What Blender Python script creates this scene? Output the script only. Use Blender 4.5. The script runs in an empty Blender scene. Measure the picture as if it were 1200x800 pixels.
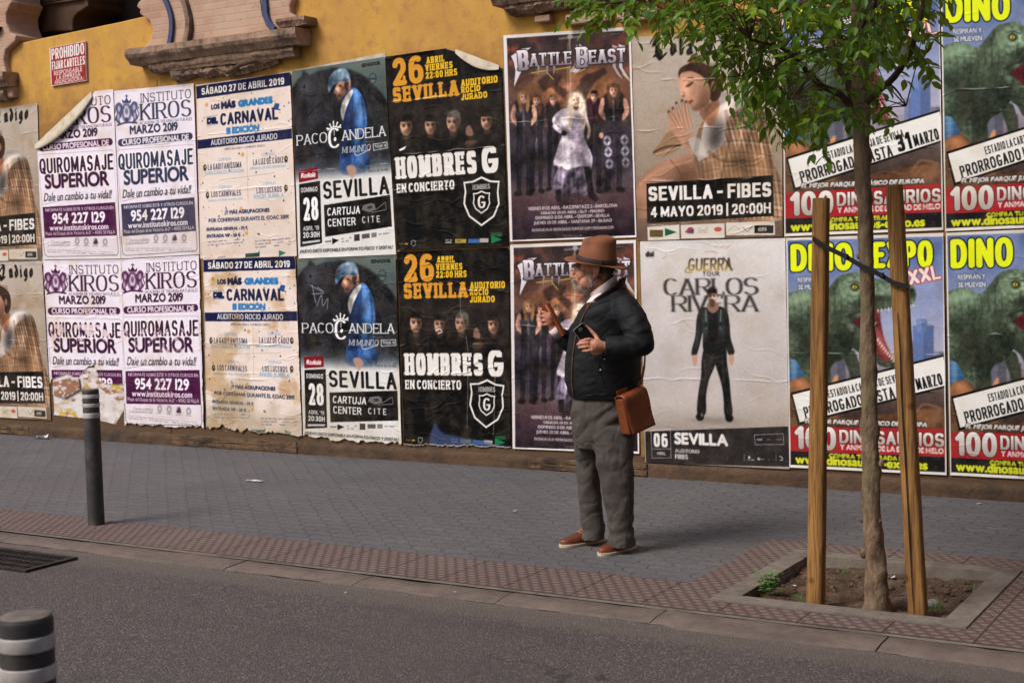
import bpy, bmesh, math, random
import numpy as np
from math import sin, cos, pi, radians, hypot, atan2, sqrt
from mathutils import Vector, Matrix, noise as mnoise

# ------------------------------------------------------------------ camera, sky, sun, exposure
C = bpy.context.scene.collection
SC = bpy.context.scene
YAW, PITCH, ROLL = -0.53972, 0.064014, -0.025486      # heading along the street, slight downward tilt, slight roll
CAM = np.array([0.0, -9.70, 1.75])
FPX = 1650.0                                          # focal length for a 1200 px wide frame
_F = np.array([sin(YAW) * cos(PITCH), cos(YAW) * cos(PITCH), -sin(PITCH)])
_r = np.array([cos(YAW), -sin(YAW), 0.0]); _u = np.cross(_r, _F)
_R = _r * cos(ROLL) + _u * sin(ROLL); _U = -_r * sin(ROLL) + _u * cos(ROLL)
cd = bpy.data.cameras.new('camera'); cam = bpy.data.objects.new('camera', cd); C.objects.link(cam)
cd.sensor_width = 36.0; cd.sensor_fit = 'HORIZONTAL'; cd.lens = FPX / 1200 * 36
cd.clip_start = 0.05; cd.clip_end = 500
cam.matrix_world = Matrix(((_R[0], _U[0], -_F[0], CAM[0]), (_R[1], _U[1], -_F[1], CAM[1]), (_R[2], _U[2], -_F[2], CAM[2]), (0, 0, 0, 1)))
cd.dof.use_dof = True; cd.dof.aperture_fstop = 7.1; cd.dof.focus_distance = 8.2
SC.camera = cam

SUN_EL, SUN_AZ = radians(47), radians(208)            # azimuth clockwise from +Y (the wall faces -Y)
w = bpy.data.worlds.new('World'); SC.world = w; w.use_nodes = True
nt = w.node_tree; bg = nt.nodes['Background']
sky = nt.nodes.new('ShaderNodeTexSky'); sky.sky_type = 'NISHITA'; sky.sun_disc = False
sky.sun_elevation = SUN_EL; sky.sun_rotation = SUN_AZ; sky.air_density = 1.0; sky.dust_density = 3.0; sky.ozone_density = 1.0
nt.links.new(sky.outputs[0], bg.inputs[0]); bg.inputs[1].default_value = 0.075
sl = bpy.data.lights.new('sun', 'SUN'); sun = bpy.data.objects.new('sun', sl); C.objects.link(sun)
sl.energy = 1.5; sl.angle = radians(24); sl.color = (1.0, 0.945, 0.885)
sd = Vector((sin(SUN_AZ) * cos(SUN_EL), cos(SUN_AZ) * cos(SUN_EL), sin(SUN_EL)))   # towards the sun
sun.rotation_euler = (-sd).to_track_quat('-Z', 'Y').to_euler(); sun.location = (0, -6, 12)
SC.view_settings.view_transform = 'Standard'; SC.view_settings.look = 'None'
SC.view_settings.exposure = 0.9; SC.view_settings.gamma = 1.0; SC.view_settings.use_curve_mapping = False
SC.render.engine = 'CYCLES'
SC.cycles.max_bounces = 5; SC.cycles.diffuse_bounces = 3; SC.cycles.glossy_bounces = 2; SC.cycles.transmission_bounces = 3
SC.cycles.transparent_max_bounces = 6; SC.cycles.caustics_reflective = False; SC.cycles.caustics_refractive = False
SC.cycles.use_denoising = True

# ------------------------------------------------------------------ helpers: surveying the place from the photograph
def ray(px, py): return _F * FPX + _R * (px - 600) + _U * (400 - py)
def G(px, py, z=0.0):
    d = ray(px, py); t = (z - CAM[2]) / d[2]; return CAM + t * d
def AT(px, py, y):
    d = ray(px, py); t = (y - CAM[1]) / d[1]; return CAM + t * d
def W(px, py):
    p = AT(px, py, 0.0); return (p[0], p[2])

def lin(c):
    c = np.asarray(c, float) / 255.0
    return np.where(c <= 0.04045, c / 12.92, ((c + 0.055) / 1.055) ** 2.4)
def S(r, g, b): return tuple(lin((r, g, b))) + (1.0,)

# ------------------------------------------------------------------ helpers: meshes
class MB:
    def __init__(s): s.v = []; s.f = []
    def add(s, vs, fs):
        n = len(s.v); s.v += [tuple(map(float, v)) for v in vs]; s.f += [tuple(i + n for i in f) for f in fs]; return s
    def box(s, x0, x1, y0, y1, z0, z1):
        return s.add([(x, y, z) for z in (z0, z1) for y in (y0, y1) for x in (x0, x1)],
                     [(0, 2, 3, 1), (4, 5, 7, 6), (0, 1, 5, 4), (2, 6, 7, 3), (0, 4, 6, 2), (1, 3, 7, 5)])
    def obox(s, c, ax, ay, az):
        c, ax, ay, az = map(np.array, (c, ax, ay, az))
        vs = [c + i * ax + j * ay + k * az for k in (-1, 1) for j in (-1, 1) for i in (-1, 1)]
        return s.add(vs, [(0, 2, 3, 1), (4, 5, 7, 6), (0, 1, 5, 4), (2, 6, 7, 3), (0, 4, 6, 2), (1, 3, 7, 5)])
    def prism(s, poly, y0, y1):            # polygon in (x, z), extruded along y
        n = len(poly)
        a = sum(poly[i][0] * poly[(i + 1) % n][1] - poly[(i + 1) % n][0] * poly[i][1] for i in range(n))
        if a < 0: poly = poly[::-1]
        vs = [(p[0], y0, p[1]) for p in poly] + [(p[0], y1, p[1]) for p in poly]
        return s.add(vs, [tuple(range(n)), tuple(range(2 * n - 1, n - 1, -1))] + [(i, n + i, n + (i + 1) % n, (i + 1) % n) for i in range(n)])
    def tube(s, pts, radii, n=10, caps=True, jit=0.0, rnd=None, flat=1.0):
        pts = [np.array(p, float) for p in pts]
        if not hasattr(radii, '__len__'): radii = [radii] * len(pts)
        base = len(s.v); up = None; m = len(pts)
        for i, p in enumerate(pts):
            t = pts[min(i + 1, m - 1)] - pts[max(i - 1, 0)]; t = t / (np.linalg.norm(t) + 1e-9)
            if up is None:
                up = np.array([0, 0, 1.0]) if abs(t[2]) < .9 else np.array([0, 1.0, 0])
            a = np.cross(t, up); a /= np.linalg.norm(a) + 1e-9; up = np.cross(a, t)
            for k in range(n):
                q = 2 * pi * k / n; r = radii[i] * (1 + (rnd.uniform(-jit, jit) if rnd else 0))
                s.v.append(tuple(p + r * (cos(q) * a + flat * sin(q) * up)))
        for i in range(m - 1):
            for k in range(n):
                a0 = base + i * n + k; a1 = base + i * n + (k + 1) % n
                s.f.append((a0, a1, a1 + n, a0 + n))
        if caps:
            s.f.append(tuple(base + k for k in range(n))[::-1]); s.f.append(tuple(base + (m - 1) * n + k for k in range(n)))
        return s
    def lathe(s, c, prof, n=32):            # prof: (radius, z)
        base = len(s.v)
        for r, z in prof:
            for k in range(n): s.v.append((c[0] + r * cos(2 * pi * k / n), c[1] + r * sin(2 * pi * k / n), c[2] + z))
        for i in range(len(prof) - 1):
            for k in range(n):
                a0 = base + i * n + k; a1 = base + i * n + (k + 1) % n
                s.f.append((a0, a1, a1 + n, a0 + n))
        s.f.append(tuple(base + k for k in range(n))[::-1]); s.f.append(tuple(base + (len(prof) - 1) * n + k for k in range(n)))
        return s
    def ell(s, c, r, rot=None, n=16, m=10):
        c = np.array(c, float); M = np.eye(3) if rot is None else np.array(rot)
        vs = []; 
        for i in range(1, m):
            th = pi * i / m
            for k in range(n):
                ph = 2 * pi * k / n
                vs.append(c + M @ np.array([r[0] * sin(th) * cos(ph), r[1] * sin(th) * sin(ph), r[2] * cos(th)]))
        vs.append(c + M @ np.array([0, 0, r[2]])); vs.append(c + M @ np.array([0, 0, -r[2]]))
        fs = []
        for i in range(m - 2):
            for k in range(n):
                a0 = i * n + k; a1 = i * n + (k + 1) % n
                fs.append((a0, a0 + n, a1 + n, a1))
        t = len(vs) - 2; b = t + 1
        for k in range(n):
            fs.append((t, k, (k + 1) % n)); fs.append((b, (m - 2) * n + (k + 1) % n, (m - 2) * n + k))
        return s.add(vs, fs)
    def build(s, name, mat, parent=None, smooth=False, local=False):
        me = bpy.data.meshes.new(name)
        off = np.zeros(3) if (parent is None or local) else np.array(ROOT(parent))
        v = np.array(s.v, float) - off
        me.from_pydata(v.tolist(), [], s.f); me.update()
        if smooth: me.polygons.foreach_set('use_smooth', np.ones(len(me.polygons), bool))
        me.materials.append(mat)
        o = bpy.data.objects.new(name, me); C.objects.link(o)
        if parent is not None: o.parent = parent
        return o
def ROOT(o):
    l = np.zeros(3)
    while o is not None: l = l + np.array(o.location); o = o.parent
    return l
def tag(o, label=None, cat=None, group=None, kind=None):
    if label: o['label'] = label
    if cat: o['category'] = cat
    if group: o['group'] = group
    if kind: o['kind'] = kind
    return o
def thing(name, label, cat, loc, group=None, rz=0.0):
    o = bpy.data.objects.new(name, None); C.objects.link(o); o.location = loc; o.rotation_euler = (0, 0, rz)
    o.empty_display_size = .1
    return tag(o, label, cat, group)
def bevel(o, w, seg=2, ang=35):
    m = o.modifiers.new('bevel', 'BEVEL'); m.width = w; m.segments = seg; m.limit_method = 'ANGLE'; m.angle_limit = radians(ang); return o
def rot(axis, a):
    return np.array(Matrix.Rotation(a, 3, axis))

# ------------------------------------------------------------------ helpers: materials
def new_mat(name):
    m = bpy.data.materials.new(name); m.use_nodes = True
    n = m.node_tree.nodes; b = n['Principled BSDF']; return m, m.node_tree, b
class NT:
    def __init__(s, t): s.t = t
    def n(s, typ, **kw):
        x = s.t.nodes.new(typ)
        for k, v in kw.items():
            if hasattr(x, k): setattr(x, k, v)
            else: x.inputs[k].default_value = v
        return x
    def l(s, a, b): s.t.links.new(a, b)
    def val(s, op, a, b=None, c=None):
        x = s.t.nodes.new('ShaderNodeMath'); x.operation = op
        for i, q in enumerate((a, b, c)):
            if q is None: continue
            if isinstance(q, (int, float)): x.inputs[i].default_value = q
            else: s.l(q, x.inputs[i])
        return x.outputs[0]
    def mix(s, f, a, b, mode='MIX'):
        x = s.t.nodes.new('ShaderNodeMix'); x.data_type = 'RGBA'; x.blend_type = mode
        for i, q in ((0, f), (6, a), (7, b)):
            if isinstance(q, (int, float, tuple)): x.inputs[i].default_value = q
            else: s.l(q, x.inputs[i])
        return x.outputs[2]
    def noise(s, vec, scale, detail=4, rough=.6, dist=0.0):
        x = s.t.nodes.new('ShaderNodeTexNoise'); x.inputs['Scale'].default_value = scale; x.inputs['Detail'].default_value = detail
        x.inputs['Roughness'].default_value = rough; x.inputs['Distortion'].default_value = dist
        s.l(vec, x.inputs['Vector']); return x.outputs['Fac']
    def ramp(s, f, stops):
        x = s.t.nodes.new('ShaderNodeValToRGB'); r = x.color_ramp
        while len(r.elements) < len(stops): r.elements.new(.5)
        for e, (p, c) in zip(r.elements, stops):
            e.position = p; e.color = c if isinstance(c, tuple) else (c, c, c, 1)
        s.l(f, x.inputs[0]); return x.outputs[0]
    def coord(s): return s.t.nodes.new('ShaderNodeTexCoord').outputs['Object']
    def mapping(s, v, scale=(1, 1, 1), rot=(0, 0, 0), loc=(0, 0, 0)):
        x = s.t.nodes.new('ShaderNodeMapping'); x.inputs['Scale'].default_value = scale; x.inputs['Rotation'].default_value = rot
        x.inputs['Location'].default_value = loc; s.l(v, x.inputs[0]); return x.outputs[0]
    def bump(s, h, strength, dist, b):
        x = s.t.nodes.new('ShaderNodeBump'); x.inputs['Strength'].default_value = strength; x.inputs['Distance'].default_value = dist
        s.l(h, x.inputs['Height']); s.l(x.outputs[0], b.inputs['Normal']); return x
def stone(name, c1, c2, scale=8, rough=.85, bump=.4, bdist=.004, bscale=60, c3=None, s3=2.5, lo=.35, hi=.65, spec=.3, stretch=(1, 1, 1), metallic=0.0):
    m, t, b = new_mat(name); N = NT(t); v = N.mapping(N.coord(), stretch)
    f = N.ramp(N.noise(v, scale, 6, .65), [(lo, 0.0), (hi, 1.0)])
    col = N.mix(f, c1, c2)
    if c3 is not None:
        g = N.ramp(N.noise(v, s3, 5, .7), [(.48, 0.0), (.68, 1.0)]); col = N.mix(g, col, c3)
    N.l(col, b.inputs['Base Color']); b.inputs['Roughness'].default_value = rough
    b.inputs['Specular IOR Level'].default_value = spec; b.inputs['Metallic'].default_value = metallic
    if bump: N.bump(N.noise(v, bscale, 5, .6), bump, bdist, b)
    return m
# ------------------------------------------------------------------ ground: one sheet per surface, real kerb step
def mat_pavers():
    m, t, b = new_mat('grey_pavers'); N = NT(t); co = N.coord()
    sep = N.n('ShaderNodeSeparateXYZ'); N.l(co, sep.inputs[0]); X, Y = sep.outputs[0], sep.outputs[1]
    big = N.noise(co, .55, 4, .6)
    # interlocking pavers: a running bond whose joints zigzag
    wy = N.val('MULTIPLY', N.val('PINGPONG', N.val('ADD', X, 0.0), 0.05), .55)
    wx = N.val('MULTIPLY', N.val('PINGPONG', N.val('ADD', Y, 0.0), 0.05), .5)
    wob = N.val('MULTIPLY', N.val('SUBTRACT', N.noise(co, 2.2, 2), .5), .05)
    cmb = N.n('ShaderNodeCombineXYZ')
    N.l(N.val('ADD', N.val('ADD', X, wx), wob), cmb.inputs[0]); N.l(N.val('ADD', N.val('ADD', Y, wy), wob), cmb.inputs[1])
    br = N.n('ShaderNodeTexBrick'); N.l(cmb.outputs[0], br.inputs['Vector'])
    br.offset = .5; br.squash = 1.0
    for k, vv in (('Scale', 1.0), ('Mortar Size', .0045), ('Mortar Smooth', .5), ('Bias', 0.0), ('Brick Width', .20), ('Row Height', .10)): br.inputs[k].default_value = vv
    br.inputs['Color1'].default_value = (0, 0, 0, 1); br.inputs['Color2'].default_value = (1, 1, 1, 1); br.inputs['Mortar'].default_value = (.5, .5, .5, 1)
    base = N.mix(br.outputs['Color'], S(93, 92, 96), S(104, 102, 104))
    base = N.mix(N.ramp(N.noise(co, 1.3, 5, .65), [(.38, 0.0), (.72, 1.0)]), base, S(88, 86, 89))
    base = N.mix(N.ramp(big, [(.45, 0.0), (.7, .6)]), base, S(106, 99, 96))
    sp = N.ramp(N.noise(co, 260, 2, .5), [(.6, 0.0), (.75, 1.0)])
    base = N.mix(N.val('MULTIPLY', sp, .35), base, S(150, 146, 142))
    base = N.mix(N.ramp(N.noise(co, 120, 3, .6), [(.32, .5), (.5, 0.0)]), base, S(70, 67, 66))
    base = N.mix(N.ramp(N.noise(co, 34, 4, .7), [(.36, .5), (.56, 0.0)]), base, S(74, 71, 71))
    base = N.mix(N.ramp(N.noise(co, 11, 3, .6), [(.62, 0.0), (.66, .35)]), base, S(66, 62, 61))
    moss = N.mix(N.ramp(N.noise(co, 1.7, 3, .6), [(.4, 0.0), (.6, 1.0)]), S(52, 49, 48), S(84, 79, 77))
    col = N.mix(N.val('MULTIPLY', br.outputs['Fac'], .62), base, moss)
    N.l(col, b.inputs['Base Color']); b.inputs['Roughness'].default_value = .78; b.inputs['Specular IOR Level'].default_value = .35
    h = N.val('ADD', N.val('SUBTRACT', N.val('MULTIPLY', br.outputs['Color'], .12), N.val('MULTIPLY', br.outputs['Fac'], 1.0)),
              N.val('ADD', N.val('MULTIPLY', N.noise(co, 90, 4, .7), .3), N.val('MULTIPLY', N.noise(co, 5, 2), .8)))
    N.bump(h, 1.0, .009, b)
    return m
def mat_tactile():
    m, t, b = new_mat('red_bump_tiles'); N = NT(t); co = N.coord()
    sep = N.n('ShaderNodeSeparateXYZ'); N.l(co, sep.inputs[0]); X, Y = sep.outputs[0], sep.outputs[1]
    P = .066
    row = N.val('FLOOR', N.val('DIVIDE', Y, P * .74))
    sh = N.val('MULTIPLY', N.val('MODULO', N.val('ABSOLUTE', row), 2.0), P * .5)
    fx = N.val('SUBTRACT', N.val('FRACT', N.val('DIVIDE', N.val('ADD', X, sh), P)), .5)
    fy = N.val('SUBTRACT', N.val('FRACT', N.val('DIVIDE', Y, P * .74)), .5)
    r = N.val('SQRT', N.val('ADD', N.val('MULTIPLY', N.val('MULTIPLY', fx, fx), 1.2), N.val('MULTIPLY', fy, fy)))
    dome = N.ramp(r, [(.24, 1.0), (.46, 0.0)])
    jx = N.val('ABSOLUTE', N.val('SUBTRACT', N.val('FRACT', N.val('DIVIDE', X, .40)), .5))
    joint = N.ramp(jx, [(.004, 1.0), (.012, 0.0)])
    c = N.mix(N.ramp(N.noise(co, 3, 5, .7), [(.35, 0.0), (.7, 1.0)]), S(97, 80, 76), S(100, 88, 85))
    c = N.mix(N.ramp(N.noise(co, 1.2, 3, .6), [(.5, 0.0), (.75, .8)]), c, S(112, 102, 98))
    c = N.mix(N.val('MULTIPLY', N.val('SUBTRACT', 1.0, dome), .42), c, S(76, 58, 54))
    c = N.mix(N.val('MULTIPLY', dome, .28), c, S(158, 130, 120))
    c = N.mix(N.ramp(N.noise(co, 150, 3), [(.3, .4), (.5, 0.0)]), c, S(60, 50, 48))
    c = N.mix(N.val('MULTIPLY', joint, .8), c, S(58, 50, 47))
    N.l(c, b.inputs['Base Color']); b.inputs['Roughness'].default_value = .75; b.inputs['Specular IOR Level'].default_value = .35
    h = N.val('ADD', N.val('SUBTRACT', dome, N.val('MULTIPLY', joint, 1.5)), N.val('MULTIPLY', N.noise(co, 120, 3), .35))
    N.bump(h, 1.0, .006, b); return m
def mat_asphalt():
    m, t, b = new_mat('asphalt'); N = NT(t); co = N.coord()
    vo = N.n('ShaderNodeTexVoronoi'); vo.inputs['Scale'].default_value = 105; N.l(co, vo.inputs['Vector'])
    f1 = N.noise(co, 140, 3, .7)
    c = N.mix(N.ramp(f1, [(.35, 0.0), (.65, 1.0)]), S(57, 52, 52), S(94, 86, 84))
    sep = N.n('ShaderNodeSeparateColor'); N.l(vo.outputs['Color'], sep.inputs[0])
    c = N.mix(N.ramp(sep.outputs[0], [(.78, 0.0), (.9, .45)]), c, S(140, 128, 121))
    c = N.mix(N.ramp(sep.outputs[1], [(.80, 0.0), (.92, .5)]), c, S(48, 44, 44))
    c = N.mix(N.ramp(N.noise(co, .7, 4, .6), [(.4, 0.0), (.7, .5)]), c, S(82, 74, 72))
    c = N.mix(N.ramp(N.noise(N.mapping(co, (.5, 2.2, 1)), 1.6, 4, .6), [(.55, 0.0), (.72, .35)]), c, S(58, 54, 55))
    # wandering cracks, old oil drips, and grit drifted along the gutter
    ck = N.n('ShaderNodeTexVoronoi'); ck.feature = 'DISTANCE_TO_EDGE'; ck.inputs['Scale'].default_value = .55
    wv = N.n('ShaderNodeVectorMath'); wv.operation = 'ADD'; nz = N.n('ShaderNodeTexNoise'); nz.inputs['Scale'].default_value = 3.0; nz.inputs['Detail'].default_value = 5; N.l(co, nz.inputs['Vector'])
    sc3 = N.n('ShaderNodeVectorMath'); sc3.operation = 'SCALE'; sc3.inputs['Scale'].default_value = .7; N.l(nz.outputs['Color'], sc3.inputs[0]); N.l(co, wv.inputs[0]); N.l(sc3.outputs[0], wv.inputs[1]); N.l(wv.outputs[0], ck.inputs['Vector'])
    cm_ = N.val('MULTIPLY', N.ramp(ck.outputs['Distance'], [(.002, 1.0), (.009, 0.0)]), N.ramp(N.noise(co, .9, 3), [(.47, 0.0), (.57, .7)]))
    c = N.mix(cm_, c, S(40, 36, 36))
    c = N.mix(N.ramp(N.noise(co, 4.5, 3, .5), [(.68, 0.0), (.74, .45)]), c, S(50, 46, 46))
    sp2 = N.n('ShaderNodeSeparateXYZ'); N.l(co, sp2.inputs[0])
    gut = N.ramp(N.val('ADD', N.val('MULTIPLY', N.val('ADD', sp2.outputs[1], 4.25), 2.2), N.val('MULTIPLY', N.noise(co, 5, 4, .7), .7)), [(.75, 0.0), (1.35, .5)])
    c = N.mix(gut, c, S(104, 93, 85))
    N.l(c, b.inputs['Base Color']); b.inputs['Roughness'].default_value = .8; b.inputs['Specular IOR Level'].default_value = .35
    h = N.val('ADD', N.val('SUBTRACT', 1.0, vo.outputs['Distance']), N.val('MULTIPLY', f1, .8))
    N.bump(h, .9, .005, b); return m
M = {}
M['pavers'] = mat_pavers(); M['tactile'] = mat_tactile(); M['asphalt'] = mat_asphalt()
M['kerb'] = stone('kerb_granite', S(118, 104, 95), S(100, 88, 82), 9, .85, .8, .007, 110, S(90, 80, 75), 3.0)
M['concrete'] = stone('pit_concrete', S(128, 118, 108), S(108, 100, 93), 16, .85, .8, .005, 110, S(88, 78, 70), 3.2)
M['soil'] = stone('dry_soil', S(94, 74, 58), S(62, 48, 38), 14, .95, 1.0, .02, 45, S(112, 92, 74), 5.0)

YK0, YK1, YT0, YT1 = -3.80, -3.57, -3.53, -3.02
ROAD_Z = -0.016
PX0, PX1, PY0, PY1 = -2.60, -1.60, -3.20, -2.18        # tree pit opening
FR = 0.12                                              # its concrete frame
def sheet(name, mat, rects, z, kind='structure', res=None):
    b = MB()
    for (x0, x1, y0, y1) in rects: b.add([(x0, y0, z), (x1, y0, z), (x1, y1, z), (x0, y1, z)], [(0, 1, 2, 3)])
    return tag(b.build(name, mat), kind=kind)
XA, XB = -60.0, 40.0
QX0, QX1, QY1 = PX0 - FR, PX1 + FR, PY1 + FR           # outer frame
TX0, TX1, TY1 = -2.96, -1.06, -1.80                    # red tile apron round the pit
sheet('pavement', M['pavers'], [(XA, TX0, YT1, 0.6), (TX1, XB, YT1, 0.6), (TX0, TX1, TY1, 0.6)], 0.0)
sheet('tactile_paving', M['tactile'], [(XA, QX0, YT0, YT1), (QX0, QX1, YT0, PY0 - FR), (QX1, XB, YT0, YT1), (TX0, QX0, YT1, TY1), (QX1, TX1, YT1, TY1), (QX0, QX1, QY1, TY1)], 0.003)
sheet('pavement_edge_strip', M['concrete'], [(XA, XB, YK1, YT0)], 0.001)
# kerb: worn stones with ragged road edge, slightly rounded towards the road, joints between stones
rk = random.Random(4)
kb = MB(); x = -40.0
while x < 20:
    L = rk.uniform(.85, 1.1); n = 14; x1 = x + L - .008
    top = .002 + rk.uniform(-.003, .003); prof = [(YK1 - .012, top - .006), (YK1 - .022, top), (YK0 + .09, top - .004), (YK0 + .04, top - .009), (YK0 - .01, top - .018), (YK0 - .03, -.09)]
    vs = []
    for i in range(n + 1):
        xx = x + (x1 - x) * i / n
        wv = .022 * (mnoise.noise((xx * 1.9, 3.3, 0)) + .6 * mnoise.noise((xx * 7, 1.3, 0)))
        bk = .020 * mnoise.noise((xx * 2.2, 9.3, 0)) + .012 * mnoise.noise((xx * 9, 4.3, 0))
        for j, (yy, zz) in enumerate(prof):
            k = j / 5.0
            vs.append((xx, yy + wv * k + bk * (1 - k), zz + .004 * mnoise.noise((xx * 5, yy * 20, 2))))
    m_ = len(prof)
    kb.add(vs, [(i * m_ + j, i * m_ + j + 1, (i + 1) * m_ + j + 1, (i + 1) * m_ + j) for i in range(n) for j in range(m_ - 1)])
    x += L
tag(kb.build('kerb', M['kerb'], smooth=True), kind='structure')
sheet('kerb_joint', stone('dark_joint', S(44, 38, 34), S(30, 26, 24), 20), [(XA, XB, YK0 - .0, YT0 + .004)], -.012)
rv = [(XA, -7.6, ROAD_Z), (XA, YK0, ROAD_Z)]; rf = []
nr_ = 1500
rv = []
for i in range(nr_ + 1):
    xx = -26 + 34 * i / nr_; e = YK0 + .012 + .020 * mnoise.noise((xx * 2.1, .3, 8)) + .014 * mnoise.noise((xx * 9, .3, 5)) + .008 * mnoise.noise((xx * 37, .7, 2))
    rv += [(xx, -7.6, ROAD_Z), (xx, e - .05, ROAD_Z), (xx, e - .008, ROAD_Z + .006), (xx, e, ROAD_Z - .01)]
rf = [(4 * i + k, 4 * i + 4 + k, 4 * i + 5 + k, 4 * i + 1 + k) for i in range(nr_) for k in range(3)]
tag(MB().add(rv, rf).build('road', M['asphalt']), kind='structure')
# ground reaching the horizon under everything
sheet('ground', M['asphalt'], [(-400, 400, -400, 400)], -.16)
# the near side of the street, where the front bollard stands
nb = MB().box(XA, XB, -14.0, -7.6, -.15, .08); tag(nb.build('near_pavement', M['concrete']), kind='structure')
# tree pit frame and soil
fr = MB()
H0, H1 = -.16, .012
fr.box(QX0, QX1, PY0 - FR, PY0, H0, H1); fr.box(QX0, QX1, PY1, QY1, H0, H1); fr.box(QX0, PX0, PY0, PY1, H0, H1); fr.box(PX1, QX1, PY0, PY1, H0, H1)
pit = fr.build('tree_pit_kerb', M['concrete']); tag(pit, 'square concrete kerb framing the bare earth round the young street tree', 'pit kerb')
ns = 60; sv = []; sf = []
for j in range(ns + 1):
    for i in range(ns + 1):
        xx = PX0 + (PX1 - PX0) * i / ns; yy = PY0 + (PY1 - PY0) * j / ns
        e = min(i, ns - i, j, ns - j) / ns
        z = -.045 + .018 * mnoise.noise((xx * 5, yy * 5, 1)) + .015 * mnoise.noise((xx * 16, yy * 16, 4)) + .008 * mnoise.noise((xx * 45, yy * 45, 7))
        z += .03 * math.exp(-((xx + 1.95) ** 2 + (yy + 3.05) ** 2) / .03)
        sv.append((xx, yy, z))
for j in range(ns):
    for i in range(ns):
        a = j * (ns + 1) + i; sf.append((a, a + 1, a + ns + 2, a + ns + 1))
tag(MB().add(sv, sf).build('soil', M['soil'], smooth=True), kind='structure')
# clods and pebbles on the soil: nobody could count them
cl = MB(); rc = random.Random(9)
for i in range(260):
    xx = rc.uniform(PX0 + .03, PX1 - .03); yy = rc.uniform(PY0 + .03, PY1 - .03); r = rc.uniform(.004, .014) * (1.8 if rc.random() < .1 else 1)
    cl.ell((xx, yy, -.045 + .018 * mnoise.noise((xx * 5, yy * 5, 1)) + r * .3), (r, r * rc.uniform(.7, 1.2), r * .7), rot('Z', rc.uniform(0, 3)), 6, 4)
tag(cl.build('soil_clods', stone('clods', S(108, 88, 70), S(70, 55, 44), 30)), 'loose crumbs of earth and grit on the bare soil of the tree pit', 'soil crumbs', kind='stuff')
# ------------------------------------------------------------------ the old facade behind the posters
def kf(pts, ox=0, oy=0, s=3.0): return [W(ox + x / s, oy + y / s) for x, y in pts]
def mat_plaster():
    m, t, b = new_mat('ochre_plaster'); N = NT(t); co = N.coord()
    sep = N.n('ShaderNodeSeparateXYZ'); N.l(co, sep.inputs[0]); Z = sep.outputs[2]
    c = N.mix(N.ramp(N.noise(co, 3.2, 6, .65), [(.35, 0.0), (.65, 1.0)]), S(196, 151, 80), S(186, 138, 72))
    c = N.mix(N.ramp(N.noise(N.mapping(co, (1, 1, .45)), 1.7, 5, .7), [(.46, 0.0), (.62, 1.0)]), c, S(203, 157, 72))
    c = N.mix(N.ramp(N.noise(co, 7.0, 6, .7), [(.52, 0.0), (.68, .9)]), c, S(172, 124, 78))
    # old damp and glue stains low on the plaster
    low = N.ramp(N.val('SUBTRACT', Z, N.val('MULTIPLY', N.noise(co, 1.6, 4), 1.2)), [(.35, 1.0), (1.0, 0.0)])
    st = N.ramp(N.val('ADD', N.val('MULTIPLY', N.val('SUBTRACT', Z, 3.35), -1.1), N.val('MULTIPLY', N.noise(co, 4.5, 5, .7), 1.0)), [(.36, 0.0), (.75, .9)])
    c = N.mix(st, c, S(146, 106, 62))
    c = N.mix(low, c, S(92, 72, 54))
    c = N.mix(N.ramp(N.noise(co, 26, 4, .75), [(.66, 0.0), (.70, .85)]), c, S(208, 196, 178))
    c = N.mix(N.ramp(N.noise(co, 12, 5, .8), [(.27, .7), (.36, 0.0)]), c, S(104, 78, 52))
    N.l(c, b.inputs['Base Color']); b.inputs['Roughness'].default_value = .9; b.inputs['Specular IOR Level'].default_value = .2
    N.bump(N.val('ADD', N.noise(co, 60, 5, .7), N.val('MULTIPLY', N.noise(co, 9, 4, .6), 1.4)), .55, .006, b); return m
def mat_brick():
    m, t, b = new_mat('old_pink_brick'); N = NT(t); co = N.coord()
    sep = N.n('ShaderNodeSeparateXYZ'); N.l(co, sep.inputs[0])
    cm = N.n('ShaderNodeCombineXYZ'); N.l(N.val('ADD', sep.outputs[0], sep.outputs[1]), cm.inputs[0]); N.l(sep.outputs[2], cm.inputs[1])
    br = N.n('ShaderNodeTexBrick'); N.l(cm.outputs[0], br.inputs['Vector']); br.offset = .5
    for k, vv in (('Scale', 1.0), ('Mortar Size', .006), ('Mortar Smooth', .3), ('Bias', -.1), ('Brick Width', .26), ('Row Height', .062)): br.inputs[k].default_value = vv
    br.inputs['Color1'].default_value = S(184, 146, 124); br.inputs['Color2'].default_value = S(164, 122, 102); br.inputs['Mortar'].default_value = S(172, 150, 132)
    c = N.mix(N.ramp(N.noise(co, 2.6, 4, .6), [(.4, 0.0), (.65, .7)]), br.outputs['Color'], S(188, 162, 140))
    c = N.mix(N.ramp(N.noise(co, 9, 5, .7), [(.6, 0.0), (.75, .7)]), c, S(96, 78, 68))
    N.l(c, b.inputs['Base Color']); b.inputs['Roughness'].default_value = .9
    N.bump(N.val('SUBTRACT', N.val('MULTIPLY', N.noise(co, 50, 4), .6), br.outputs['Fac']), .7, .006, b); return m
M['plaster'] = mat_plaster(); M['brick'] = mat_brick()
M['cornice'] = stone('weathered_cornice', S(170, 142, 120), S(136, 112, 94), 7, .9, .9, .008, 40, S(92, 76, 68), 4.5, lo=.3, hi=.7)
M['darkwood'] = stone('brown_moulding', S(92, 70, 54), S(70, 52, 40), 5, .6, .3, .004, 30)
M['darkroom'] = stone('dark_shutter', S(46, 38, 32), S(34, 28, 25), 4, .7, .2)
M['bluetile'] = stone('blue_glazed_tile', S(50, 62, 108), S(38, 48, 84), 20, .25, .1, spec=.5)
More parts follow.
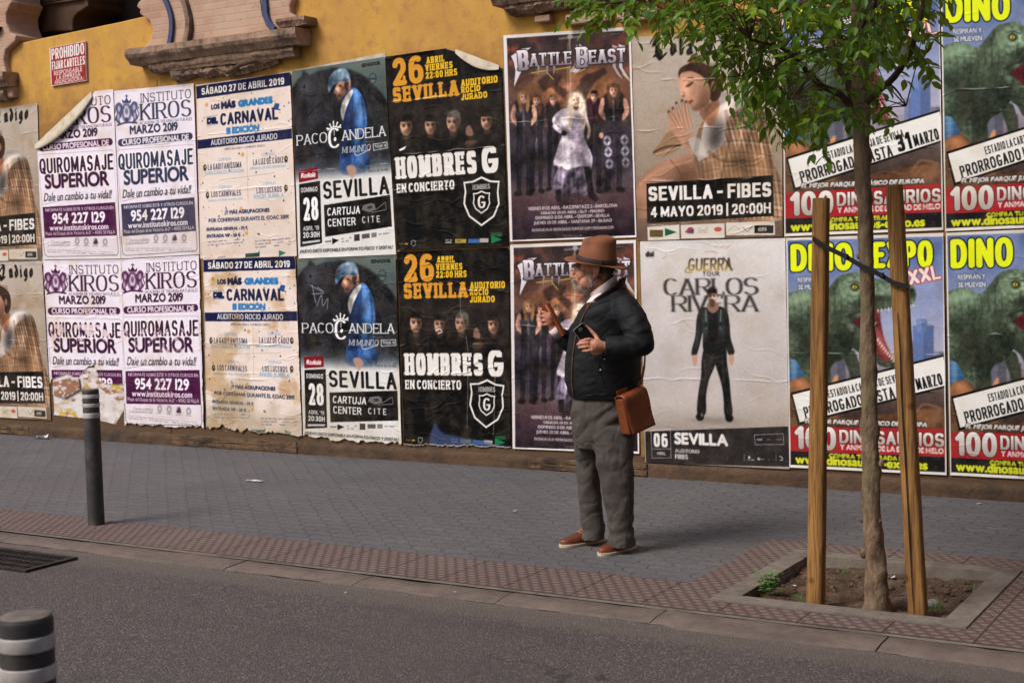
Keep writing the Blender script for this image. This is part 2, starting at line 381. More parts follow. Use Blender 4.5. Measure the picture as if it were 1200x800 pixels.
M['plinth'] = stone('plinth_render', S(98, 76, 57), S(68, 54, 43), 5, .95, 1.0, .012, 28, S(58, 48, 42), 2.2, lo=.3, hi=.7)
M['plinthbrick'] = stone('plinth_brick', S(112, 88, 66), S(88, 69, 54), 6, .95, 1.0, .01, 40, S(60, 50, 42), 3.0)

fac = thing('building_facade', 'old ochre plastered building front with pink brick piers, pasted over with posters', 'building', (-6, 0, 0))
# plaster wall: parapet panel with scalloped ends on the left, full-height plaster elsewhere
ztop = 7.0
XL, XR = -30.0, 12.0
panel = kf([(-60, 345), (60, 345), (64, 305), (40, 262), (30, 215), (38, 175), (70, 152), (160, 132), (300, 103), (420, 78), (505, 58), (535, 66), (552, 92), (553, 130), (553, 300)])
P0 = panel[1]; P1 = panel[-1]
wl = MB()
wl.prism([(XL, -.1), (P1[0], -.1)] + [P1] + panel[-2:0:-1] + [(P0[0] - 1.2, P0[1]), (XL, P0[1])], 0.0, 0.38)
xr = P1[0]
wl.box(xr + .001, XR, 0.0, .38, -.1, ztop)
wall = bevel(wl.build('plaster_wall', M['plaster'], fac), .012)
# brick piers
def pier(front, y0=-.07, name='brick_pier'):
    return bevel(MB().prism(front, y0, .34).build(name, M['brick'], fac), .015)
def up(pts, n):   # extend an outline upwards to the top of the wall
    return pts
z_hi = ztop
p2 = kf([(512, 178), (545, 150), (556, 110), (545, 78), (520, 60), (508, 52), (512, 38), (498, 28), (505, 12), (518, 0)])
p2r = kf([(1046, 0), (1036, 25), (1038, 50), (1062, 66), (1085, 95)])
pier2 = pier(p2 + [(p2[-1][0] - .05, z_hi), (p2r[0][0] + .12, z_hi)] + p2r)
# raised central field of the pier, edged by blue tile arcs
def arc_strip(pts, wd, y0, y1):
    pts = [np.array(p) for p in pts]; L = []; Rr = []
    for i, p in enumerate(pts):
        t = pts[min(i + 1, len(pts) - 1)] - pts[max(i - 1, 0)]; t /= np.linalg.norm(t); nrm = np.array([-t[1], t[0]])
        L.append(tuple(p + nrm * wd / 2)); Rr.append(tuple(p - nrm * wd / 2))
    return MB().prism(L + Rr[::-1], y0, y1)
def dense(pts, n=24):
    pts = np.array(pts, float); m = len(pts); out = []
    for q in np.linspace(0, m - 1, n):
        i = min(int(q), m - 2); f = q - i
        p0, p1, p2_, p3 = pts[max(i - 1, 0)], pts[i], pts[i + 1], pts[min(i + 2, m - 1)]
        out.append(tuple(.5 * ((2 * p1) + (-p0 + p2_) * f + (2 * p0 - 5 * p1 + 4 * p2_ - p3) * f * f + (-p0 + 3 * p1 - 3 * p2_ + p3) * f ** 3)))
    return out
for pts, wd, mt in (([(560, -60), (590, -20), (612, 20), (626, 70), (626, 120), (618, 168)], .045, 'bluetile'),
                    ([(940, -60), (950, -20), (955, 20), (958, 55), (970, 88), (988, 108)], .05, 'bluetile')):
    arc_strip(dense(kf(pts)), wd, -.10, -.06).build('tile_band', M[mt], pier2)
arc_strip(dense(kf([(640, -60), (664, -20), (680, 20), (692, 70), (692, 110), (682, 158)])), .05, -.13, -.06).build('brick_rib', M['cornice'], pier2)
bev = lambda o: bevel(o, .012)
fld = kf([(700, 150), (706, 110), (700, 60), (686, 10), (670, -30)]) ; fr_ = kf([(930, -30), (938, 20), (944, 60), (958, 95), (972, 112)])
bevel(MB().prism(fld + fr_, -.085, -.06).build('brick_field', M['brick'], pier2), .006)
# cornices: courses stacked in depth, rough and chipped
def rough_bar(x0, x1, zf, h, d0, d1, seed, amp=.007, n=110, chips=0):
    """a moulding course from x0 to x1 whose underside follows zf(x), h tall, sticking out from y=-d0 (top) and -d1 (bottom)"""
    r = random.Random(seed); b = MB(); vs = []
    prof = [(0, 1), (-d0, 1), (-d0, .62), (-(d0 * .75 + d1 * .25), .42), (-(d0 * .35 + d1 * .65), .25), (-d1, 0), (0, 0)]
    for i in range(n + 1):
        xx = x0 + (x1 - x0) * i / n; zb = zf(xx)
        for k, (yy, q) in enumerate(prof):
            dz = amp * (mnoise.noise((xx * 7 + seed, yy * 9, q * 2)) + .8 * mnoise.noise((xx * 31 + seed, yy * 19, q * 9))); dy = amp * (mnoise.noise((xx * 9, yy * 9 + seed, q * 3 + 3)) + .9 * mnoise.noise((xx * 37, yy * 19 + seed, q * 9 + 3)))
            ch = -.05 * max(0, mnoise.noise((xx * 3.1 + seed * 3, 5.5, q)) - .25) if chips else 0
            vs.append((xx, (yy + dy - (ch if yy < -.01 else 0)) if yy < 0 else yy, zb + h * q + dz))
    m = len(prof)
    fs = [(i * m + j, (i + 1) * m + j, (i + 1) * m + (j + 1) % m, i * m + (j + 1) % m) for i in range(n) for j in range(m)]
    fs += [tuple(range(m)), tuple(n * m + k for k in range(m))[::-1]]
    return b.add(vs, fs)
a = W(168, 66); c_ = W(363, 38)
rough_bar(a[0] - .02, c_[0] + .02, lambda x: a[1] - .10, .14, .22, .15, 1, chips=1).build('cornice', M['cornice'], pier2, smooth=False)
a2 = W(186, 86); c2 = W(354, 58)
rough_bar(a2[0], c2[0], lambda x: a[1] - .185, .085, .13, .10, 2, chips=1).build('cornice', M['cornice'], pier2)
a3 = W(207, 92); c3 = W(330, 72)
rough_bar(a3[0], c3[0], lambda x: a[1] - .27 + .02 * mnoise.noise((x * 4, 1, 1)) + .05 * max(0, (x - c3[0] + .35) / .35), .085, .09, .04, 3, .02, chips=1).build('corbel', M['cornice'], pier2)
a4 = W(338, 34); c4 = W(371, 24)
rough_bar(a4[0], c4[0], lambda x: c_[1] + .045, .07, .17, .14, 4).build('cornice', M['cornice'], pier2)
# iron bracket rusting in the broken corbel
br_ = MB(); q = W(300, 80)
br_.tube([(q[0] - .25, -.11, q[1] - .03), (q[0] - .05, -.14, q[1] + .02), (q[0] + .12, -.12, q[1] + .05), (q[0] + .2, -.1, q[1] + .01)], [.016, .02, .02, .012], 7)
br_.build('rusty_bracket', stone('rust', S(92, 66, 52), S(60, 44, 38), 20), pier2)
# left pier
p1r = kf([(66, 345), (66, 308), (42, 262), (32, 215), (38, 178), (72, 150), (76, 128), (55, 118), (42, 85), (40, 55), (52, 25), (60, 10), (48, 0)])
pier1 = pier([(XL + .2, P0[1] + .001)] + [(p1r[0][0] - .001, P0[1] + .001)] + p1r[1:] + [(p1r[-1][0] + .05, z_hi), (XL + .2, z_hi)])
a5 = W(-40, 104); c5 = W(22, 95)
rough_bar(a5[0] - 2, c5[0], lambda x: c5[1] - .06, .14, .2, .13, 5, chips=1).build('cornice', M['cornice'], pier1)
rough_bar(a5[0] - 2, c5[0] - .1, lambda x: c5[1] - .19, .1, .12, .05, 6, .02, chips=1).build('corbel', M['cornice'], pier1)
q = W(2, 40); MB().prism([(q[0] - .3, q[1] - .05), (q[0] + .06, q[1] + .0), (q[0] + .10, q[1] + .05), (q[0] - .3, q[1] + .0)], -.12, -.06).build('tile_band', M['darkroom'], pier1)
# right pier base above the heavy metal posters, and its corbel bricks
p3x0, p3x1 = W(590, 5)[0], W(800, 5)[0]
zc = W(600, 14)[1]
pier3 = pier([(p3x0 + .05, zc + .05), (p3x1, zc + .05), (p3x1, z_hi), (p3x0 + .05, z_hi)])
rough_bar(p3x0, p3x1 + .05, lambda x: zc + .03, .16, .24, .17, 7, chips=1).build('cornice', M['cornice'], pier3)
rough_bar(p3x0 + .1, p3x1 - .05, lambda x: zc - .045, .075, .15, .09, 8, .015, chips=1).build('cornice', M['cornice'], pier3)
for (u0, v0, u1, v1) in ((632, 22, 650, 30), (668, 17, 718, 33), (728, 12, 775, 30)):
    s0 = W(u0, v1); s1 = W(u1, v0)
    bevel(MB().box(s0[0], s1[0], -.08, .02, s0[1] + .01, s1[1] - .005 + .03).build('corbel', M['brick'], pier3), .012)
# the dark opening above the parapet: moulded lintel, shutter and its posts
op = MB(); ox0, ox1 = P0[0] - .5, P1[0] + .6
zb0 = panel[8][1] - .9
op.box(ox0 - 1, ox1, 1.15, 1.2, zb0, z_hi); sh_ = op.build('dark_shutter', M['darkroom'], fac)
for px_ in (131, 70):
    q = W(px_, 10); b_ = AT(px_, 10, 1.1); MB().box(b_[0] - .06, b_[0] + .06, 1.07, 1.149, zb0, z_hi).build('shutter_post', stone('post_brown', S(60, 48, 40), S(44, 36, 30), 5), sh_)
MB().box(ox0 - 1, ox1, .42, 1.15, zb0 - .1, zb0).build('window_ledge', M['darkroom'], fac)
MB().box(ox0 - 1, ox1 + .5, .36, 1.2, 5.2, 5.4).build('window_lintel', M['darkroom'], fac)
# big brown bracket moulding seen in the opening
yv = .42
def kv(pts): return [(AT(x / 5.717, y / 5.717, yv)[0], AT(x / 5.717, y / 5.717, yv)[2]) for x, y in pts]
vol = dense(kv([(92, 218), (76, 165), (74, 110), (90, 60), (125, 28), (165, 8)]), 14) + kv([(175, 18), (330, -8), (600, -60), (604, -15), (585, 10), (590, 40), (540, 75)]) + dense(kv([(520, 85), (492, 120), (484, 160), (486, 208)]), 8)
bevel(MB().prism(vol, yv, yv + .5).build('bracket_moulding', M['darkwood'], fac), .03)
for (pa, pb, hh) in (((170, 42), (590, -20), .02), ((150, 62), (560, 0), .016)):
    A_ = kv([pa, pb]); MB().prism([A_[0], A_[1], (A_[1][0], A_[1][1] + hh), (A_[0][0], A_[0][1] + hh)], yv - .04, yv - .002).build('moulding_fillet', M['darkwood'], fac)
A_ = kv([(115, 232), (330, 196), (330, 216), (118, 258)]); MB().prism(A_, yv - .02, yv + .4).build('moulding_fillet', M['darkwood'], fac)
# plinth at the foot of the wall: rough render with a few courses of worn brick showing
pl = MB(); vs = []; nx, nz = 700, 5
for i in range(nx + 1):
    xx = -22 + 34 * i / nx
    for j in range(nz + 1):
        zz = -.02 + .132 * j / nz
        yy = -.028 + .012 * mnoise.noise((xx * 2.3, zz * 6, 1)) + .012 * mnoise.noise((xx * 9, zz * 22, 5)) + (.022 if j == nz else 0)
        vs.append((xx, min(yy, -.003), zz))
    vs.append((xx, .02, .112))
m_ = nz + 2
pl.add(vs, [(i * m_ + j, (i + 1) * m_ + j, (i + 1) * m_ + j + 1, i * m_ + j + 1) for i in range(nx) for j in range(m_ - 1)])
plinth = pl.build('plinth', M['plinth'], fac, smooth=True)
for (px0, px1, py_, n_) in ((-40, 36, 500, 2), (205, 350, 516, 2), (622, 760, 550, 2), (845, 930, 566, 0)):
    xa = W(px0, py_)[0]; xb = W(px1, py_)[0]
    for k in range(n_):
        z0 = .014 + k * .046
        rough_bar(xa, xb, lambda x: z0, .040, .036, .034, 20 + k, .005, 60).build('brick_course', M['plinthbrick'], plinth)
# ------------------------------------------------------------------ unseen house added right of and behind the camera to shut off some sky
M['render_far'] = stone('pale_render', S(186, 170, 148), S(172, 156, 134), 3, .9, .3)
M['glass_far'] = stone('window_glass', S(40, 46, 52), S(34, 38, 44), 2, .1, 0, spec=.5)
opp = thing('sky_blocking_house', 'unseen pale house added across the street to shut off sky light from the dinosaur posters', 'building', (12, -13.6, 0))
MB().box(-4, 30, -24, -13.6, -.1, 13).build('wall', M['render_far'], opp); MB().box(-4.3, 30.3, -24.3, -13.3, 13.02, 13.3).build('roof_edge', M['cornice'], opp)
for i in range(9):
    for z0 in (1.0, 4.8, 8.6):
        x0 = -2.4 + i * 3.5; wf = MB().box(x0, x0 + 1.3, -13.599, -13.52, z0, z0 + 2.1).build('window', M['cornice'], opp)
        MB().box(x0 + .1, x0 + 1.2, -13.519, -13.50, z0 + .1, z0 + 2.0).build('pane', M['glass_far'], wf)
# ------------------------------------------------------------------ printing press: flat artwork computed as arrays, printed on the paper's colour attribute
CELL = 0.0042
def vnoise(h, w, cy, cx, seed, octv=1):
    out = np.zeros((h, w)); amp = 1.0; tot = 0
    for o in range(octv):
        r = np.random.RandomState(seed * 7 + o * 101 + 3)
        gy, gx = int(cy * 2 ** o) + 3, int(cx * 2 ** o) + 3
        g = r.rand(gy, gx)
        yy = np.linspace(0, gy - 2.001, h); xx = np.linspace(0, gx - 2.001, w)
        iy = yy.astype(int); ix = xx.astype(int); fy = (yy - iy)[:, None]; fx = (xx - ix)[None]
        fy = fy * fy * (3 - 2 * fy); fx = fx * fx * (3 - 2 * fx)
        a = g[iy][:, ix]; b = g[iy][:, ix + 1]; c = g[iy + 1][:, ix]; d = g[iy + 1][:, ix + 1]
        out += amp * ((a * (1 - fx) + b * fx) * (1 - fy) + (c * (1 - fx) + d * fx) * fy); tot += amp; amp *= .5
    return out / tot
def blur(a, r):
    if r < .5: return a
    r = int(round(r))
    for ax in (0, 1):
        for _ in range(2):
            p = np.pad(a, [(r + 1, r) if k == ax else (0, 0) for k in range(a.ndim)], mode='edge')
            cs = np.cumsum(p, axis=ax); n = a.shape[ax]
            hi = np.take(cs, np.arange(2 * r + 1, 2 * r + 1 + n), axis=ax); lo = np.take(cs, np.arange(0, n), axis=ax)
            a = (hi - lo) / (2 * r + 1)
    return a
def homography(src, dst):
    A = []; B = []
    for (x, y), (u, v) in zip(src, dst):
        A += [[x, y, 1, 0, 0, 0, -u * x, -u * y], [0, 0, 0, x, y, 1, -v * x, -v * y]]; B += [u, v]
    h = np.linalg.solve(np.array(A, float), np.array(B, float)); return np.append(h, 1).reshape(3, 3)
def smooth_closed(pts, k=6):
    p = np.array(pts, float); n = len(p); out = []
    for i in range(n):
        p0, p1, p2_, p3 = p[i - 1], p[i], p[(i + 1) % n], p[(i + 2) % n]
        for f in np.arange(k) / k:
            out.append(.5 * ((2 * p1) + (-p0 + p2_) * f + (2 * p0 - 5 * p1 + 4 * p2_ - p3) * f * f + (-p0 + 3 * p1 - 3 * p2_ + p3) * f ** 3))
    return np.array(out)
def smooth_open(pts, k=6): return np.array(dense(pts, (len(pts) - 1) * k + 1))
# --- glyphs: (1) the program's own sans outlines, (2) a drawn skeleton alphabet for slab, poster and blackletter styles
_gl = {}
def outline(ch):
    if ch in _gl: return _gl[ch]
    c = bpy.data.curves.new('glyph', 'FONT'); c.body = ch; c.resolution_u = 4
    o = bpy.data.objects.new('glyph', c); me = o.to_mesh()
    v = np.array([p.co[:2] for p in me.vertices]).reshape(-1, 2); cnt = {}
    for f in me.polygons:
        vs = list(f.vertices); P = v[vs]
        ar = np.sum(P[:, 0] * np.roll(P[:, 1], -1) - np.roll(P[:, 0], -1) * P[:, 1])
        if ar < 0: vs = vs[::-1]
        for a, b in zip(vs, vs[1:] + vs[:1]): cnt[(a, b)] = cnt.get((a, b), 0) + 1
    ed = [(v[a], v[b]) for (a, b) in cnt if (b, a) not in cnt]
    ed = np.array(ed).reshape(-1, 2, 2)
    o.to_mesh_clear(); bpy.data.objects.remove(o); bpy.data.curves.remove(c)
    x0 = ed[:, :, 0].min() if len(ed) else 0; x1 = ed[:, :, 0].max() if len(ed) else .25
    _gl[ch] = (ed, x0, x1); return _gl[ch]
def arc(cx, cy, rx, ry, a0, a1, n=2.4, k=18):
    t = np.radians(np.linspace(a0, a1, k)); c, s_ = np.cos(t), np.sin(t)
    return [(cx + rx * np.sign(a) * abs(a) ** (2 / n), cy + ry * np.sign(b) * abs(b) ** (2 / n)) for a, b in zip(c, s_)]
def skeletons():
    g = {}
    g['A'] = (1.0, [[(0, 0), (.5, 1)], [(.5, 1), (1, 0)], [(.2, .32), (.8, .32)]])
    g['B'] = (.95, [[(0, 0), (0, 1)], [(0, 1), (.5, 1)] + arc(.5, .76, .44, .24, 90, -90) + [(0, .52)], [(.5, .52)] + arc(.52, .26, .48, .26, 90, -90) + [(0, 0)]])
    g['C'] = (.95, [arc(.5, .5, .5, .5, 48, 312)])
    g['D'] = (.98, [[(0, 0), (0, 1)], [(0, 1), (.4, 1)] + arc(.4, .5, .6, .5, 90, -90) + [(0, 0)]])
    g['E'] = (.82, [[(0, 0), (0, 1)], [(0, 1), (1, 1)], [(0, .52), (.85, .52)], [(0, 0), (1, 0)]])
    g['F'] = (.8, [[(0, 0), (0, 1)], [(0, 1), (1, 1)], [(0, .5), (.85, .5)]])
    g['G'] = (1.0, [arc(.5, .5, .5, .5, 48, 340) + [(1, .45)], [(.58, .45), (1, .45)]])
    g['H'] = (1.0, [[(0, 0), (0, 1)], [(1, 0), (1, 1)], [(0, .52), (1, .52)]])
    g['I'] = (.0, [[(0, 0), (0, 1)]])
    g['J'] = (.7, [[(1, 1), (1, .3)] + arc(.5, .3, .5, .3, 0, -170)])
    g['K'] = (.95, [[(0, 0), (0, 1)], [(1, 1), (0, .42)], [(.3, .58), (1, 0)]])
    g['L'] = (.78, [[(0, 1), (0, 0)], [(0, 0), (1, 0)]])
    g['M'] = (1.3, [[(0, 0), (0, 1)], [(0, 1), (.5, .12)], [(.5, .12), (1, 1)], [(1, 1), (1, 0)]])
    g['N'] = (1.02, [[(0, 0), (0, 1)], [(0, 1), (1, 0)], [(1, 0), (1, 1)]])
    g['O'] = (1.05, [arc(.5, .5, .5, .5, 0, 360, k=36)])
    g['P'] = (.9, [[(0, 0), (0, 1)], [(0, 1), (.5, 1)] + arc(.5, .73, .5, .27, 90, -90) + [(0, .46)]])
    g['Q'] = (1.05, [arc(.5, .5, .5, .5, 0, 360, k=36), [(.6, .3), (1, -.06)]])
    g['R'] = (.95, [[(0, 0), (0, 1)], [(0, 1), (.5, 1)] + arc(.5, .74, .48, .26, 90, -90) + [(0, .48)], [(.5, .48), (1, 0)]])
    g['S'] = (.9, [arc(.5, .745, .47, .255, 25, 270, 2.2) + arc(.5, .255, .5, .255, 90, -155, 2.2)])
    g['T'] = (.9, [[(.5, 0), (.5, 1)], [(0, 1), (1, 1)]])
    g['U'] = (1.0, [[(0, 1), (0, .35)] + arc(.5, .35, .5, .35, 180, 360) + [(1, 1)]])
    g['V'] = (1.0, [[(0, 1), (.5, 0)], [(.5, 0), (1, 1)]])
    g['W'] = (1.4, [[(0, 1), (.26, 0)], [(.26, 0), (.5, .85)], [(.5, .85), (.74, 0)], [(.74, 0), (1, 1)]])
    g['X'] = (1.0, [[(0, 0), (1, 1)], [(0, 1), (1, 0)]])
    g['Y'] = (1.0, [[(0, 1), (.5, .45)], [(1, 1), (.5, .45)], [(.5, .45), (.5, 0)]])
    g['Z'] = (.9, [[(0, 1), (1, 1)], [(1, 1), (0, 0)], [(0, 0), (1, 0)]])
    g['0'] = (.85, [arc(.5, .5, .5, .5, 0, 360, k=36)])
    g['1'] = (.38, [[(.05, .76), (1, 1), (1, 0)]])
    g['2'] = (.82, [arc(.5, .72, .46, .28, 165, -25) + [(.0, .0)], [(0, 0), (1, 0)]])
    g['3'] = (.82, [arc(.5, .755, .44, .245, 155, -90) + [(.35, .51)], [(.35, .51)] + arc(.5, .26, .5, .26, 90, -155)])
    g['4'] = (.9, [[(.72, 0), (.72, 1)], [(.72, 1), (0, .27)], [(0, .27), (1, .27)]])
    g['5'] = (.82, [[(.92, 1), (.1, 1)], [(.1, 1), (.06, .54)] + arc(.48, .31, .5, .31, 125, -150)])
    g['6'] = (.85, [arc(.5, .31, .5, .31, 0, 360, k=30), [(0, .31)] + arc(.52, .6, .52, .4, 180, 60)])
    g['7'] = (.82, [[(0, 1), (1, 1)], [(1, 1), (.3, 0)]])
    g['8'] = (.85, [arc(.5, .76, .44, .24, 0, 360, k=30), arc(.5, .26, .5, .26, 0, 360, k=30)])
    g['9'] = (.85, [arc(.5, .69, .5, .31, 0, 360, k=30), [(1, .69)] + arc(.48, .4, .52, .4, 0, -120)])
    g['-'] = (.4, [[(0, .45), (1, .45)]]); g['.'] = (.0, [[(0, 0), (0, .02)]]); g[':'] = (.0, [[(0, .12), (0, .14)], [(0, .7), (0, .72)]])
    g["'"] = (.0, [[(0, .85), (0, 1)]]); g['!'] = (0, [[(0, .35), (0, 1)], [(0, 0), (0, .03)]]); g['|'] = (0, [[(0, -.15), (0, 1.15)]])
    for a, b in zip('ÁÉÍÓÚ', 'AEIOU'):
        wd, st = g[b]; g[a] = (wd, st + [[(.45, 1.2), (.65, 1.38)]])
    # blackletter (drawn for a slanted broad nib)
    g['bL'] = (1.0, [[(.1, .9), (.35, 1.0), (.3, .6), (.25, .15)], [(.05, .12), (.3, .16), (.6, -.02), (.95, .14)], [(.0, .55), (.12, .75)]])
    g['bo'] = (.62, [[(.5, .66), (.12, .5), (.12, .15), (.45, 0)], [(.5, .66), (.88, .5), (.88, .15), (.45, 0)]])
    g['bl'] = (.25, [[(.3, 1.05), (.3, .1), (.9, .02)]])
    g['ba'] = (.66, [[(.15, .58), (.6, .66), (.8, .5), (.8, .1), (1.05, .03)], [(.75, .38), (.2, .3), (.15, .1), (.5, .0), (.78, .14)]])
    g['bI'] = (1.1, [[(.0, .75), (.35, .95), (.75, .85), (1.05, 1.0)], [(.6, .9), (.68, .5), (.45, .08)], [(-.02, .2), (.3, -.02), (.7, .1)], [(.1, .45), (.3, .6)]])
    g['bn'] = (.72, [[(.0, .55), (.2, .66), (.2, .1), (.34, .0)], [(.25, .52), (.6, .68), (.82, .5), (.82, .08), (1.02, .02)]])
    g['bd'] = (.66, [[(.1, 1.0), (.45, .85), (.86, .5), (.86, .15), (.45, 0)], [(.55, .62), (.12, .48), (.12, .15), (.45, 0)]])
    g['bi'] = (.25, [[(.0, .55), (.3, .66), (.3, .1), (.8, .02)], [(.2, .86), (.5, .92)]])
    g['bg'] = (.66, [[(.5, .66), (.12, .5), (.12, .18), (.5, .06), (.82, .2)], [(.5, .66), (.84, .56), (.84, -.1), (.45, -.3), (.05, -.18)]])
    return g
SKEL = skeletons()
class Art:
    """one printed sheet: quad gives its corners in survey pixels (tl, tr, br, bl); crop=(ox, oy, s) is the frame the layout was measured in"""
    def __init__(s, quad, crop, paper=(226, 224, 222)):
        wq = [np.array(W(*q)) for q in quad]
        wd = (np.linalg.norm(wq[1] - wq[0]) + np.linalg.norm(wq[2] - wq[3])) / 2; hd = (np.linalg.norm(wq[3] - wq[0]) + np.linalg.norm(wq[2] - wq[1])) / 2
        s.w, s.h = int(round(wd / CELL)), int(round(hd / CELL)); s.quad = quad
        ox, oy, k = crop
        s.Hm = homography([((x - ox) * k, (y - oy) * k) for x, y in quad], [(0, 0), (s.w, 0), (s.w, s.h), (0, s.h)])
        s.a = np.empty((s.h, s.w, 3)); s.a[:] = paper
        s.Y, s.X = np.mgrid[0:s.h, 0:s.w] + .5
        s.sc = s.w / (np.linalg.norm(np.subtract(quad[1], quad[0])) * k)     # canvas px per crop px
    def p(s, x, y):
        q = s.Hm @ np.array([x, y, 1.0]); return q[:2] / q[2]
    def pts(s, P): return np.array([s.p(*q) for q in P])
    # coverage of closed contours / directed edges, anti-aliased
    def cov(s, edges, ss=3):
        m = np.zeros((s.h, s.w))
        if len(edges) == 0: return m, (0, 0, 0, 0)
        x0 = max(int(np.floor(edges[:, :, 0].min())) - 1, 0); x1 = min(int(np.ceil(edges[:, :, 0].max())) + 1, s.w)
        y0 = max(int(np.floor(edges[:, :, 1].min())) - 1, 0); y1 = min(int(np.ceil(edges[:, :, 1].max())) + 1, s.h)
        if x1 <= x0 or y1 <= y0: return m, (0, 0, 0, 0)
        rows = (np.arange((y1 - y0) * ss) + .5) / ss + y0; xs = np.arange(x0, x1)[None] + 1.0
        acc = np.zeros((len(rows), x1 - x0))
        for (ax, ay), (bx, by) in edges:
            if ay == by: continue
            d = 1.0
            if ay > by: ax, ay, bx, by, d = bx, by, ax, ay, -1.0
            i0 = int(np.searchsorted(rows, ay)); i1 = int(np.searchsorted(rows, by))
            if i1 <= i0: continue
            xi = ax + (rows[i0:i1] - ay) * (bx - ax) / (by - ay)
            acc[i0:i1] += d * np.clip(xs - xi[:, None], 0, 1)
        acc = np.clip(np.abs(acc.reshape(y1 - y0, ss, -1).mean(1)), 0, 1)
        m[y0:y1, x0:x1] = acc; return m, (y0, y1, x0, x1)
    def mask(s, P, smooth=False, raw=False):
        q = np.array(P, float) if raw else s.pts(P)
        if smooth: q = smooth_closed(q)
        return s.cov(np.stack([q, np.roll(q, -1, 0)], 1))[0]
    def paint(s, m, col, alpha=1.0):
        col = np.asarray(col, float)
        m = (np.clip(m, 0, 1) * alpha)[..., None]; s.a = s.a * (1 - m) + col * m
    def poly(s, P, col, alpha=1.0, smooth=False, soft=0, clip=None):
        m = s.mask(P, smooth)
        if soft: m = blur(m, soft)
        if clip is not None: m = m * clip
        s.paint(m, col, alpha); return m
    def ell_mask(s, c, r, ang=0, soft=.15, pw=2):
        x, y = s.p(*c); rx, ry = r[0] * s.sc, r[1] * s.sc; a = radians(ang)
        dx, dy = s.X - x, s.Y - y; u = (dx * cos(a) + dy * sin(a)) / rx; v = (-dx * sin(a) + dy * cos(a)) / ry
        d = (np.abs(u) ** pw + np.abs(v) ** pw) ** (1 / pw); lo = 1 - soft
        t = np.clip((1 + soft - d) / (2 * soft), 0, 1); return t * t * (3 - 2 * t)
    def ell(s, c, r, col, alpha=1.0, ang=0, soft=.15, clip=None, pw=2):
        m = s.ell_mask(c, r, ang, soft, pw)
        if clip is not None: m = m * clip
        s.paint(m, col, alpha); return m
    def line(s, P, wd, col, alpha=1.0, smooth=False, taper=None, clip=None):
        q = s.pts(P)
        if smooth: q = smooth_open([tuple(t) for t in q])
        wd = wd * s.sc; d = np.full((s.h, s.w), 1e9); n = len(q) - 1
        m = np.zeros((s.h, s.w))
        for i, (a, b) in enumerate(zip(q[:-1], q[1:])):
            ww = wd if taper is None else wd * (taper[0] + (taper[1] - taper[0]) * i / max(n - 1, 1))
            y0 = max(int(min(a[1], b[1]) - ww - 2), 0); y1 = min(int(max(a[1], b[1]) + ww + 3), s.h); x0 = max(int(min(a[0], b[0]) - ww - 2), 0); x1 = min(int(max(a[0], b[0]) + ww + 3), s.w)
            if y1 <= y0 or x1 <= x0: continue
            X, Y = s.X[y0:y1, x0:x1], s.Y[y0:y1, x0:x1]; L = b - a; l2 = L @ L + 1e-9
            t = np.clip(((X - a[0]) * L[0] + (Y - a[1]) * L[1]) / l2, 0, 1)
            dd = np.hypot(X - a[0] - t * L[0], Y - a[1] - t * L[1])
            m[y0:y1, x0:x1] = np.maximum(m[y0:y1, x0:x1], np.clip(ww / 2 - dd + .5, 0, 1))
        if clip is not None: m = m * clip
        s.paint(m, col, alpha); return m
    def rect(s, x0, y0, x1, y1, col, alpha=1.0): return s.poly([(x0, y0), (x1, y0), (x1, y1), (x0, y1)], col, alpha)
    def vgrad(s, stops, m=None, alpha=1.0):      # stops: (crop y at the middle, colour)
        ys = np.array([s.p(0, q[0])[1] if False else s.ymid(q[0]) for q in stops]); cs = np.array([q[1] for q in stops], float)
        g = np.stack([np.interp(s.Y[:, 0], ys, cs[:, k]) for k in range(3)], -1)[:, None, :]
        m = (np.ones((s.h, s.w)) if m is None else m)[..., None] * alpha; s.a = s.a * (1 - m) + g * m
    def ymid(s, y):
        Hi = np.linalg.inv(s.Hm); q = Hi @ np.array([s.w / 2, s.h / 2, 1]); return s.p(q[0] / q[2], y)[1]
    def photo(s, r=1, k=.7, grain=5, seed=7):      # printed photographs are softer than type and carry grain
        s.a = blur(s.a, r) * k + s.a * (1 - k); s.tex(grain, 110, seed, None, 1)
    def dapple(s, m, amt=.3, cells=40, seed=1, octv=4):
        n = (vnoise(s.h, s.w, cells * s.h / s.w, cells, seed, octv) - .5) * 2; s.a = np.clip(s.a * (1 + amt * 2.2 * (n * np.clip(m, 0, 1))[..., None]), 0, 255)
    def tex(s, amp, cells=40, seed=1, m=None, octv=3):
        n = (vnoise(s.h, s.w, cells * s.h / s.w, cells, seed, octv) - .5) * 2 * amp
        if m is not None: n = n * m
        s.a = np.clip(s.a + n[..., None], 0, 255)
    # lettering fitted to a box: LT = left top, RB = right bottom, both in layout coordinates
    def _box(s, LT, RB):
        a = s.p(*LT); b = s.p(*RB); return a[0], a[1], b[0], b[1]
    def text(s, body, LT, RB, col, bold=0.0, alpha=1.0, shear=0.0, ang=0.0, cap=True, outline=None, track=0.0, get=False):
        x0, y0, x1, y1 = s._box(LT, RB); pen = 0.0; E = []
        for ch in body:
            if ch == ' ': pen += .26; continue
            ed, gx0, gx1 = outline_(ch)
            e = ed.copy(); e[:, :, 0] += pen - gx0; E.append(e); pen += gx1 - gx0 + .085 + track
        if not E: return
        E = np.concatenate(E); xs_ = E[:, :, 0].max() - E[:, :, 0].min(); nat = (x1 - x0) / xs_ * (.70 if cap else E[:, :, 1].max() - E[:, :, 1].min()) * 1.06
        if y1 - y0 < nat: ym = (y0 + y1) / 2; y0, y1 = ym - nat / 2, ym + nat / 2      # lettering is never squatter than the face it is set in
        xa, xb = E[:, :, 0].min(), E[:, :, 0].max()
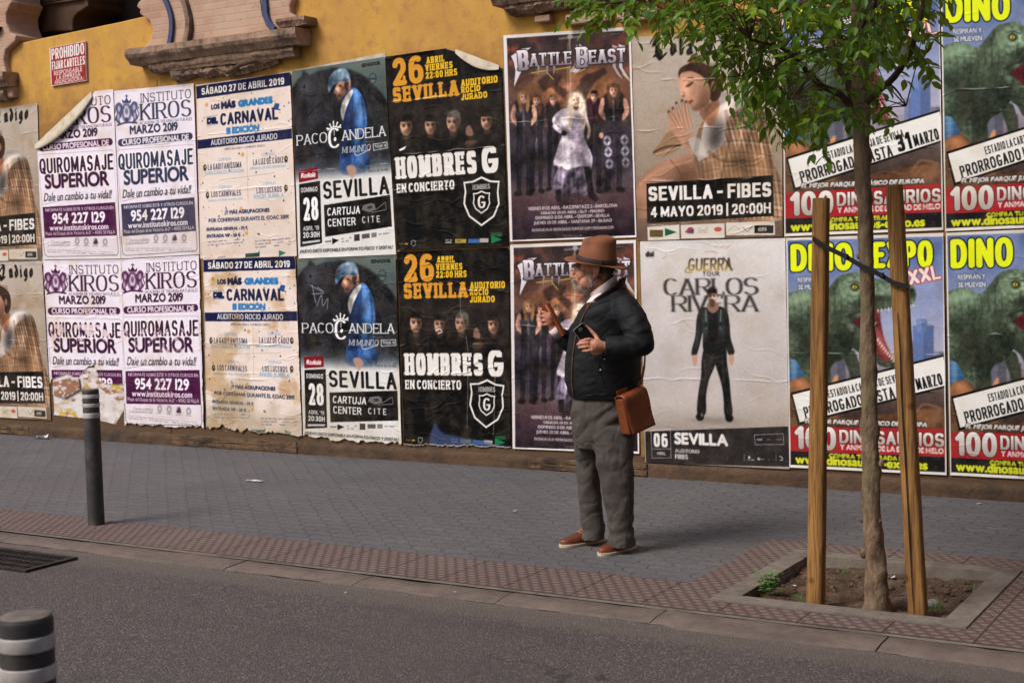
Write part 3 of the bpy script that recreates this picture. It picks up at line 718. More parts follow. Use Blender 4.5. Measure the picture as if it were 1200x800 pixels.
        yt = .70 if cap else E[:, :, 1].max()
        yb = 0.0 if cap else E[:, :, 1].min()
        E[:, :, 0] += shear * E[:, :, 1]
        xa, xb = min(xa, E[:, :, 0].min()), max(xb, E[:, :, 0].max())
        Q = np.empty_like(E); bo = bold
        Q[:, :, 0] = (x0 + bo) + (E[:, :, 0] - xa) / (xb - xa) * max(x1 - x0 - 2 * bo, 1); Q[:, :, 1] = (y1 - bo) - (E[:, :, 1] - yb) / (yt - yb) * max(y1 - y0 - 2 * bo, 1)
        if ang:
            cx, cy = (x0 + x1) / 2, (y0 + y1) / 2; a = radians(ang); dx = Q[:, :, 0] - cx; dy = Q[:, :, 1] - cy
            Q = np.stack([cx + dx * cos(a) - dy * sin(a), cy + dx * sin(a) + dy * cos(a)], -1)
        Q = Q[:, ::-1]
        m, (ya, yb_, xa_, xb_) = s.cov(Q)
        if bold > 0:
            sh = m.copy(); st = max(int(np.ceil(bold / .5)), 1)
            for k in range(12):
                an = 2 * pi * k / 12; dx, dy = bold * cos(an), bold * sin(an)
                sh = np.maximum(sh, shift(m, dx, dy))
            m = sh
        if get: return m
        if outline:
            o = m.copy()
            for k in range(12): o = np.maximum(o, shift(m, outline[1] * cos(pi * k / 6), outline[1] * sin(pi * k / 6)))
            s.paint(o, outline[0])
        s.paint(m, col, alpha); return m
    def skel(s, body, LT, RB, col, sw=.18, sh=.14, pn=6, serif=0, gap=.12, alpha=1.0, nib=0.0, ang=0.0, shear=0.0, outline=None, get=False, prefix='', wfac=1.0, grad=None, serif_t=.6, space=.5, asp=.72):
        x0, y0, x1, y1 = s._box(LT, RB)
        n_ = sum(1 for c_ in body if c_ != ' '); t_ = sum(space if c_ == ' ' else SKEL[prefix + c_][0] for c_ in body)
        Hm_ = (x1 - x0) / max(t_ * (asp - sw) + n_ * (sw + gap) - gap, .1)
        if y1 - y0 < Hm_: ym = (y0 + y1) / 2; y0, y1 = ym - Hm_ / 2, ym + Hm_ / 2
        Hh = y1 - y0; pw, ph = sw * Hh, sh * Hh
        if nib: pw, ph = sw * Hh, sh * Hh
        if any(ch in 'ÁÉÍÓÚ' for ch in body) and False: pass
        items = []; tot = 0.0; fixed = 0.0
        for ch in body:
            if ch == ' ': items.append((None, space)); tot += space; continue
            wd, st = SKEL[prefix + ch]; items.append((st, wd)); tot += wd; fixed += pw + gap * Hh
        ns = sum(1 for a in items if a[0] is not None); fixed -= gap * Hh
        k = max((x1 - x0 - fixed) / max(tot, .01), .5)
        m = np.zeros((s.h, s.w)); xx = x0 + pw / 2; cx, cy = (x0 + x1) / 2, (y0 + y1) / 2; an = radians(ang)
        inner = Hh - ph
        def seg(P):
            P = np.array(P, float)
            if ang:
                dx, dy = P[:, 0] - cx, P[:, 1] - cy; P = np.stack([cx + dx * cos(an) - dy * sin(an), cy + dx * sin(an) + dy * cos(an)], 1)
            S_ = []
            for a, b in zip(P[:-1], P[1:]):
                n = max(int(np.hypot(*(b - a)) / .7), 1); S_.append(a + (b - a) * (np.arange(n) / n)[:, None])
            S_.append(P[-1:]); S_ = np.concatenate(S_); return S_
        def stroke(P, w_, h_):
            S_ = seg(P); r = max(w_, h_) / 2 + 1.5
            ya, yb = max(int(S_[:, 1].min() - r), 0), min(int(S_[:, 1].max() + r) + 1, s.h); xa, xb = max(int(S_[:, 0].min() - r), 0), min(int(S_[:, 0].max() + r) + 1, s.w)
            if ya >= yb or xa >= xb: return
            Y, X = s.Y[ya:yb, xa:xb].ravel(), s.X[ya:yb, xa:xb].ravel(); best = np.full(len(X), 1e9)
            for q in S_:
                dx, dy = X - q[0], Y - q[1]
                if nib or ang:
                    a_ = nib + an; dx, dy = dx * cos(a_) + dy * sin(a_), -dx * sin(a_) + dy * cos(a_)
                # box-like pen: signed distance to a rounded rectangle
                ex, ey = np.abs(dx) - w_ / 2, np.abs(dy) - h_ / 2
                if pn >= 4: d = np.maximum(ex, ey)
                else:
                    rr = np.hypot(dx / (w_ / 2), dy / (h_ / 2)); d = (rr - 1) * min(w_, h_) / 2
                best = np.minimum(best, d)
            c_ = np.clip(.5 - best, 0, 1).reshape(yb - ya, xb - xa)
            m[ya:yb, xa:xb] = np.maximum(m[ya:yb, xa:xb], c_)
        for st, wd in items:
            if st is None: xx += wd * k; continue
            gw = wd * k
            for pl_ in st:
                P = [(xx + q[0] * gw + shear * q[1] * Hh, y1 - ph / 2 - q[1] * inner) for q in pl_]
                vert = abs(P[0][0] - P[-1][0]) < .4 * abs(P[0][1] - P[-1][1])
                stroke(P, pw, ph)
                if serif:
                    sx = serif * Hh / 2 + pw / 2
                    for e, oth, q in ((P[0], P[1], pl_[0]), (P[-1], P[-2], pl_[-1])):
                        steep = abs(e[1] - oth[1]) > .8 * abs(e[0] - oth[0])
                        if len(pl_) <= 3 and steep and (q[1] < .02 or .98 < q[1] < 1.02):
                            stroke([(e[0] - sx + pw / 2, e[1]), (e[0] + sx - pw / 2, e[1])], pw, ph * serif_t if ph > 2 else ph)
                        elif len(pl_) <= 3 and not steep and wd > .3 and q[0] > .7 and (q[1] < .02 or .98 < q[1] < 1.02):
                            dd = .16 * Hh * (1 if q[1] < .5 else -1); stroke([e, (e[0], e[1] - dd)], pw * .55, ph)
            xx += gw + pw + gap * Hh
        if get: return m
        if outline:
            o = m.copy()
            for q in range(12): o = np.maximum(o, shift(m, outline[1] * cos(pi * q / 6), outline[1] * sin(pi * q / 6)))
            s.paint(o, outline[0])
        if grad is not None:
            t = np.clip((s.Y - y0) / max(Hh, 1), 0, 1)[..., None]; c_ = np.asarray(grad[0], float) * (1 - t) + np.asarray(grad[1], float) * t
            s.a = s.a * (1 - m[..., None]) + c_ * m[..., None]
        else: s.paint(m, col, alpha)
        return m
    def wear(s, seed, amt=1.0, scratches=6, tone=(222, 214, 208)):
        r = random.Random(seed)
        n = vnoise(s.h, s.w, 60, 44, seed, 3); s.paint(np.clip((n - .78) * 9, 0, 1), tone, .22 * amt)
        s.tex(3.0 * amt, 120, seed + 1, None, 1)
        for i in range(scratches):
            x, y = r.uniform(0, s.w), r.uniform(0, s.h); L = r.uniform(6, 40); a = r.uniform(-.5, .5) + (pi / 2 if r.random() < .4 else 0)
            P = [(x + L * t * cos(a) + r.uniform(-1, 1), y + L * t * sin(a) + r.uniform(-1, 1)) for t in np.linspace(0, 1, 5)]
            Hi = np.linalg.inv(s.Hm); q = [tuple((Hi @ np.array([u, v, 1]))[:2] / (Hi @ np.array([u, v, 1]))[2]) for u, v in P]
            s.line(q, r.uniform(.5, 1.2) / s.sc, tone, r.uniform(.2, .6) * amt)
def outline_(ch): return outline(ch)
def shift(m, dx, dy):
    ix, iy = int(np.floor(dx)), int(np.floor(dy)); fx, fy = dx - ix, dy - iy
    def sh(a, x, y):
        o = np.zeros_like(a); h, w_ = a.shape
        ys, ye = max(y, 0), min(h + y, h); xs, xe = max(x, 0), min(w_ + x, w_)
        if ye > ys and xe > xs: o[ys:ye, xs:xe] = a[ys - y:ye - y, xs - x:xe - x]
        return o
    return sh(m, ix, iy) * (1 - fx) * (1 - fy) + sh(m, ix + 1, iy) * fx * (1 - fy) + sh(m, ix, iy + 1) * (1 - fx) * fy + sh(m, ix + 1, iy + 1) * fx * fy
def mat_paper():
    m, t, b = new_mat('printed_paper'); N = NT(t)
    at = N.n('ShaderNodeAttribute'); at.attribute_name = 'print'; co = N.coord()
    c = N.mix(N.ramp(N.noise(co, 7, 5, .7), [(.45, 0.0), (.75, .12)]), at.outputs['Color'], S(150, 132, 112))
    N.l(c, b.inputs['Base Color']); b.inputs['Roughness'].default_value = .6; b.inputs['Specular IOR Level'].default_value = .1
    N.bump(N.val('ADD', N.noise(co, 18, 4, .6), N.val('MULTIPLY', N.noise(co, 140, 2), .15)), .25, .004, b); return m
M['paper'] = mat_paper()
M['paperback'] = stone('paper_back', S(206, 196, 178), S(188, 176, 156), 8, .8, .3, .003, 60, S(160, 146, 124), 6)
def grid_mesh(name, V, cols, keep, mat, parent=None):
    """V: (h, w, 3) points, cols: (h, w, 3) srgb 0..255, keep: (h-1, w-1) bool faces"""
    h, wd = V.shape[:2]; idx = np.arange(h * wd).reshape(h, wd)
    q = np.stack([idx[1:, :-1], idx[1:, 1:], idx[:-1, 1:], idx[:-1, :-1]], -1)[keep]
    used = np.zeros(h * wd, bool); used[q.ravel()] = True; re = np.cumsum(used) - 1
    v = V.reshape(-1, 3)[used]; q = re[q].astype(np.int32); c = cols.reshape(-1, 3)[used]
    me = bpy.data.meshes.new(name); me.vertices.add(len(v)); me.vertices.foreach_set('co', v.astype(np.float32).ravel())
    me.loops.add(q.size); me.loops.foreach_set('vertex_index', q.ravel()); me.polygons.add(len(q)); me.polygons.foreach_set('loop_start', np.arange(0, q.size, 4, dtype=np.int32))
    me.update(calc_edges=True); me.polygons.foreach_set('use_smooth', np.ones(len(q), bool))
    ca = me.color_attributes.new('print', 'FLOAT_COLOR', 'POINT'); rgba = np.ones((len(c), 4), np.float32); rgba[:, :3] = lin(np.clip(c, 0, 255)); ca.data.foreach_set('color', rgba.ravel())
    me.materials.append(mat); o = bpy.data.objects.new(name, me); C.objects.link(o)
    if parent is not None: o.parent = parent
    return o
def poster(art, quad, label, off, seed, group=None, creases=(), cut=None, torn_bottom=0.0, torn_sides=0.0, wr=1.0, stains=0.0, edit=None, cat='poster', rip=None):
    """paste one sheet on the wall: real creases and lifted edges in its mesh, torn edges cut out of it"""
    a = art.a.copy(); h, wd = a.shape[:2]; r = np.random.RandomState(seed)
    st = art.__class__.__new__(art.__class__); st.__dict__ = dict(art.__dict__); st.a = a
    if edit: edit(st); a = st.a
    a = np.clip((a - 19) * 1.15, 3, 248)          # ink density of the print run
    Wq = [np.array(W(*q)) for q in quad]
    u = (np.arange(wd) / (wd - 1))[None, :, None]; v = (np.arange(h) / (h - 1))[:, None, None]
    Hq = homography([(0, 0), (1, 0), (1, 1), (0, 1)], [W(*q) for q in quad])
    uu, vv = np.broadcast_arrays(u[..., 0], v[..., 0]); den = Hq[2, 0] * uu + Hq[2, 1] * vv + 1
    X = (Hq[0, 0] * uu + Hq[0, 1] * vv + Hq[0, 2]) / den; Z = (Hq[1, 0] * uu + Hq[1, 1] * vv + Hq[1, 2]) / den
    D = np.full((h, wd), off) + .0025 * wr * vnoise(h, wd, 5, 4, seed, 3)
    D += .0015 * wr * vnoise(h, wd, 26, 7, seed + 2, 2)
    px = (np.arange(wd) / (wd - 1))[None, :]; py = (np.arange(h) / (h - 1))[:, None]
    # folds across the sheet
    for cv in creases:
        wav = .006 * (vnoise(1, wd, 1, 9, seed + int(cv * 100), 2) - .5) * 2
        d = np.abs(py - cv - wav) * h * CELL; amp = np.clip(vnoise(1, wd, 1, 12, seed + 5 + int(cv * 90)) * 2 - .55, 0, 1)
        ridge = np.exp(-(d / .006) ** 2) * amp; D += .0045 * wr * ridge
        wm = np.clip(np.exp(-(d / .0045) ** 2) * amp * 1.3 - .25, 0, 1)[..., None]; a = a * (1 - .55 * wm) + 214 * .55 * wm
    rr = random.Random(seed)
    for i in range(int(26 * wr)):        # small glue wrinkles, mostly horizontal
        cx, cy, L, an = rr.uniform(0, 1) * wd, rr.uniform(0, 1) * h, rr.uniform(14, 70), rr.gauss(0, .22)
        x0, x1, y0, y1 = max(int(cx - L), 0), min(int(cx + L), wd), max(int(cy - L), 0), min(int(cy + L), h)
        if x1 - x0 < 3 or y1 - y0 < 3: continue
        gx = np.arange(x0, x1)[None] - cx; gy = np.arange(y0, y1)[:, None] - cy
        t = gx * cos(an) + gy * sin(an); n = -gx * sin(an) + gy * cos(an) + 2.5 * np.sin(t * .11 + i)
        D[y0:y1, x0:x1] += rr.uniform(.001, .0032) * wr * np.exp(-(n / rr.uniform(1.1, 2.0)) ** 2) * np.clip(1 - (t / (L * .8)) ** 2, 0, 1)
    # edges lifting off the wall
    e = np.minimum(np.minimum(px, 1 - px) * wd, np.minimum(py, 1 - py) * h) * CELL
    D += .005 * wr * np.exp(-(e / .015) ** 2) * vnoise(h, wd, 9, 7, seed + 9)
    keep = np.ones((h, wd), bool); edge = np.full((h, wd), 99.0)
    if torn_bottom:
        prof = vnoise(1, wd, 1, 10, seed + 20, 4)[0]; spike = np.clip(vnoise(1, wd, 1, 22, seed + 21, 2)[0] - .6, 0, 1) * 1.6
        lim = 1 - torn_bottom * np.clip(prof * 1.1 - .25 + spike, 0, 1.3); dist = (lim[None] - py) * h; keep &= dist > 0; edge = np.minimum(edge, np.where(dist > 0, dist, 99))
        D += torn_bottom * .35 * np.clip(1 - dist / 14, 0, 1) * np.clip(vnoise(1, wd, 1, 14, seed + 22) - .3, 0, 1)
    if torn_sides:
        for sd_ in (0, 1):
            prof = torn_sides * np.clip(vnoise(1, h, 1, 16, seed + 30 + sd_, 4)[0] - .45, 0, 1)
            dist = ((px if sd_ == 0 else 1 - px) - prof[:, None]) * wd; keep &= dist > 0; edge = np.minimum(edge, np.where(dist > 0, dist, 99))
    rag = (vnoise(h, wd, 50, 36, seed + 40, 3) - .5) * 10
    for P in (cut or []):                 # polygons (survey pixels) torn clean away
        q = np.array([art.__class__.__dict__ and homog(Hq, *W(*t)) for t in P]) * [wd, h]
        m = st.mask(q, raw=True); mb = blur(m, 2); keep &= mb < .5; edge = np.minimum(edge, np.where(mb < .5, (0.5 - mb) * 9 + (mb < .01) * 99, 99))
    for P in (rip or []):                 # ragged holes where the top layer is gone
        q = np.array([homog(Hq, *W(*t)) for t in P]) * [wd, h]
        m = blur(st.mask(q, raw=True), 3) + .06 * rag; keep &= m < .5; edge = np.minimum(edge, np.where(m < .5, (.5 - m) * 9 + (m < .12) * 99, 99))
    wm = np.clip(1.4 - edge / 2.2, 0, 1)[..., None] * .85; a = a * (1 - wm) + np.array([206, 198, 190.]) * wm
    if stains:
        n = np.clip((vnoise(h, wd, 7, 5, seed + 50, 4) - .55) * 5, 0, 1)[..., None] * stains; a = a * (1 - n) + a * n * np.array([.84, .76, .62])
        n = np.clip((vnoise(h, wd, 3, 3, seed + 51, 4) + .9 * py ** 3 - .85) * 3, 0, 1)[..., None] * stains; a = a * (1 - n * .6) + np.array([150, 132, 104.]) * n * .6
    V = np.stack([X, -D, Z], -1)
    k = keep[:-1, :-1] & keep[1:, :-1] & keep[:-1, 1:] & keep[1:, 1:]
    ctr = V[h // 2, wd // 2].copy(); o = grid_mesh('poster' if cat == 'poster' else cat.replace(' ', '_'), V - ctr, a, k, M['paper']); o.location = ctr
    return tag(o, label, cat, group)
def homog(Hq, x, z):
    q = np.linalg.inv(Hq) @ np.array([x, z, 1.0]); return (q[0] / q[2], q[1] / q[2])
# ------------------------------------------------------------------ the posters' artwork
WHITE = (228, 226, 224)
def small_lines(A, x0, y0, x1, y1, n, col, alpha=.75, seed=1, h=.5, dens=.7):
    """rows of print too small to read at any distance"""
    r = random.Random(seed)
    for i in range(n):
        yy = y0 + (y1 - y0) * (i + .5) / n; hh = (y1 - y0) / n * h; x = x0 + r.uniform(0, .04) * (x1 - x0); xe = x1 - r.uniform(0, .1) * (x1 - x0)
        while x < xe:
            L = r.uniform(1.5, 5.5) * hh
            if r.random() < dens + .2: A.rect(x, yy - hh / 2, min(x + L, xe), yy + hh / 2, col, alpha * r.uniform(.5, 1))
            x += L + hh * .8
def portrait(A, c, r, skin, hair, seed=1, turn=0.0, beard=0.0, light=-1, longhair=0.0, shade=.8, hairtop=.42):
    """a small printed head: hair, face planes, eyes, nose, mouth"""
    x, y = c; sk = np.array(skin, float); rnd = random.Random(seed)
    A.ell((x - turn * r * .25, y - r * .38), (r * .9, r * 1.06), hair, 1, 0, .12)
    if longhair:
        for s_ in (-1, 1): A.ell((x + s_ * r * .85 - turn * r * .3, y + r * (.6 + .5 * longhair)), (r * .45, r * (1.0 + longhair)), hair, .95, s_ * 6, .2)
    A.ell((x - turn * r * .1, y + r * 1.25), (r * .52, r * .55), sk * .42, 1, 0, .3)
    f = A.poly([(x - r * .78, y - r * .45), (x - r * .5, y - r * .85), (x + r * .45, y - r * .85), (x + r * .78, y - r * .4), (x + r * .74, y + r * .35), (x + r * .42, y + r * 1.0), (x + r * .02, y + r * 1.2), (x - r * .42, y + r * 1.0), (x - r * .74, y + r * .35)], sk * .92, 1, True)
    A.ell((x + light * r * .42 + turn * r * .2, y + r * .1), (r * .38, r * .8), sk * 1.18, .75, 0, .7, f)
    A.ell((x - light * r * .65, y + r * .2), (r * .42, r * 1.0), sk * .42, shade, 0, .7, f)
    A.ell((x + turn * r * .2, y + r * .95), (r * .5, r * .28), sk * .6, .5, 0, .6, f)
    for s_ in (-1, 1):
        ex = x + s_ * r * .33 + turn * r * .25
        A.ell((ex, y - r * .12), (r * .24, r * .15), sk * .45, .8, 0, .5, f); A.ell((ex, y - r * .1), (r * .12, r * .07), (26, 20, 18), .95, 0, .3, f)
        A.line([(ex - r * .24, y - r * .32), (ex + r * .2, y - r * .36)], r * .13, np.array(hair) * .7, .9, clip=f)
    nx = x + turn * r * .32
    A.line([(nx, y - r * .1), (nx + turn * r * .1, y + r * .32)], r * .18, sk * 1.2, .6, clip=f); A.ell((nx, y + r * .42), (r * .2, r * .08), sk * .45, .8, 0, .5, f)
    A.ell((nx, y + r * .68), (r * .28, r * .08), (112, 58, 52), .8, 0, .4, f)
    if beard: A.ell((x, y + r * .85), (r * .62, r * .45), np.array(hair) * .9, beard, 0, .5, f); A.ell((nx, y + r * .68), (r * .22, r * .06), (120, 70, 62), .8, 0, .4, f)
    ht = A.ell((x - turn * r * .25, y - r * 1.06), (r * .84, r * hairtop), hair, 1, 0, .35)
    for k in range(9): hx = x - r * .8 + k * r * .2; A.line([(hx, y - r * .66 - rnd.uniform(0, .1) * r), (hx + rnd.uniform(-.2, .2) * r, y - r * 1.35)], r * .1, np.array(hair) * rnd.uniform(.5, 1.7), .55, clip=ht)
    A.ell((x - light * r * .5, y - r * .55), (r * .4, r * .22), sk * .5, .5, 0, .8, f); A.ell((x + light * r * .2, y - r * .5), (r * .35, r * .16), sk * 1.2, .5, 0, .8, f)
    for s_ in (-1, 1): A.line([(x + s_ * r * .3 + turn * r * .25, y + r * .38), (x + s_ * r * .44, y + r * .72)], r * .07, sk * .5, .5, clip=f)
    A.dapple(f, .10, 60, seed + 3, 2); return f
# ---- slab lettered black rock poster
def art_rock():
    A = Art([(453, 67), (587.5, 48.2), (597, 288), (467, 293)], (440, 30, 2.963), (25, 22, 24))
    A.vgrad([(90, (22, 20, 22)), (300, (34, 30, 30)), (430, (26, 23, 24)), (600, (20, 18, 20)), (760, (17, 16, 18))])
    A.tex(9, 7, 5)
    gold, yel = (206, 148, 58), (226, 184, 46)
    A.ell((255, 380), (190, 95), (70, 62, 58), .55, 0, .8)
    for (x, y, r, tn, li, hr, sd) in ((110, 352, 27, .1, -1, (34, 28, 26), 1), (194, 350, 25, .0, -1, (22, 18, 18), 2), (272, 338, 28, -.5, -1, (92, 86, 82), 3), (388, 334, 25, -.1, -1, (40, 32, 30), 4)):
        A.ell((x, y + r * 2.6), (r * 1.9, r * 1.5), (30, 27, 28), .95, 0, .25)
        portrait(A, (x, y), r * .96, (172, 138, 118), hr, sd, tn, .0, li, 0, .85)
    A.poly([(318, 356), (330, 348), (342, 372), (338, 384), (318, 380)], (150, 118, 100), .8, True); A.poly([(316, 404), (352, 400), (350, 414), (330, 428), (318, 420)], (140, 108, 92), .8, True)
    for k in range(4): A.line([(322 + k * 8, 402), (326 + k * 8, 416)], 1.6, (60, 42, 36), .8)
    A.vgrad([(415, (24, 21, 22)), (460, (20, 18, 20))], np.clip((A.Y - A.ymid(405)) / 14, 0, 1) * np.clip((A.ymid(470) - A.Y) / 8, 0, 1), .75)
    for x in (100, 225, 330): A.ell((x, 535), (42, 26), (54, 42, 38), .5, 0, .8)
    A.photo()
    A.skel('26', (60, 122), (172, 196), gold, .24, .20, 3, .22, .10)
    A.skel('ABRIL', (180, 112), (243, 127), yel, .24, .2, 6, .16, .16); A.skel('VIERNES', (176, 138), (271, 149), yel, .24, .2, 6, .16, .16); A.skel('22:00 HRS', (177, 164), (287, 174), yel, .22, .18, 6, .14, .14)
    A.skel('SEVILLA', (63, 222), (292, 240), gold, .25, .2, 6, .18, .15)
    A.skel('AUDITORIO', (300, 190), (427, 199), yel, .24, .2, 6, .15, .14); A.skel('ROCÍO', (300, 216), (367, 228), yel, .24, .2, 6, .15, .14); A.skel('JURADO', (300, 240), (391, 251), yel, .24, .2, 6, .15, .14)
    wt = (222, 218, 214)
    A.skel('HOMBRES', (72, 458), (355, 513), wt, .23, .17, 6, .1, .1); A.skel('G', (370, 428), (430, 505), wt, .23, .17, 6, 0, .1)
    A.skel('EN CONCIERTO', (77, 550), (278, 568), wt, .2, .16, 6, .1, .12)
    # shield badge
    def shield(cx, cy, w, h): return [(cx - w, cy - h * .78), (cx - w * .5, cy - h * .82), (cx, cy - h), (cx + w * .5, cy - h * .84), (cx + w, cy - h * .82), (cx + w * .93, cy - h * .4), (cx + w * 1.0, cy + h * .1), (cx + w * .7, cy + h * .62), (cx, cy + h), (cx - w * .7, cy + h * .62), (cx - w, cy + h * .1), (cx - w * .92, cy - h * .4)]
    A.poly(shield(371, 610, 63, 86), wt); A.poly(shield(371, 610, 57, 79), (20, 18, 20))
    A.poly(shield(371, 613, 30, 40), wt); A.poly(shield(371, 613, 26, 35), (20, 18, 20)); A.skel('G', (357, 592), (386, 632), wt, .2, .12, 3)
    A.skel('HOMBRES', (340, 553), (400, 566), wt, .12, .1, 6, .14, .1)
    for x, y, w_, c in ((280, 748, 38, (204, 178, 70)), (325, 748, 40, (80, 130, 196)), (365, 746, 30, (208, 200, 190)), (404, 726, 38, (36, 104, 70))):
        A.rect(x, y - 8, x + w_, y + 6, c, .8)
    A.poly([(404, 728), (442, 742), (404, 756)], (46, 130, 88), .9)
    small_lines(A, 246, 740, 272, 756, 2, wt, .8, 3); small_lines(A, 284, 742, 316, 752, 1, (40, 40, 40), .8, 4); small_lines(A, 405, 718, 444, 726, 1, wt, .6, 5); A.text('corporal', (80, 752), (120, 762), (196, 170, 80), 0, .9, cap=False) if False else small_lines(A, 84, 752, 120, 762, 1, (196, 170, 80), .9, 6)
    A.poly(shield(136, 755, 9, 12), (150, 148, 146), .8); A.poly(shield(136, 755, 6, 8), (22, 20, 22))
    A.wear(11, .7, 8); return A
# ---- purple course poster
def art_course(ink, ink2):
    A = Art([(135, 107), (228, 98), (235, 298), (143, 303)], (0, 0, 2.5), (224, 216, 226))
    A.tex(4, 5, 3)
    # crest: crowned head between two rampant supporters
    A.ell((374, 330), (15, 21), ink, .85, 0, .3); A.ell((374, 330), (9, 14), (214, 206, 218), .9, 0, .3); A.ell((374, 327), (5, 7), ink, .6, 0, .3)
    A.poly([(362, 303), (360, 292), (368, 298), (374, 286), (380, 298), (388, 291), (386, 303)], ink); A.line([(374, 288), (374, 279)], 2.4, ink); A.line([(370, 283), (378, 283)], 2, ink)
    for s_ in (-1, 1):
        q = lambda x, y: (374 + s_ * x, y - s_ * x * .08)
        A.poly([q(12, 312), q(20, 300), q(30, 304), q(33, 316), q(28, 330), q(32, 344), q(26, 360), q(16, 364), q(20, 350), q(14, 338)], ink, .85, True); A.ell(q(22, 318), (4, 6), (210, 202, 216), .7, 0, .4); A.ell(q(24, 342), (3.5, 7), (210, 202, 216), .6, 0, .4)
        A.line([q(30, 352), q(36, 338), q(32, 326), q(36, 318)], 2.6, ink, .9, True); A.line([q(14, 312), q(7, 318)], 2.5, ink)
    A.line([(348, 368), (374, 360), (404, 361)], 4, ink, .9, True); A.ell((374, 352), (6, 5), ink, .9)
    kir = np.array(ink) * .8
    A.skel('INSTITUTO', (415, 276), (562, 289), kir, .12, .09, 6, .16, .2, asp=.9); A.skel('KIROS', (413, 307), (563, 340), kir, .18, .065, 3, .16, .12, serif_t=.9, asp=.9)
    A.text('ACADEMIA DE TERAPIAS NATURALES', (412, 358), (565, 353), kir, .0, .95)
    A.text('MARZO 2019', (383, 372), (524, 381), kir, 1.1)
    def rrect(x0, y0, x1, y1, dy, r, col, al=1.0):
        P = []
        for cx, cy, a0 in ((x1 - r, y0 + r + dy, -90), (x1 - r, y1 - r + dy, 0), (x0 + r, y1 - r, 90), (x0 + r, y0 + r, 180)):
            for a in np.radians(np.linspace(a0, a0 + 90, 6)): P.append((cx + r * cos(a), cy + r * sin(a)))
        return A.poly(P, col, al)
    rrect(349, 408, 567, 430, -19, 10, ink2); A.text('CURSO PROFESIONAL DE', (360, 411), (556, 409), (232, 226, 234), .6)
    hal = (176, 164, 184)
    A.skel('QUIROMASAJE', (349, 452), (569, 482), kir, .18, .15, 3, 0, .08, outline=((238, 232, 240), 2.4)); A.text('SUPERIOR', (365, 507), (556, 521), kir, 1.6)
    rrect(345, 440, 571, 446, -12, 3, hal, .0)
    A.text('Dale un cambio a tu vida!!', (361, 556), (564, 567), (52, 46, 56), .35, 1, .28, cap=False)
    A.line([(362, 590), (440, 572), (560, 560)], 1.0, (60, 54, 64), .6, True)
    A.poly([(358, 598), (572, 578), (577, 676), (363, 692)], ink2)
    lt = (232, 226, 236)
    A.text('INFÓRMATE SOBRE ÉSTE Y OTROS CURSOS EN', (366, 604), (568, 597), lt, .15, .95); A.text('954 227 129', (386, 623), (543, 631), lt, 1.2); A.text('www.institutokiros.com', (378, 652), (552, 659), lt, .6, cap=False); A.text('Plaza del Duque de la Victoria, 6-2º - 41002 SEVILLA', (366, 676), (571, 671), lt, .05, .95, cap=False)
    g = (84, 76, 90)
    A.text('Cursos avalados', (384, 700), (440, 704), g, 0, .9, cap=False); A.text('y recomendados por', (372, 710), (440, 714), g, 0, .9, cap=False)
    for x in (460, 487, 514, 542): A.ell((x, 697), (7, 8), g, .5, 0, .3); A.ell((x, 697), (3.5, 4), (220, 214, 224), .8, 0, .3); small_lines(A, x - 9, 707, x + 9, 713, 1, g, .6, x)
    A.poly([(506, 704), (516, 686), (522, 703)], ink2)
    small_lines(A, 366, 724, 572, 736, 2, g, .6, 9, .45)
    for P in ([(358, 692), (363, 742), (372, 748), (576, 735), (580, 726), (577, 676)],): A.line(P, 1.6, g, .9)
    A.line([(349, 440), (345, 448), (357, 592)], 1.3, hal, .9); A.line([(349, 440), (565, 424), (569, 430), (577, 580)], 1.3, hal, .9)
    A.wear(21, .8, 5, (240, 236, 240)); return A
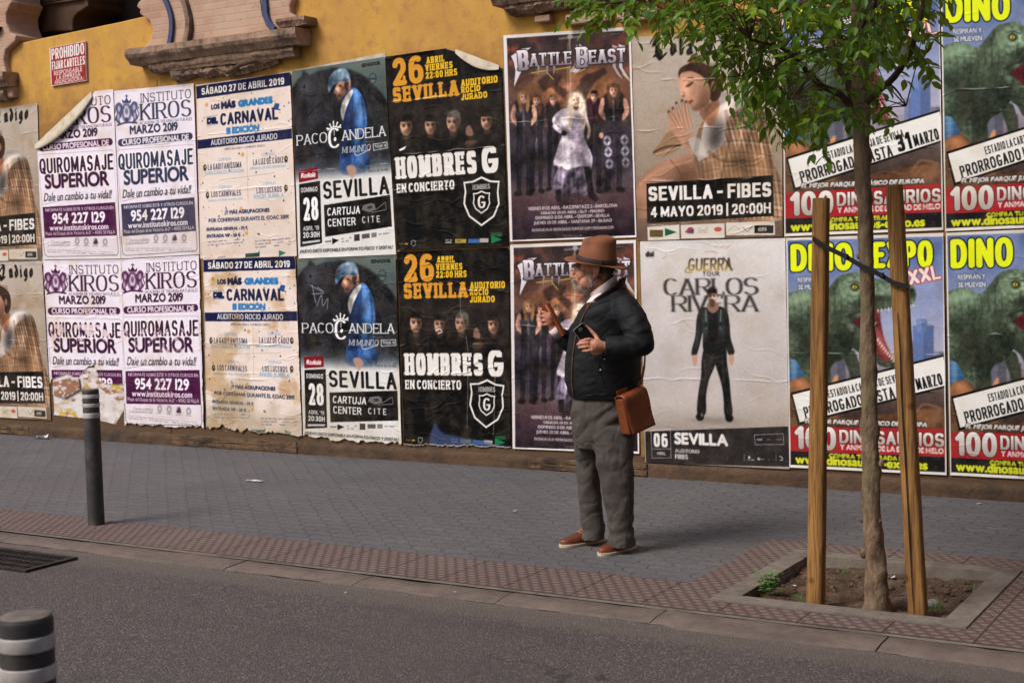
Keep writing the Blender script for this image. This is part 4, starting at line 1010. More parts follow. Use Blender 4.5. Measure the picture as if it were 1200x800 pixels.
# ---- carnival poster
def art_carnival():
    A = Art([(239, 303), (345, 300), (354, 509), (242, 502)], (225, 280, 3.2), (222, 208, 200))
    navy, blue = (30, 38, 78), (52, 122, 178)
    n = vnoise(A.h, A.w, 8, 6, 4, 3)[..., None]; A.a = A.a * (1 - np.clip((n - .5) * 2, 0, 1) * .3) + np.array([214, 176, 166.]) * np.clip((n - .5) * 2, 0, 1) * .3
    r = random.Random(6)
    for i in range(120):
        x, y = r.uniform(48, 400), r.uniform(122, 720); c = r.choice([(44, 44, 60), (206, 150, 70), (74, 130, 176), (40, 40, 50)])
        rr = r.uniform(1.2, 3.0) if r.random() < .8 else r.uniform(4, 6)
        if rr < 3.5 or c == (206, 150, 70): A.ell((x, y), (rr, rr), c, .85, 0, .3)
    A.poly([(45, 79), (383, 64), (387, 112), (47, 124)], navy); A.skel('SÁBADO 27 DE ABRIL 2019', (64, 92), (362, 101), (232, 226, 222), .2, .17, 6, 0, .14)
    A.text('LOS', (98, 149), (130, 168), navy, 1.2); A.text('MÁS', (134, 146), (188, 168), navy, 2.2); A.text('GRANDES', (196, 146), (322, 166), blue, 2.2)
    A.text('DEL', (82, 195), (124, 219), navy, 2.0); A.skel('CARNAVAL', (131, 189), (342, 223), navy, .24, .2, 3, 0, .06)
    A.poly([(322, 186), (330, 168), (346, 172), (342, 190)], (40, 90, 150)); A.line([(318, 186), (348, 194)], 3, navy); A.line([(80, 192), (122, 190)], 1.5, blue); A.line([(82, 223), (124, 221)], 1.5, blue)
    A.text('III EDICIÓN', (153, 240), (274, 259), blue, 1.6)
    A.poly([(48, 272), (391, 265), (392, 301), (49, 305)], navy); A.skel('AUDITORIO ROCIO JURADO', (97, 278), (338, 295), (226, 222, 222), .15, .13, 6, 0, .12)
    A.text('APERTURA 19:00 H  COMIENZO 20:00 H', (146, 312), (292, 319), navy, 0, .9)
    lb = (104, 156, 196)
    for x0, x1, y, a, b, bx in ((85, 208, 345, 'LA GADITANISSIMA', 'JUAN CARLOS ARAGÓN', 74), (250, 361, 343, 'LA LUZ DE CÁDIZ', 'ORIGINAL DE KIKE REMOLINO', 370), (97, 206, 447, 'LOS CARNÍVALES', 'ORIGINAL ANTONIO MARTÍNEZ ARES', 83), (263, 355, 448, 'LOS LUCEROS', 'ÁNGEL SUBIELA', 370)):
        A.text('COMPARSA', ((x0 + x1) / 2 - 24, y), ((x0 + x1) / 2 + 24, y + 12), lb, 0, .9); A.skel(a, (x0, y + 19), (x1, y + 42), navy, .13, .11, 6, 0, .14); A.text(b, (x0 - 12, y + 47), (x1 + 8, y + 58), lb, .2, .95)
        A.ell((bx, y + 30), (6, 9), (36, 34, 44), .9, 0, .2); A.ell((bx + 1, y + 28), (2, 3), (230, 200, 120), .9)
    A.line([(228, 330), (232, 520)], 1.2, (170, 150, 146)); A.line([(130, 426), (330, 418)], 1.2, (170, 150, 146))
    A.text('¡Y MÁS AGRUPACIONES', (146, 541), (311, 557), navy, .7); A.text('POR CONFIRMAR DURANTE EL COAC 2019!', (86, 567), (381, 587), navy, .5)
    A.text('ENTRADA GENERAL - 25 €', (78, 600), (231, 613), navy, .8); A.text('ENTRADA VIP - 50 €', (79, 624), (204, 638), navy, .8)
    small_lines(A, 80, 645, 215, 668, 2, navy, .5, 2, .4); small_lines(A, 255, 658, 395, 692, 3, navy, .5, 3, .4)
    A.rect(222, 706, 275, 722, (30, 60, 60)); A.poly([(345, 704), (372, 716), (346, 728)], (36, 116, 110)); small_lines(A, 68, 705, 150, 718, 1, (60, 80, 120), .7, 4); small_lines(A, 300, 708, 330, 718, 1, (160, 110, 60), .7, 5)
    A.wear(31, .9, 6, (236, 226, 220)); return A
# ---- horse and singer poster
def art_horse():
    A = Art([(350, 303), (466, 298), (471, 522), (357, 513)], (225, 280, 3.2), (218, 216, 214))
    A.vgrad([(70, (104, 116, 112)), (160, (84, 94, 94)), (300, (64, 72, 76)), (380, (80, 90, 98)), (440, (128, 140, 152)), (492, (214, 212, 210))])
    A.tex(6, 9, 8)
    fade = np.clip((A.ymid(488) - A.Y) / (A.ymid(488) - A.ymid(405)), 0, 1)
    hs = A.poly([(398, 780), (398, 150), (420, 112), (440, 98), (444, 72), (456, 84), (470, 96), (500, 84), (560, 78), (640, 96), (700, 132), (752, 196), (790, 262), (800, 520), (600, 520)], (30, 30, 34), .95, False, 2, fade); A.dapple(hs * fade, .45, 7, 61, 2); A.dapple(hs * fade, .15, 50, 62, 2)
    A.ell((470, 200), (58, 110), (62, 62, 68), .8, 12, .7, hs * fade); A.ell((452, 140), (22, 30), (88, 88, 94), .7, 15, .7, hs); A.ell((446, 250), (14, 60), (24, 24, 28), .7, 6, .6, hs * fade); A.ell((436, 290), (24, 28), (70, 70, 76), .6, 0, .7, hs * fade)
    A.ell((448, 138), (6, 5), (12, 12, 14), .95, 20, .3); A.ell((446, 136), (2, 1.5), (170, 170, 176), .9)
    A.line([(430, 160), (470, 176), (500, 172)], 3, (22, 22, 26), .8, True); A.line([(420, 300), (470, 240), (520, 200)], 3.0, (24, 24, 28), .8, True)
    for k in range(14): A.line([(505 + k * 13, 90 + k * 3), (520 + k * 14, 170 + k * 6), (512 + k * 16, 250 + k * 4)], 3, (66, 66, 72) if k % 2 else (26, 26, 30), .5, True, (1, .3), hs * fade)
    for k in range(9): A.line([(660 + k * 11, 140 + k * 12), (700 + k * 9, 240 + k * 10), (720 + k * 6, 330 + k * 8)], 4, (84, 100, 104), .35, True, None, fade)
    jk = A.poly([(604, 182), (636, 162), (664, 178), (686, 226), (692, 300), (686, 380), (694, 470), (584, 470), (588, 380), (600, 320), (588, 260), (592, 214)], (44, 72, 112), .97, True, 0, np.clip(fade * 1.6, 0, 1)); A.dapple(jk, .4, 8, 63, 2); A.dapple(jk, .12, 40, 64, 2)
    A.ell((616, 300), (26, 140), (24, 42, 78), .75, 4, .6, jk); A.ell((664, 240), (20, 60), (104, 146, 196), .7, -6, .7, jk); A.ell((650, 390), (18, 60), (82, 124, 178), .5, 0, .7, jk); A.line([(640, 190), (634, 300), (640, 430)], 4, (28, 50, 90), .7, True, None, jk); A.line([(672, 200), (680, 300), (660, 380), (630, 450)], 4, (30, 52, 92), .6, True, None, jk)
    A.poly([(590, 236), (606, 196), (632, 170), (640, 178), (612, 236), (598, 280)], (196, 190, 178), .9, True)   # shirt
    A.line([(606, 215), (600, 262)], 2, (120, 112, 104), .6)
    fc = A.poly([(568, 158), (590, 122), (624, 118), (632, 150), (622, 172), (604, 188), (588, 200), (576, 192), (572, 180), (564, 172)], (164, 124, 104), 1, True)
    A.ell((600, 178), (20, 14), (84, 62, 54), .7, -30, .6, fc); A.ell((582, 160), (7, 14), (206, 166, 144), .7, 20, .6, fc); A.ell((590, 150), (7, 4), (58, 40, 36), .8, 15, .5, fc); A.poly([(606, 142), (624, 138), (622, 170), (610, 166)], (48, 40, 38), .9, True); A.ell((626, 158), (6, 9), (176, 130, 112), .9, 10, .3); A.line([(578, 188), (590, 184)], 2.4, (90, 52, 46), .8)
    cp = A.poly([(541, 150), (546, 118), (566, 92), (596, 84), (620, 94), (628, 118), (624, 138), (590, 134), (560, 150), (546, 170)], (96, 118, 136), 1, True)
    A.ell((600, 102), (24, 12), (140, 160, 174), .7, 15, .7, cp); A.ell((560, 140), (18, 22), (58, 74, 92), .8, 30, .6, cp); A.line([(546, 150), (580, 130), (624, 132)], 2, (60, 74, 90), .9, True)
    A.dapple(jk, .3, 14, 65); A.dapple(fc, .25, 30, 66); A.dapple(cp, .3, 26, 67)
    A.poly([(608, 448), (632, 444), (646, 462), (640, 480), (628, 492), (618, 478)], (184, 146, 126), .85, True)
    A.photo()
    A.text('SENADOR', (676, 76), (752, 86), (30, 34, 36), .8); A.line([(684, 100), (748, 96)], 1.2, (50, 56, 58), .7); A.line([(690, 110), (745, 107)], 1.0, (50, 56, 58), .5); A.ell((719, 136), (15, 17), (44, 70, 70), .8, 0, .15); A.ell((719, 136), (11, 13), (96, 106, 104), 1, 0, .15); A.rect(706, 133, 733, 142, (40, 60, 60), .7)
    wt = (234, 234, 236)
    A.skel('PACO', (417, 316), (536, 350), wt, .15, .07, 3, .16, .10, asp=.95, outline=((40, 44, 50), .8)); A.skel('C', (538, 302), (588, 376), wt, .17, .08, 3, 0, .1, asp=1.2); A.ell((566, 344), (5, 6), wt, 1); A.line([(563, 330), (563, 312)], 2, wt)
    A.skel('ANDELA', (592, 316), (764, 354), wt, .15, .07, 3, .16, .10, asp=.95, outline=((40, 44, 50), .8))
    for k, (x, y) in enumerate(((536, 302), (547, 288), (561, 280), (576, 285), (588, 296))): A.line([(561 + (x - 561) * .62, 304 - (4 if k % 4 else 0)), (x, y)], 4, wt, 1, False, (1, .4)); A.ell((x, y), (2.6, 3), wt)
    A.line([(538, 308), (562, 298), (590, 304)], 3, wt, 1, True)
    A.skel('MI MUNDO', (592, 380), (702, 396), wt, .12, .07, 3, .12, .12, shear=.12); A.poly([(712, 378), (768, 376), (769, 399), (713, 402)], wt, .9); A.poly([(714, 380), (766, 378), (767, 397), (715, 400)], (48, 54, 58)); A.text("TOUR '19", (718, 383), (764, 394), wt, .3)
    A.line([(640, 400), (646, 412), (668, 408), (700, 396)], 1.8, wt, .9, True)
    bk = (24, 22, 24)
    A.poly([(424, 441), (497, 436), (499, 478), (426, 484)], (128, 26, 44)); A.text('Radiolé', (433, 451), (490, 471), (234, 226, 226), .9, cap=False, shear=.15)
    A.poly([(426, 489), (506, 486), (511, 703), (430, 707)], bk); A.skel('DOMINGO', (433, 503), (496, 522), wt, .16, .13, 6, 0, .13); A.skel('28', (440, 538), (499, 622), wt, .17, .14, 3, .08, .07); A.skel("ABRIL '19", (441, 638), (500, 656), wt, .15, .13, 6, 0, .12); A.skel('20:30H', (440, 662), (502, 677), wt, .2, .17, 3, 0, .12); A.rect(438, 690, 503, 697, wt, .8)
    A.skel('SEVILLA', (516, 492), (770, 562), bk, .21, .16, 3, 0, .12)
    A.poly([(519, 573), (772, 566), (775, 677), (523, 683)], bk); A.skel('CARTUJA', (531, 591), (655, 612), wt, .16, .14, 6, 0, .16, shear=.08); A.skel('CENTER', (533, 628), (638, 651), wt, .15, .14, 6, 0, .16); A.skel('CITE', (663, 634), (730, 652), wt, .14, .12, 6, 0, .5)
    A.poly([(662, 606), (668, 592), (700, 586), (712, 592), (716, 612), (690, 618)], (120, 118, 118), .9); A.line([(716, 612), (752, 590), (756, 616), (700, 620)], 2, (150, 148, 148), .8); A.rect(684, 596, 702, 606, (60, 58, 58))
    g = (60, 58, 58); A.poly([(548, 690), (575, 700), (549, 712)], bk); small_lines(A, 522, 694, 546, 706, 1, g, .8, 7); small_lines(A, 582, 692, 625, 712, 2, g, .7, 8, .5); A.rect(631, 688, 652, 711, (40, 38, 40), .9); A.rect(660, 690, 690, 706, g, .8); A.rect(696, 690, 716, 706, g, .6); small_lines(A, 722, 692, 770, 704, 1, g, .7, 9)
    A.text('¡NUEVO DISCO DISPONIBLE EN FORMATO FÍSICO Y DIGITAL!', (428, 728), (776, 741), (40, 38, 40), .5, 1, .12)
    A.text('Diario de Sevilla', (690, 468), (768, 479), (60, 64, 66), .1, .9, cap=False); small_lines(A, 428, 428, 455, 434, 1, g, .6, 10)
    A.wear(41, .8, 7); return A
# ---- metal band poster
def art_metal():
    A = Art([(591, 42), (740, 32), (747, 278), (599, 283)], (580, 20, 2.963), (222, 216, 216))
    inn = A.mask([(45, 76), (466, 48), (489, 757), (65, 774)])
    bgA = A.a.copy()
    A.vgrad([(40, (58, 48, 52)), (110, (66, 54, 56)), (190, (80, 62, 60)), (270, (92, 68, 64)), (330, (78, 60, 62)), (400, (60, 52, 60)), (500, (54, 50, 60)), (590, (82, 70, 76)), (650, (78, 58, 64)), (700, (58, 44, 54)), (780, (40, 30, 38))])
    A.tex(20, 9, 12, None, 4)
    n = vnoise(A.h, A.w, 14, 10, 77, 4); fl = np.clip((n - .5) * 4, 0, 1)
    edgeL = A.ell_mask((40, 110), (90, 90), 0, .9) + A.ell_mask((478, 110), (80, 110), 0, .9); A.paint(fl * np.clip(edgeL, 0, 1), (186, 92, 66), .8)
    A.ell((270, 262), (150, 70), (182, 120, 78), .36, 0, .9); A.ell((360, 250), (90, 60), (200, 132, 80), .32, 0, .9); A.paint(fl * A.ell_mask((260, 240), (200, 100), 0, .9), (226, 160, 90), .35)
    for P in ([(150, 226), (196, 190), (236, 206), (222, 236), (262, 262), (240, 282), (198, 246), (172, 262)], [(272, 260), (330, 200), (384, 176), (392, 196), (346, 232), (316, 292), (282, 300)], [(300, 214), (326, 196), (352, 214), (318, 252), (298, 240)]): A.poly(P, (58, 44, 40), .85, False, 1)
    A.line([(262, 70), (266, 270)], 5, (150, 132, 124), .9, taper=(1.2, .8)); A.line([(226, 78), (302, 70)], 5, (132, 126, 126), .95); A.ell((264, 70), (9, 8), (168, 160, 158), .9); A.line([(256, 90), (256, 262)], 1.6, (222, 170, 92), .7)
    # figures
    def body(cx, hy, s_, feet, top, legs, skin, hair, lh, sd, wide=1.0, arms=True, vest=None):
        hgt = feet - hy; sw = s_ * 2.0 * wide
        A.ell((cx, hy + s_ * 3.2), (sw * 1.05, s_ * 2.6), np.array(top) * .9, .98, 0, .15, pw=3)
        if arms:
            for q in (-1, 1): A.line([(cx + q * sw * .95, hy + s_ * 2.0), (cx + q * sw * 1.12, hy + s_ * 4.4), (cx + q * sw * .35, hy + s_ * 6.2)], s_ * .95, skin, .95, True)
        A.poly([(cx - sw * .85, hy + s_ * 1.6), (cx + sw * .85, hy + s_ * 1.6), (cx + sw * .72, hy + s_ * 6.4), (cx - sw * .72, hy + s_ * 6.4)], top, 1, False)
        for q in (-1, 1):
            A.poly([(cx + q * sw * .02, hy + s_ * 6), (cx + q * sw * .74, hy + s_ * 6), (cx + q * sw * .8, hy + hgt * .62), (cx + q * sw * .72, feet - s_ * .4), (cx + q * sw * .28, feet - s_ * .4), (cx + q * sw * .2, hy + hgt * .6)], legs, 1)
            A.ell((cx + q * sw * .6, feet - s_ * .2), (s_ * .9, s_ * .5), (20, 17, 20), .95, q * 8, .25); A.line([(cx + q * sw * .5, hy + hgt * .5), (cx + q * sw * .5, feet - s_)], s_ * .35, np.array(legs) * 1.5, .4)
        if vest is not None: A.line([(cx - s_ * .1, hy + s_ * 2), (cx, hy + s_ * 6)], s_ * .5, vest, .8); A.ell((cx - sw * .5, hy + s_ * 3), (s_ * .6, s_ * .8), np.array(top) * 1.6, .5, 0, .6)
        portrait(A, (cx, hy), s_, skin, hair, sd, 0, 0, -1, lh, .6)
    sk = (190, 146, 126)
    body(205, 290, 13, 600, (42, 36, 38), (34, 31, 38), sk, (90, 70, 60), 0, 3, .95, False)
    body(148, 292, 14, 606, (44, 41, 46), (36, 33, 40), sk, (92, 62, 50), 1.2, 2, 1.0, False, (84, 80, 86))
    body(347, 278, 14, 608, (62, 36, 42), (34, 31, 38), sk, (34, 28, 30), 0, 4, 1.15, False, (30, 27, 30)); A.ell((322, 345), (11, 40), (34, 30, 34), .9, 4, .3); A.ell((374, 345), (12, 42), (34, 30, 34), .9, -4, .3); A.ell((372, 412), (8, 9), sk, .9)
    body(104, 282, 16, 616, (40, 38, 44), (36, 34, 42), sk, (140, 106, 74), .9, 1, 1.05, True, (90, 88, 96)); A.ell((72, 345), (8, 16), (84, 62, 60), .6, 0, .5)
    body(415, 258, 17, 602, (34, 32, 38), (46, 42, 50), sk, (84, 60, 46), 1.3, 5, 1.15, True, (120, 116, 122))
    for (x, y) in ((392, 430), (452, 428), (396, 470), (454, 466), (400, 510), (456, 505)): A.ell((x, y), (13, 15), (176, 170, 182), .8, 0, .25); A.ell((x, y), (6, 7), (54, 48, 58), .9, 20, .2); A.line([(x - 10, y), (x + 10, y)], 3, (60, 54, 64), .8); A.line([(x, y - 12), (x, y + 12)], 3, (60, 54, 64), .7)
    # singer in a long pale dress
    A.ell((286, 330), (34, 62), (180, 166, 154), .95, 0, .25)
    dr = A.poly([(222, 330), (248, 318), (280, 326), (312, 320), (322, 350), (312, 400), (322, 440), (342, 490), (330, 540), (300, 520), (262, 540), (232, 596), (216, 560), (222, 520), (206, 510), (222, 450), (236, 410), (226, 380), (206, 372), (204, 352)], (178, 166, 178), 1, True)
    A.ell((250, 470), (20, 60), (228, 218, 226), .7, 10, .7, dr); A.ell((302, 480), (14, 60), (120, 108, 124), .6, -8, .7, dr); A.ell((226, 360), (16, 26), (232, 224, 230), .7, 20, .6, dr); A.line([(276, 340), (272, 420)], 2, (90, 80, 96), .8); A.poly([(252, 380), (304, 380), (298, 424), (258, 424)], (148, 136, 152), .8)
    for k in range(5): A.line([(256, 386 + k * 9), (300, 384 + k * 9)], 1.4, (84, 74, 90), .7)
    for k in range(12): A.line([(226 + k * 9, 440 + (k % 3) * 8), (214 + k * 11, 520 + (k % 4) * 12)], 1.6, (120, 110, 126) if k % 2 else (226, 218, 226), .5, clip=dr)
    sk2 = A.poly([(226, 520), (256, 530), (300, 520), (336, 532), (322, 620), (280, 610), (250, 632), (216, 640), (206, 580)], (84, 76, 90), .85, True)
    for k in range(16): A.line([(220 + k * 7, 520), (212 + k * 8, 630 - (k % 5) * 8)], 1.5, (140, 130, 146) if k % 2 else (44, 38, 50), .6, clip=sk2)
    A.poly([(312, 520), (334, 520), (346, 610), (366, 630), (352, 642), (328, 626)], (24, 20, 26), .98); A.poly([(214, 600), (232, 596), (234, 640), (216, 642)], (26, 22, 28), .95)
    A.line([(226, 350), (212, 380), (240, 402)], 14, (178, 166, 178), 1, True); A.ell((243, 404), (10, 8), (30, 26, 32), .9)
    A.line([(316, 345), (330, 390), (326, 420)], 10, (196, 170, 160), .9, True)
    portrait(A, (284, 292), 17, (198, 160, 142), (190, 174, 154), 8, -.2, 0, -1, 1.3, .5)
    A.line([(262, 300), (258, 350), (262, 390)], 12, (190, 174, 156), .9, True); A.line([(306, 300), (312, 350), (306, 390)], 12, (170, 156, 142), .9, True)
    grp = A.ell_mask((265, 440), (230, 210), 0, .25); A.dapple(grp, .26, 10, 71, 2); A.dapple(grp, .10, 60, 72, 2); A.dapple(dr, .22, 14, 73, 2); A.dapple(sk2, .35, 24, 74, 2)
    A.vgrad([(560, (58, 48, 54)), (620, (84, 66, 66)), (650, (70, 50, 50))], np.clip((A.Y - A.ymid(585)) / 30, 0, 1) * np.clip((A.ymid(650) - A.Y) / 10, 0, 1), .45)
    A.photo()
    # chiselled band name
    sil = ((232, 226, 232), (128, 118, 128)); ol = ((26, 20, 26), 1.6)
    def spike(P): A.poly(P, (26, 20, 26), 1, False); 
    for P in ([(60, 138), (98, 112), (130, 108), (104, 128), (96, 190), (70, 246), (76, 190), (70, 160)], [(296, 96), (334, 120), (306, 122), (316, 170), (286, 196), (272, 194), (292, 168)], [(432, 96), (456, 104), (440, 118), (446, 180), (474, 224), (452, 206), (434, 176)]): spike([(x + (1.8 if x > 100 else -1.8), y + 1.5) for x, y in P]); A.poly(P, (190, 182, 190)); A.poly([(x * .92 + 8 * (x > 200) * .9 + 5, y * .95 + 7) for x, y in P], (232, 226, 232), .5)
    A.skel('B', (84, 118), (124, 186), (200, 192, 200), .24, .13, 6, .1, .1, outline=ol, grad=sil, shear=-.04)
    A.skel('ATTLE', (124, 138), (270, 158), (200, 192, 200), .2, .13, 6, .22, .08, outline=ol, grad=sil, shear=.0)
    A.skel('B', (284, 108), (330, 176), (200, 192, 200), .22, .12, 6, .1, .1, outline=ol, grad=sil); A.skel('EAST', (328, 130), (456, 146), (200, 192, 200), .22, .14, 6, .2, .08, outline=ol, grad=sil)
    for x0, y0, x1, y1 in ((130, 196, 180, 188), (186, 196, 206, 218), (214, 184, 262, 176), (280, 198, 316, 182), (446, 200, 470, 224)): A.line([(x0, y0), (x1, y1)], 3.5, (196, 170, 74), .75, taper=(1, .3))
    for x in (152, 182, 206): A.poly([(x, 172), (x + 7, 172), (x + 1, 208)], (150, 142, 150), .95)
    wt = (214, 204, 206)
    for t, LT, RB in (('VIERNES 19 DE ABRIL - RAZZMATAZZ 2 - BARCELONA', (118, 659), (428, 659)), ('SÁBADO 20 DE ABRIL - BUT - MADRID', (162, 675), (383, 677)), ('DOMINGO 21 DE ABRIL - CUSTOM - SEVILLA', (144, 691), (401, 693)), ('JUEVES 25 DE ABRIL - SANTANA 27 - BILBAO', (138, 709), (409, 710)), ('ENTRADAS A LA VENTA EN DOCTORMUSIC.COM Y ENTRADAS.COM', (132, 734), (415, 735))):
        A.text(t, LT, RB, wt, .55)
    small_lines(A, 240, 754, 310, 768, 2, wt, .5, 3, .4)
    m = inn[..., None]; A.a = A.a * m + bgA * (1 - m)
    A.wear(51, .8, 6); return A
# ---- beige pop singer poster
def art_pop():
    A = Art([(741, 44), (917, 36), (918, 277), (748, 283)], (730, 20, 2.963), (196, 182, 164))
    A.vgrad([(60, (182, 170, 160)), (300, (172, 158, 144)), (560, (148, 132, 118)), (700, (120, 98, 84)), (790, (92, 74, 66))]); A.tex(5, 6, 15)
    ink = (22, 18, 18)
    A.skel('L', (100, 68), (162, 136), ink, .26, .08, 3, prefix='b', nib=-.7, outline=((224, 214, 198), 1.2)); A.skel('ola', (162, 84), (248, 126), ink, .26, .08, 3, prefix='b', nib=-.7, gap=.06, outline=((224, 214, 198), 1.2))
    A.skel('I', (270, 58), (338, 122), ink, .24, .08, 3, prefix='b', nib=-.7, outline=((224, 214, 198), 1.2)); A.skel('ndigo', (338, 66), (498, 116), ink, .26, .08, 3, prefix='b', nib=-.7, gap=.05, outline=((224, 214, 198), 1.2))
    sk = np.array((190, 146, 122.))
    # legs
    lg = A.poly([(50, 600), (70, 550), (120, 512), (170, 492), (250, 476), (300, 500), (320, 560), (300, 620), (60, 700)], sk * .86, 1, True); A.ell((140, 520), (70, 22), sk * 1.08, .7, -24, .7, lg); A.ell((210, 570), (60, 40), sk * .6, .6, -20, .8, lg); A.line([(168, 498), (200, 540), (210, 600)], 5, sk * .5, .6, True, None, lg)
    # coat
    coat = A.poly([(270, 380), (300, 345), (352, 300), (410, 282), (470, 296), (494, 340), (512, 420), (520, 500), (552, 580), (556, 700), (300, 700), (262, 560), (248, 470)], (138, 110, 88), 1, True)
    A.ell((470, 430), (40, 120), (120, 92, 70), .6, -12, .8, coat); A.ell((320, 420), (30, 60), (210, 178, 142), .6, 30, .8, coat)
    for k in range(-6, 12):           # checked cloth
        o = k * 30
        for dx, c, wd in ((0, (40, 32, 32), 4), (8, (214, 198, 176), 4), (15, (40, 32, 32), 4)): A.line([(250 + o + dx, 290), (300 + o + dx, 470), (330 + o + dx, 700)], wd, c, .5, True, None, coat * A.ell_mask((430, 540), (170, 230), 0, .3))
    for k in range(10):
        y = 330 + k * 42
        for dy, c in ((0, (46, 36, 36)), (9, (206, 190, 168))): A.line([(280, y + 40 + dy), (400, y + 14 + dy), (560, y + 30 + dy)], 3.2, c, .4, True, None, coat)
        A.line([(280, y + 62), (400, y + 36), (560, y + 52)], 1.6, (150, 52, 46), .5, True, None, coat)
    A.line([(350, 470), (330, 400), (368, 330), (410, 300)], 10, (96, 72, 56), .7, True, None, coat)
    A.poly([(300, 470), (340, 440), (470, 470), (520, 520), (530, 560), (300, 560)], (150, 118, 90), .5, True, 2, coat)
    # sleeve on the near arm
    sl_ = A.poly([(104, 476), (130, 440), (160, 400), (190, 404), (210, 440), (180, 470), (130, 486)], (150, 120, 94), 1, True); A.line([(110, 470), (150, 452), (200, 446)], 6, (44, 36, 34), .8, True, None, sl_); A.line([(116, 478), (160, 464), (200, 452)], 3, (208, 190, 166), .8, True, None, sl_)
    # hood and knit
    hd = A.poly([(290, 350), (320, 290), (340, 265), (400, 268), (450, 282), (480, 296), (440, 310), (390, 330), (360, 370), (352, 440), (300, 480), (262, 500), (270, 440)], (168, 158, 152), 1, True); A.ell((330, 380), (18, 70), (126, 116, 112), .7, 14, .7, hd); A.ell((410, 288), (40, 10), (196, 188, 182), .7, 6, .6, hd)
    A.poly([(268, 330), (300, 300), (336, 290), (330, 350), (310, 380), (290, 370)], sk * .72, 1, True)
    # hair and head
    A.ell((256, 158), (26, 22), (112, 72, 48), 1, 0, .2); A.ell((256, 152), (16, 10), (156, 108, 70), .7, 0, .5)
    A.poly([(196, 190), (212, 172), (250, 160), (300, 170), (340, 200), (346, 250), (330, 290), (306, 290), (296, 250), (250, 212), (212, 206), (198, 214)], (62, 44, 36), 1, True)
    fc = A.poly([(198, 214), (206, 196), (240, 190), (280, 210), (304, 250), (300, 300), (276, 322), (250, 330), (238, 318), (232, 300), (222, 286), (208, 282), (202, 268), (204, 250), (194, 240)], sk, 1, True)
    A.ell((282, 276), (22, 44), sk * .66, .7, 10, .8, fc); A.ell((226, 250), (18, 26), sk * 1.16, .7, 0, .8, fc); A.ell((262, 316), (24, 12), sk * .6, .7, -20, .7, fc)
    A.ell((233, 237), (12, 6), sk * .5, .7, -30, .5, fc); A.line([(222, 242), (234, 238), (246, 228)], 3, (34, 24, 22), .95, True); A.line([(212, 226), (228, 214), (246, 212)], 4, (70, 48, 38), .9, True); A.line([(203, 252), (208, 272)], 4, sk * 1.25, .7); A.ell((212, 276), (6, 3), sk * .5, .8); A.ell((238, 296), (9, 6), (142, 72, 66), .95, -35, .3); A.line([(230, 296), (246, 292)], 1.6, (84, 40, 38), .9)
    A.ell((316, 240), (8, 16), sk * .8, .95, 10, .3); A.line([(300, 196), (334, 230), (336, 276)], 8, (48, 34, 28), .8, True)
    A.ell((296, 300), (26, 44), (96, 64, 50), .55, 16, .9, fc); A.ell((246, 262), (12, 18), sk * .78, .5, 0, .9, fc); A.ell((218, 222), (14, 8), sk * 1.22, .6, -10, .8, fc); A.line([(206, 262), (214, 266), (216, 276)], 3, sk * .62, .7, True); A.line([(236, 306), (250, 318), (262, 322)], 4, sk * .6, .5, True, None, fc)
    A.poly([(286, 320), (306, 300), (330, 300), (322, 352), (300, 372), (288, 350)], (110, 76, 58), .6, True, 2)
    for k in range(16): A.line([(216 + k * 8, 180 + abs(k - 8) * 2), (250 + k * 5, 164), (300 + k * 2.6, 190 + k * 5)], 1.6, (104, 72, 54) if k % 2 else (34, 24, 22), .6, True)
    for P in ([(360, 330), (372, 420), (352, 520), (340, 600)], [(430, 300), (446, 380), (430, 470)], [(300, 470), (350, 500), (420, 500)], [(480, 330), (500, 430), (520, 560)]): A.line(P, 14, (74, 54, 42), .38, True, (1, .4), coat)
    for P in ([(400, 300), (416, 380), (400, 460)], [(460, 310), (476, 400), (486, 500)]): A.line(P, 10, (214, 184, 150), .35, True, (1, .4), coat)
    A.line([(64, 580), (130, 530), (240, 500)], 10, sk * 1.15, .4, True, None, lg); A.ell((260, 600), (70, 60), (88, 58, 46), .55, 0, .9, lg)
    # hands pressed together before the mouth
    for P in ([(160, 330), (172, 322), (196, 380), (250, 420), (270, 450), (240, 470), (200, 430), (170, 390)], ): A.poly(P, sk * .96, 1, True)
    for a, b, c in (((188, 300), (204, 350), (214, 392)), ((208, 292), (216, 340), (226, 386)), ((222, 296), (228, 340), (238, 384)), ((162, 330), (186, 366), (204, 400)), ((176, 318), (196, 360), (214, 396))): A.line([a, b, c], 11, sk * .62, .9, True); A.line([a, b, c], 8.5, sk * 1.04, 1, True, (.7, 1.1)); A.ell(a, (3, 4), (70, 34, 38), .9)
    A.line([(150, 385), (180, 390), (230, 410)], 11, sk * .95, 1, True, (.7, 1.2)); A.ell((232, 430), (26, 24), sk * .94, 1, 30, .3); A.ell((238, 440), (18, 14), sk * .7, .5, 30, .7)
    A.poly([(230, 430), (262, 420), (290, 470), (262, 490)], (176, 166, 160), 1, True)
    A.dapple(coat, .22, 6, 81, 2); A.dapple(lg, .10, 6, 83, 2); A.dapple(hd, .14, 8, 84, 2); A.dapple(fc, .07, 8, 85, 2)
    A.photo()
    # bars
    A.poly([(84, 578), (522, 549), (526, 690), (87, 716)], (24, 20, 22)); wt = (228, 224, 222)
    A.skel('SEVILLA - FIBES', (91, 596), (516, 616), wt, .225, .18, 6, 0, .1); A.skel('4 MAYO 2019 | 20:00H', (99, 660), (515, 679), wt, .2, .16, 6, 0, .1)
    for (x0, y0, x1, y1, d) in ((88, 728, 198, 775, -8), (203, 721, 354, 768, -6), (359, 713, 528, 757, -5)):
        A.poly([(x0, y0), (x1, y0 + d), (x1 + 1, y1 + d + 3), (x0 + 2, y1)], (214, 208, 200))
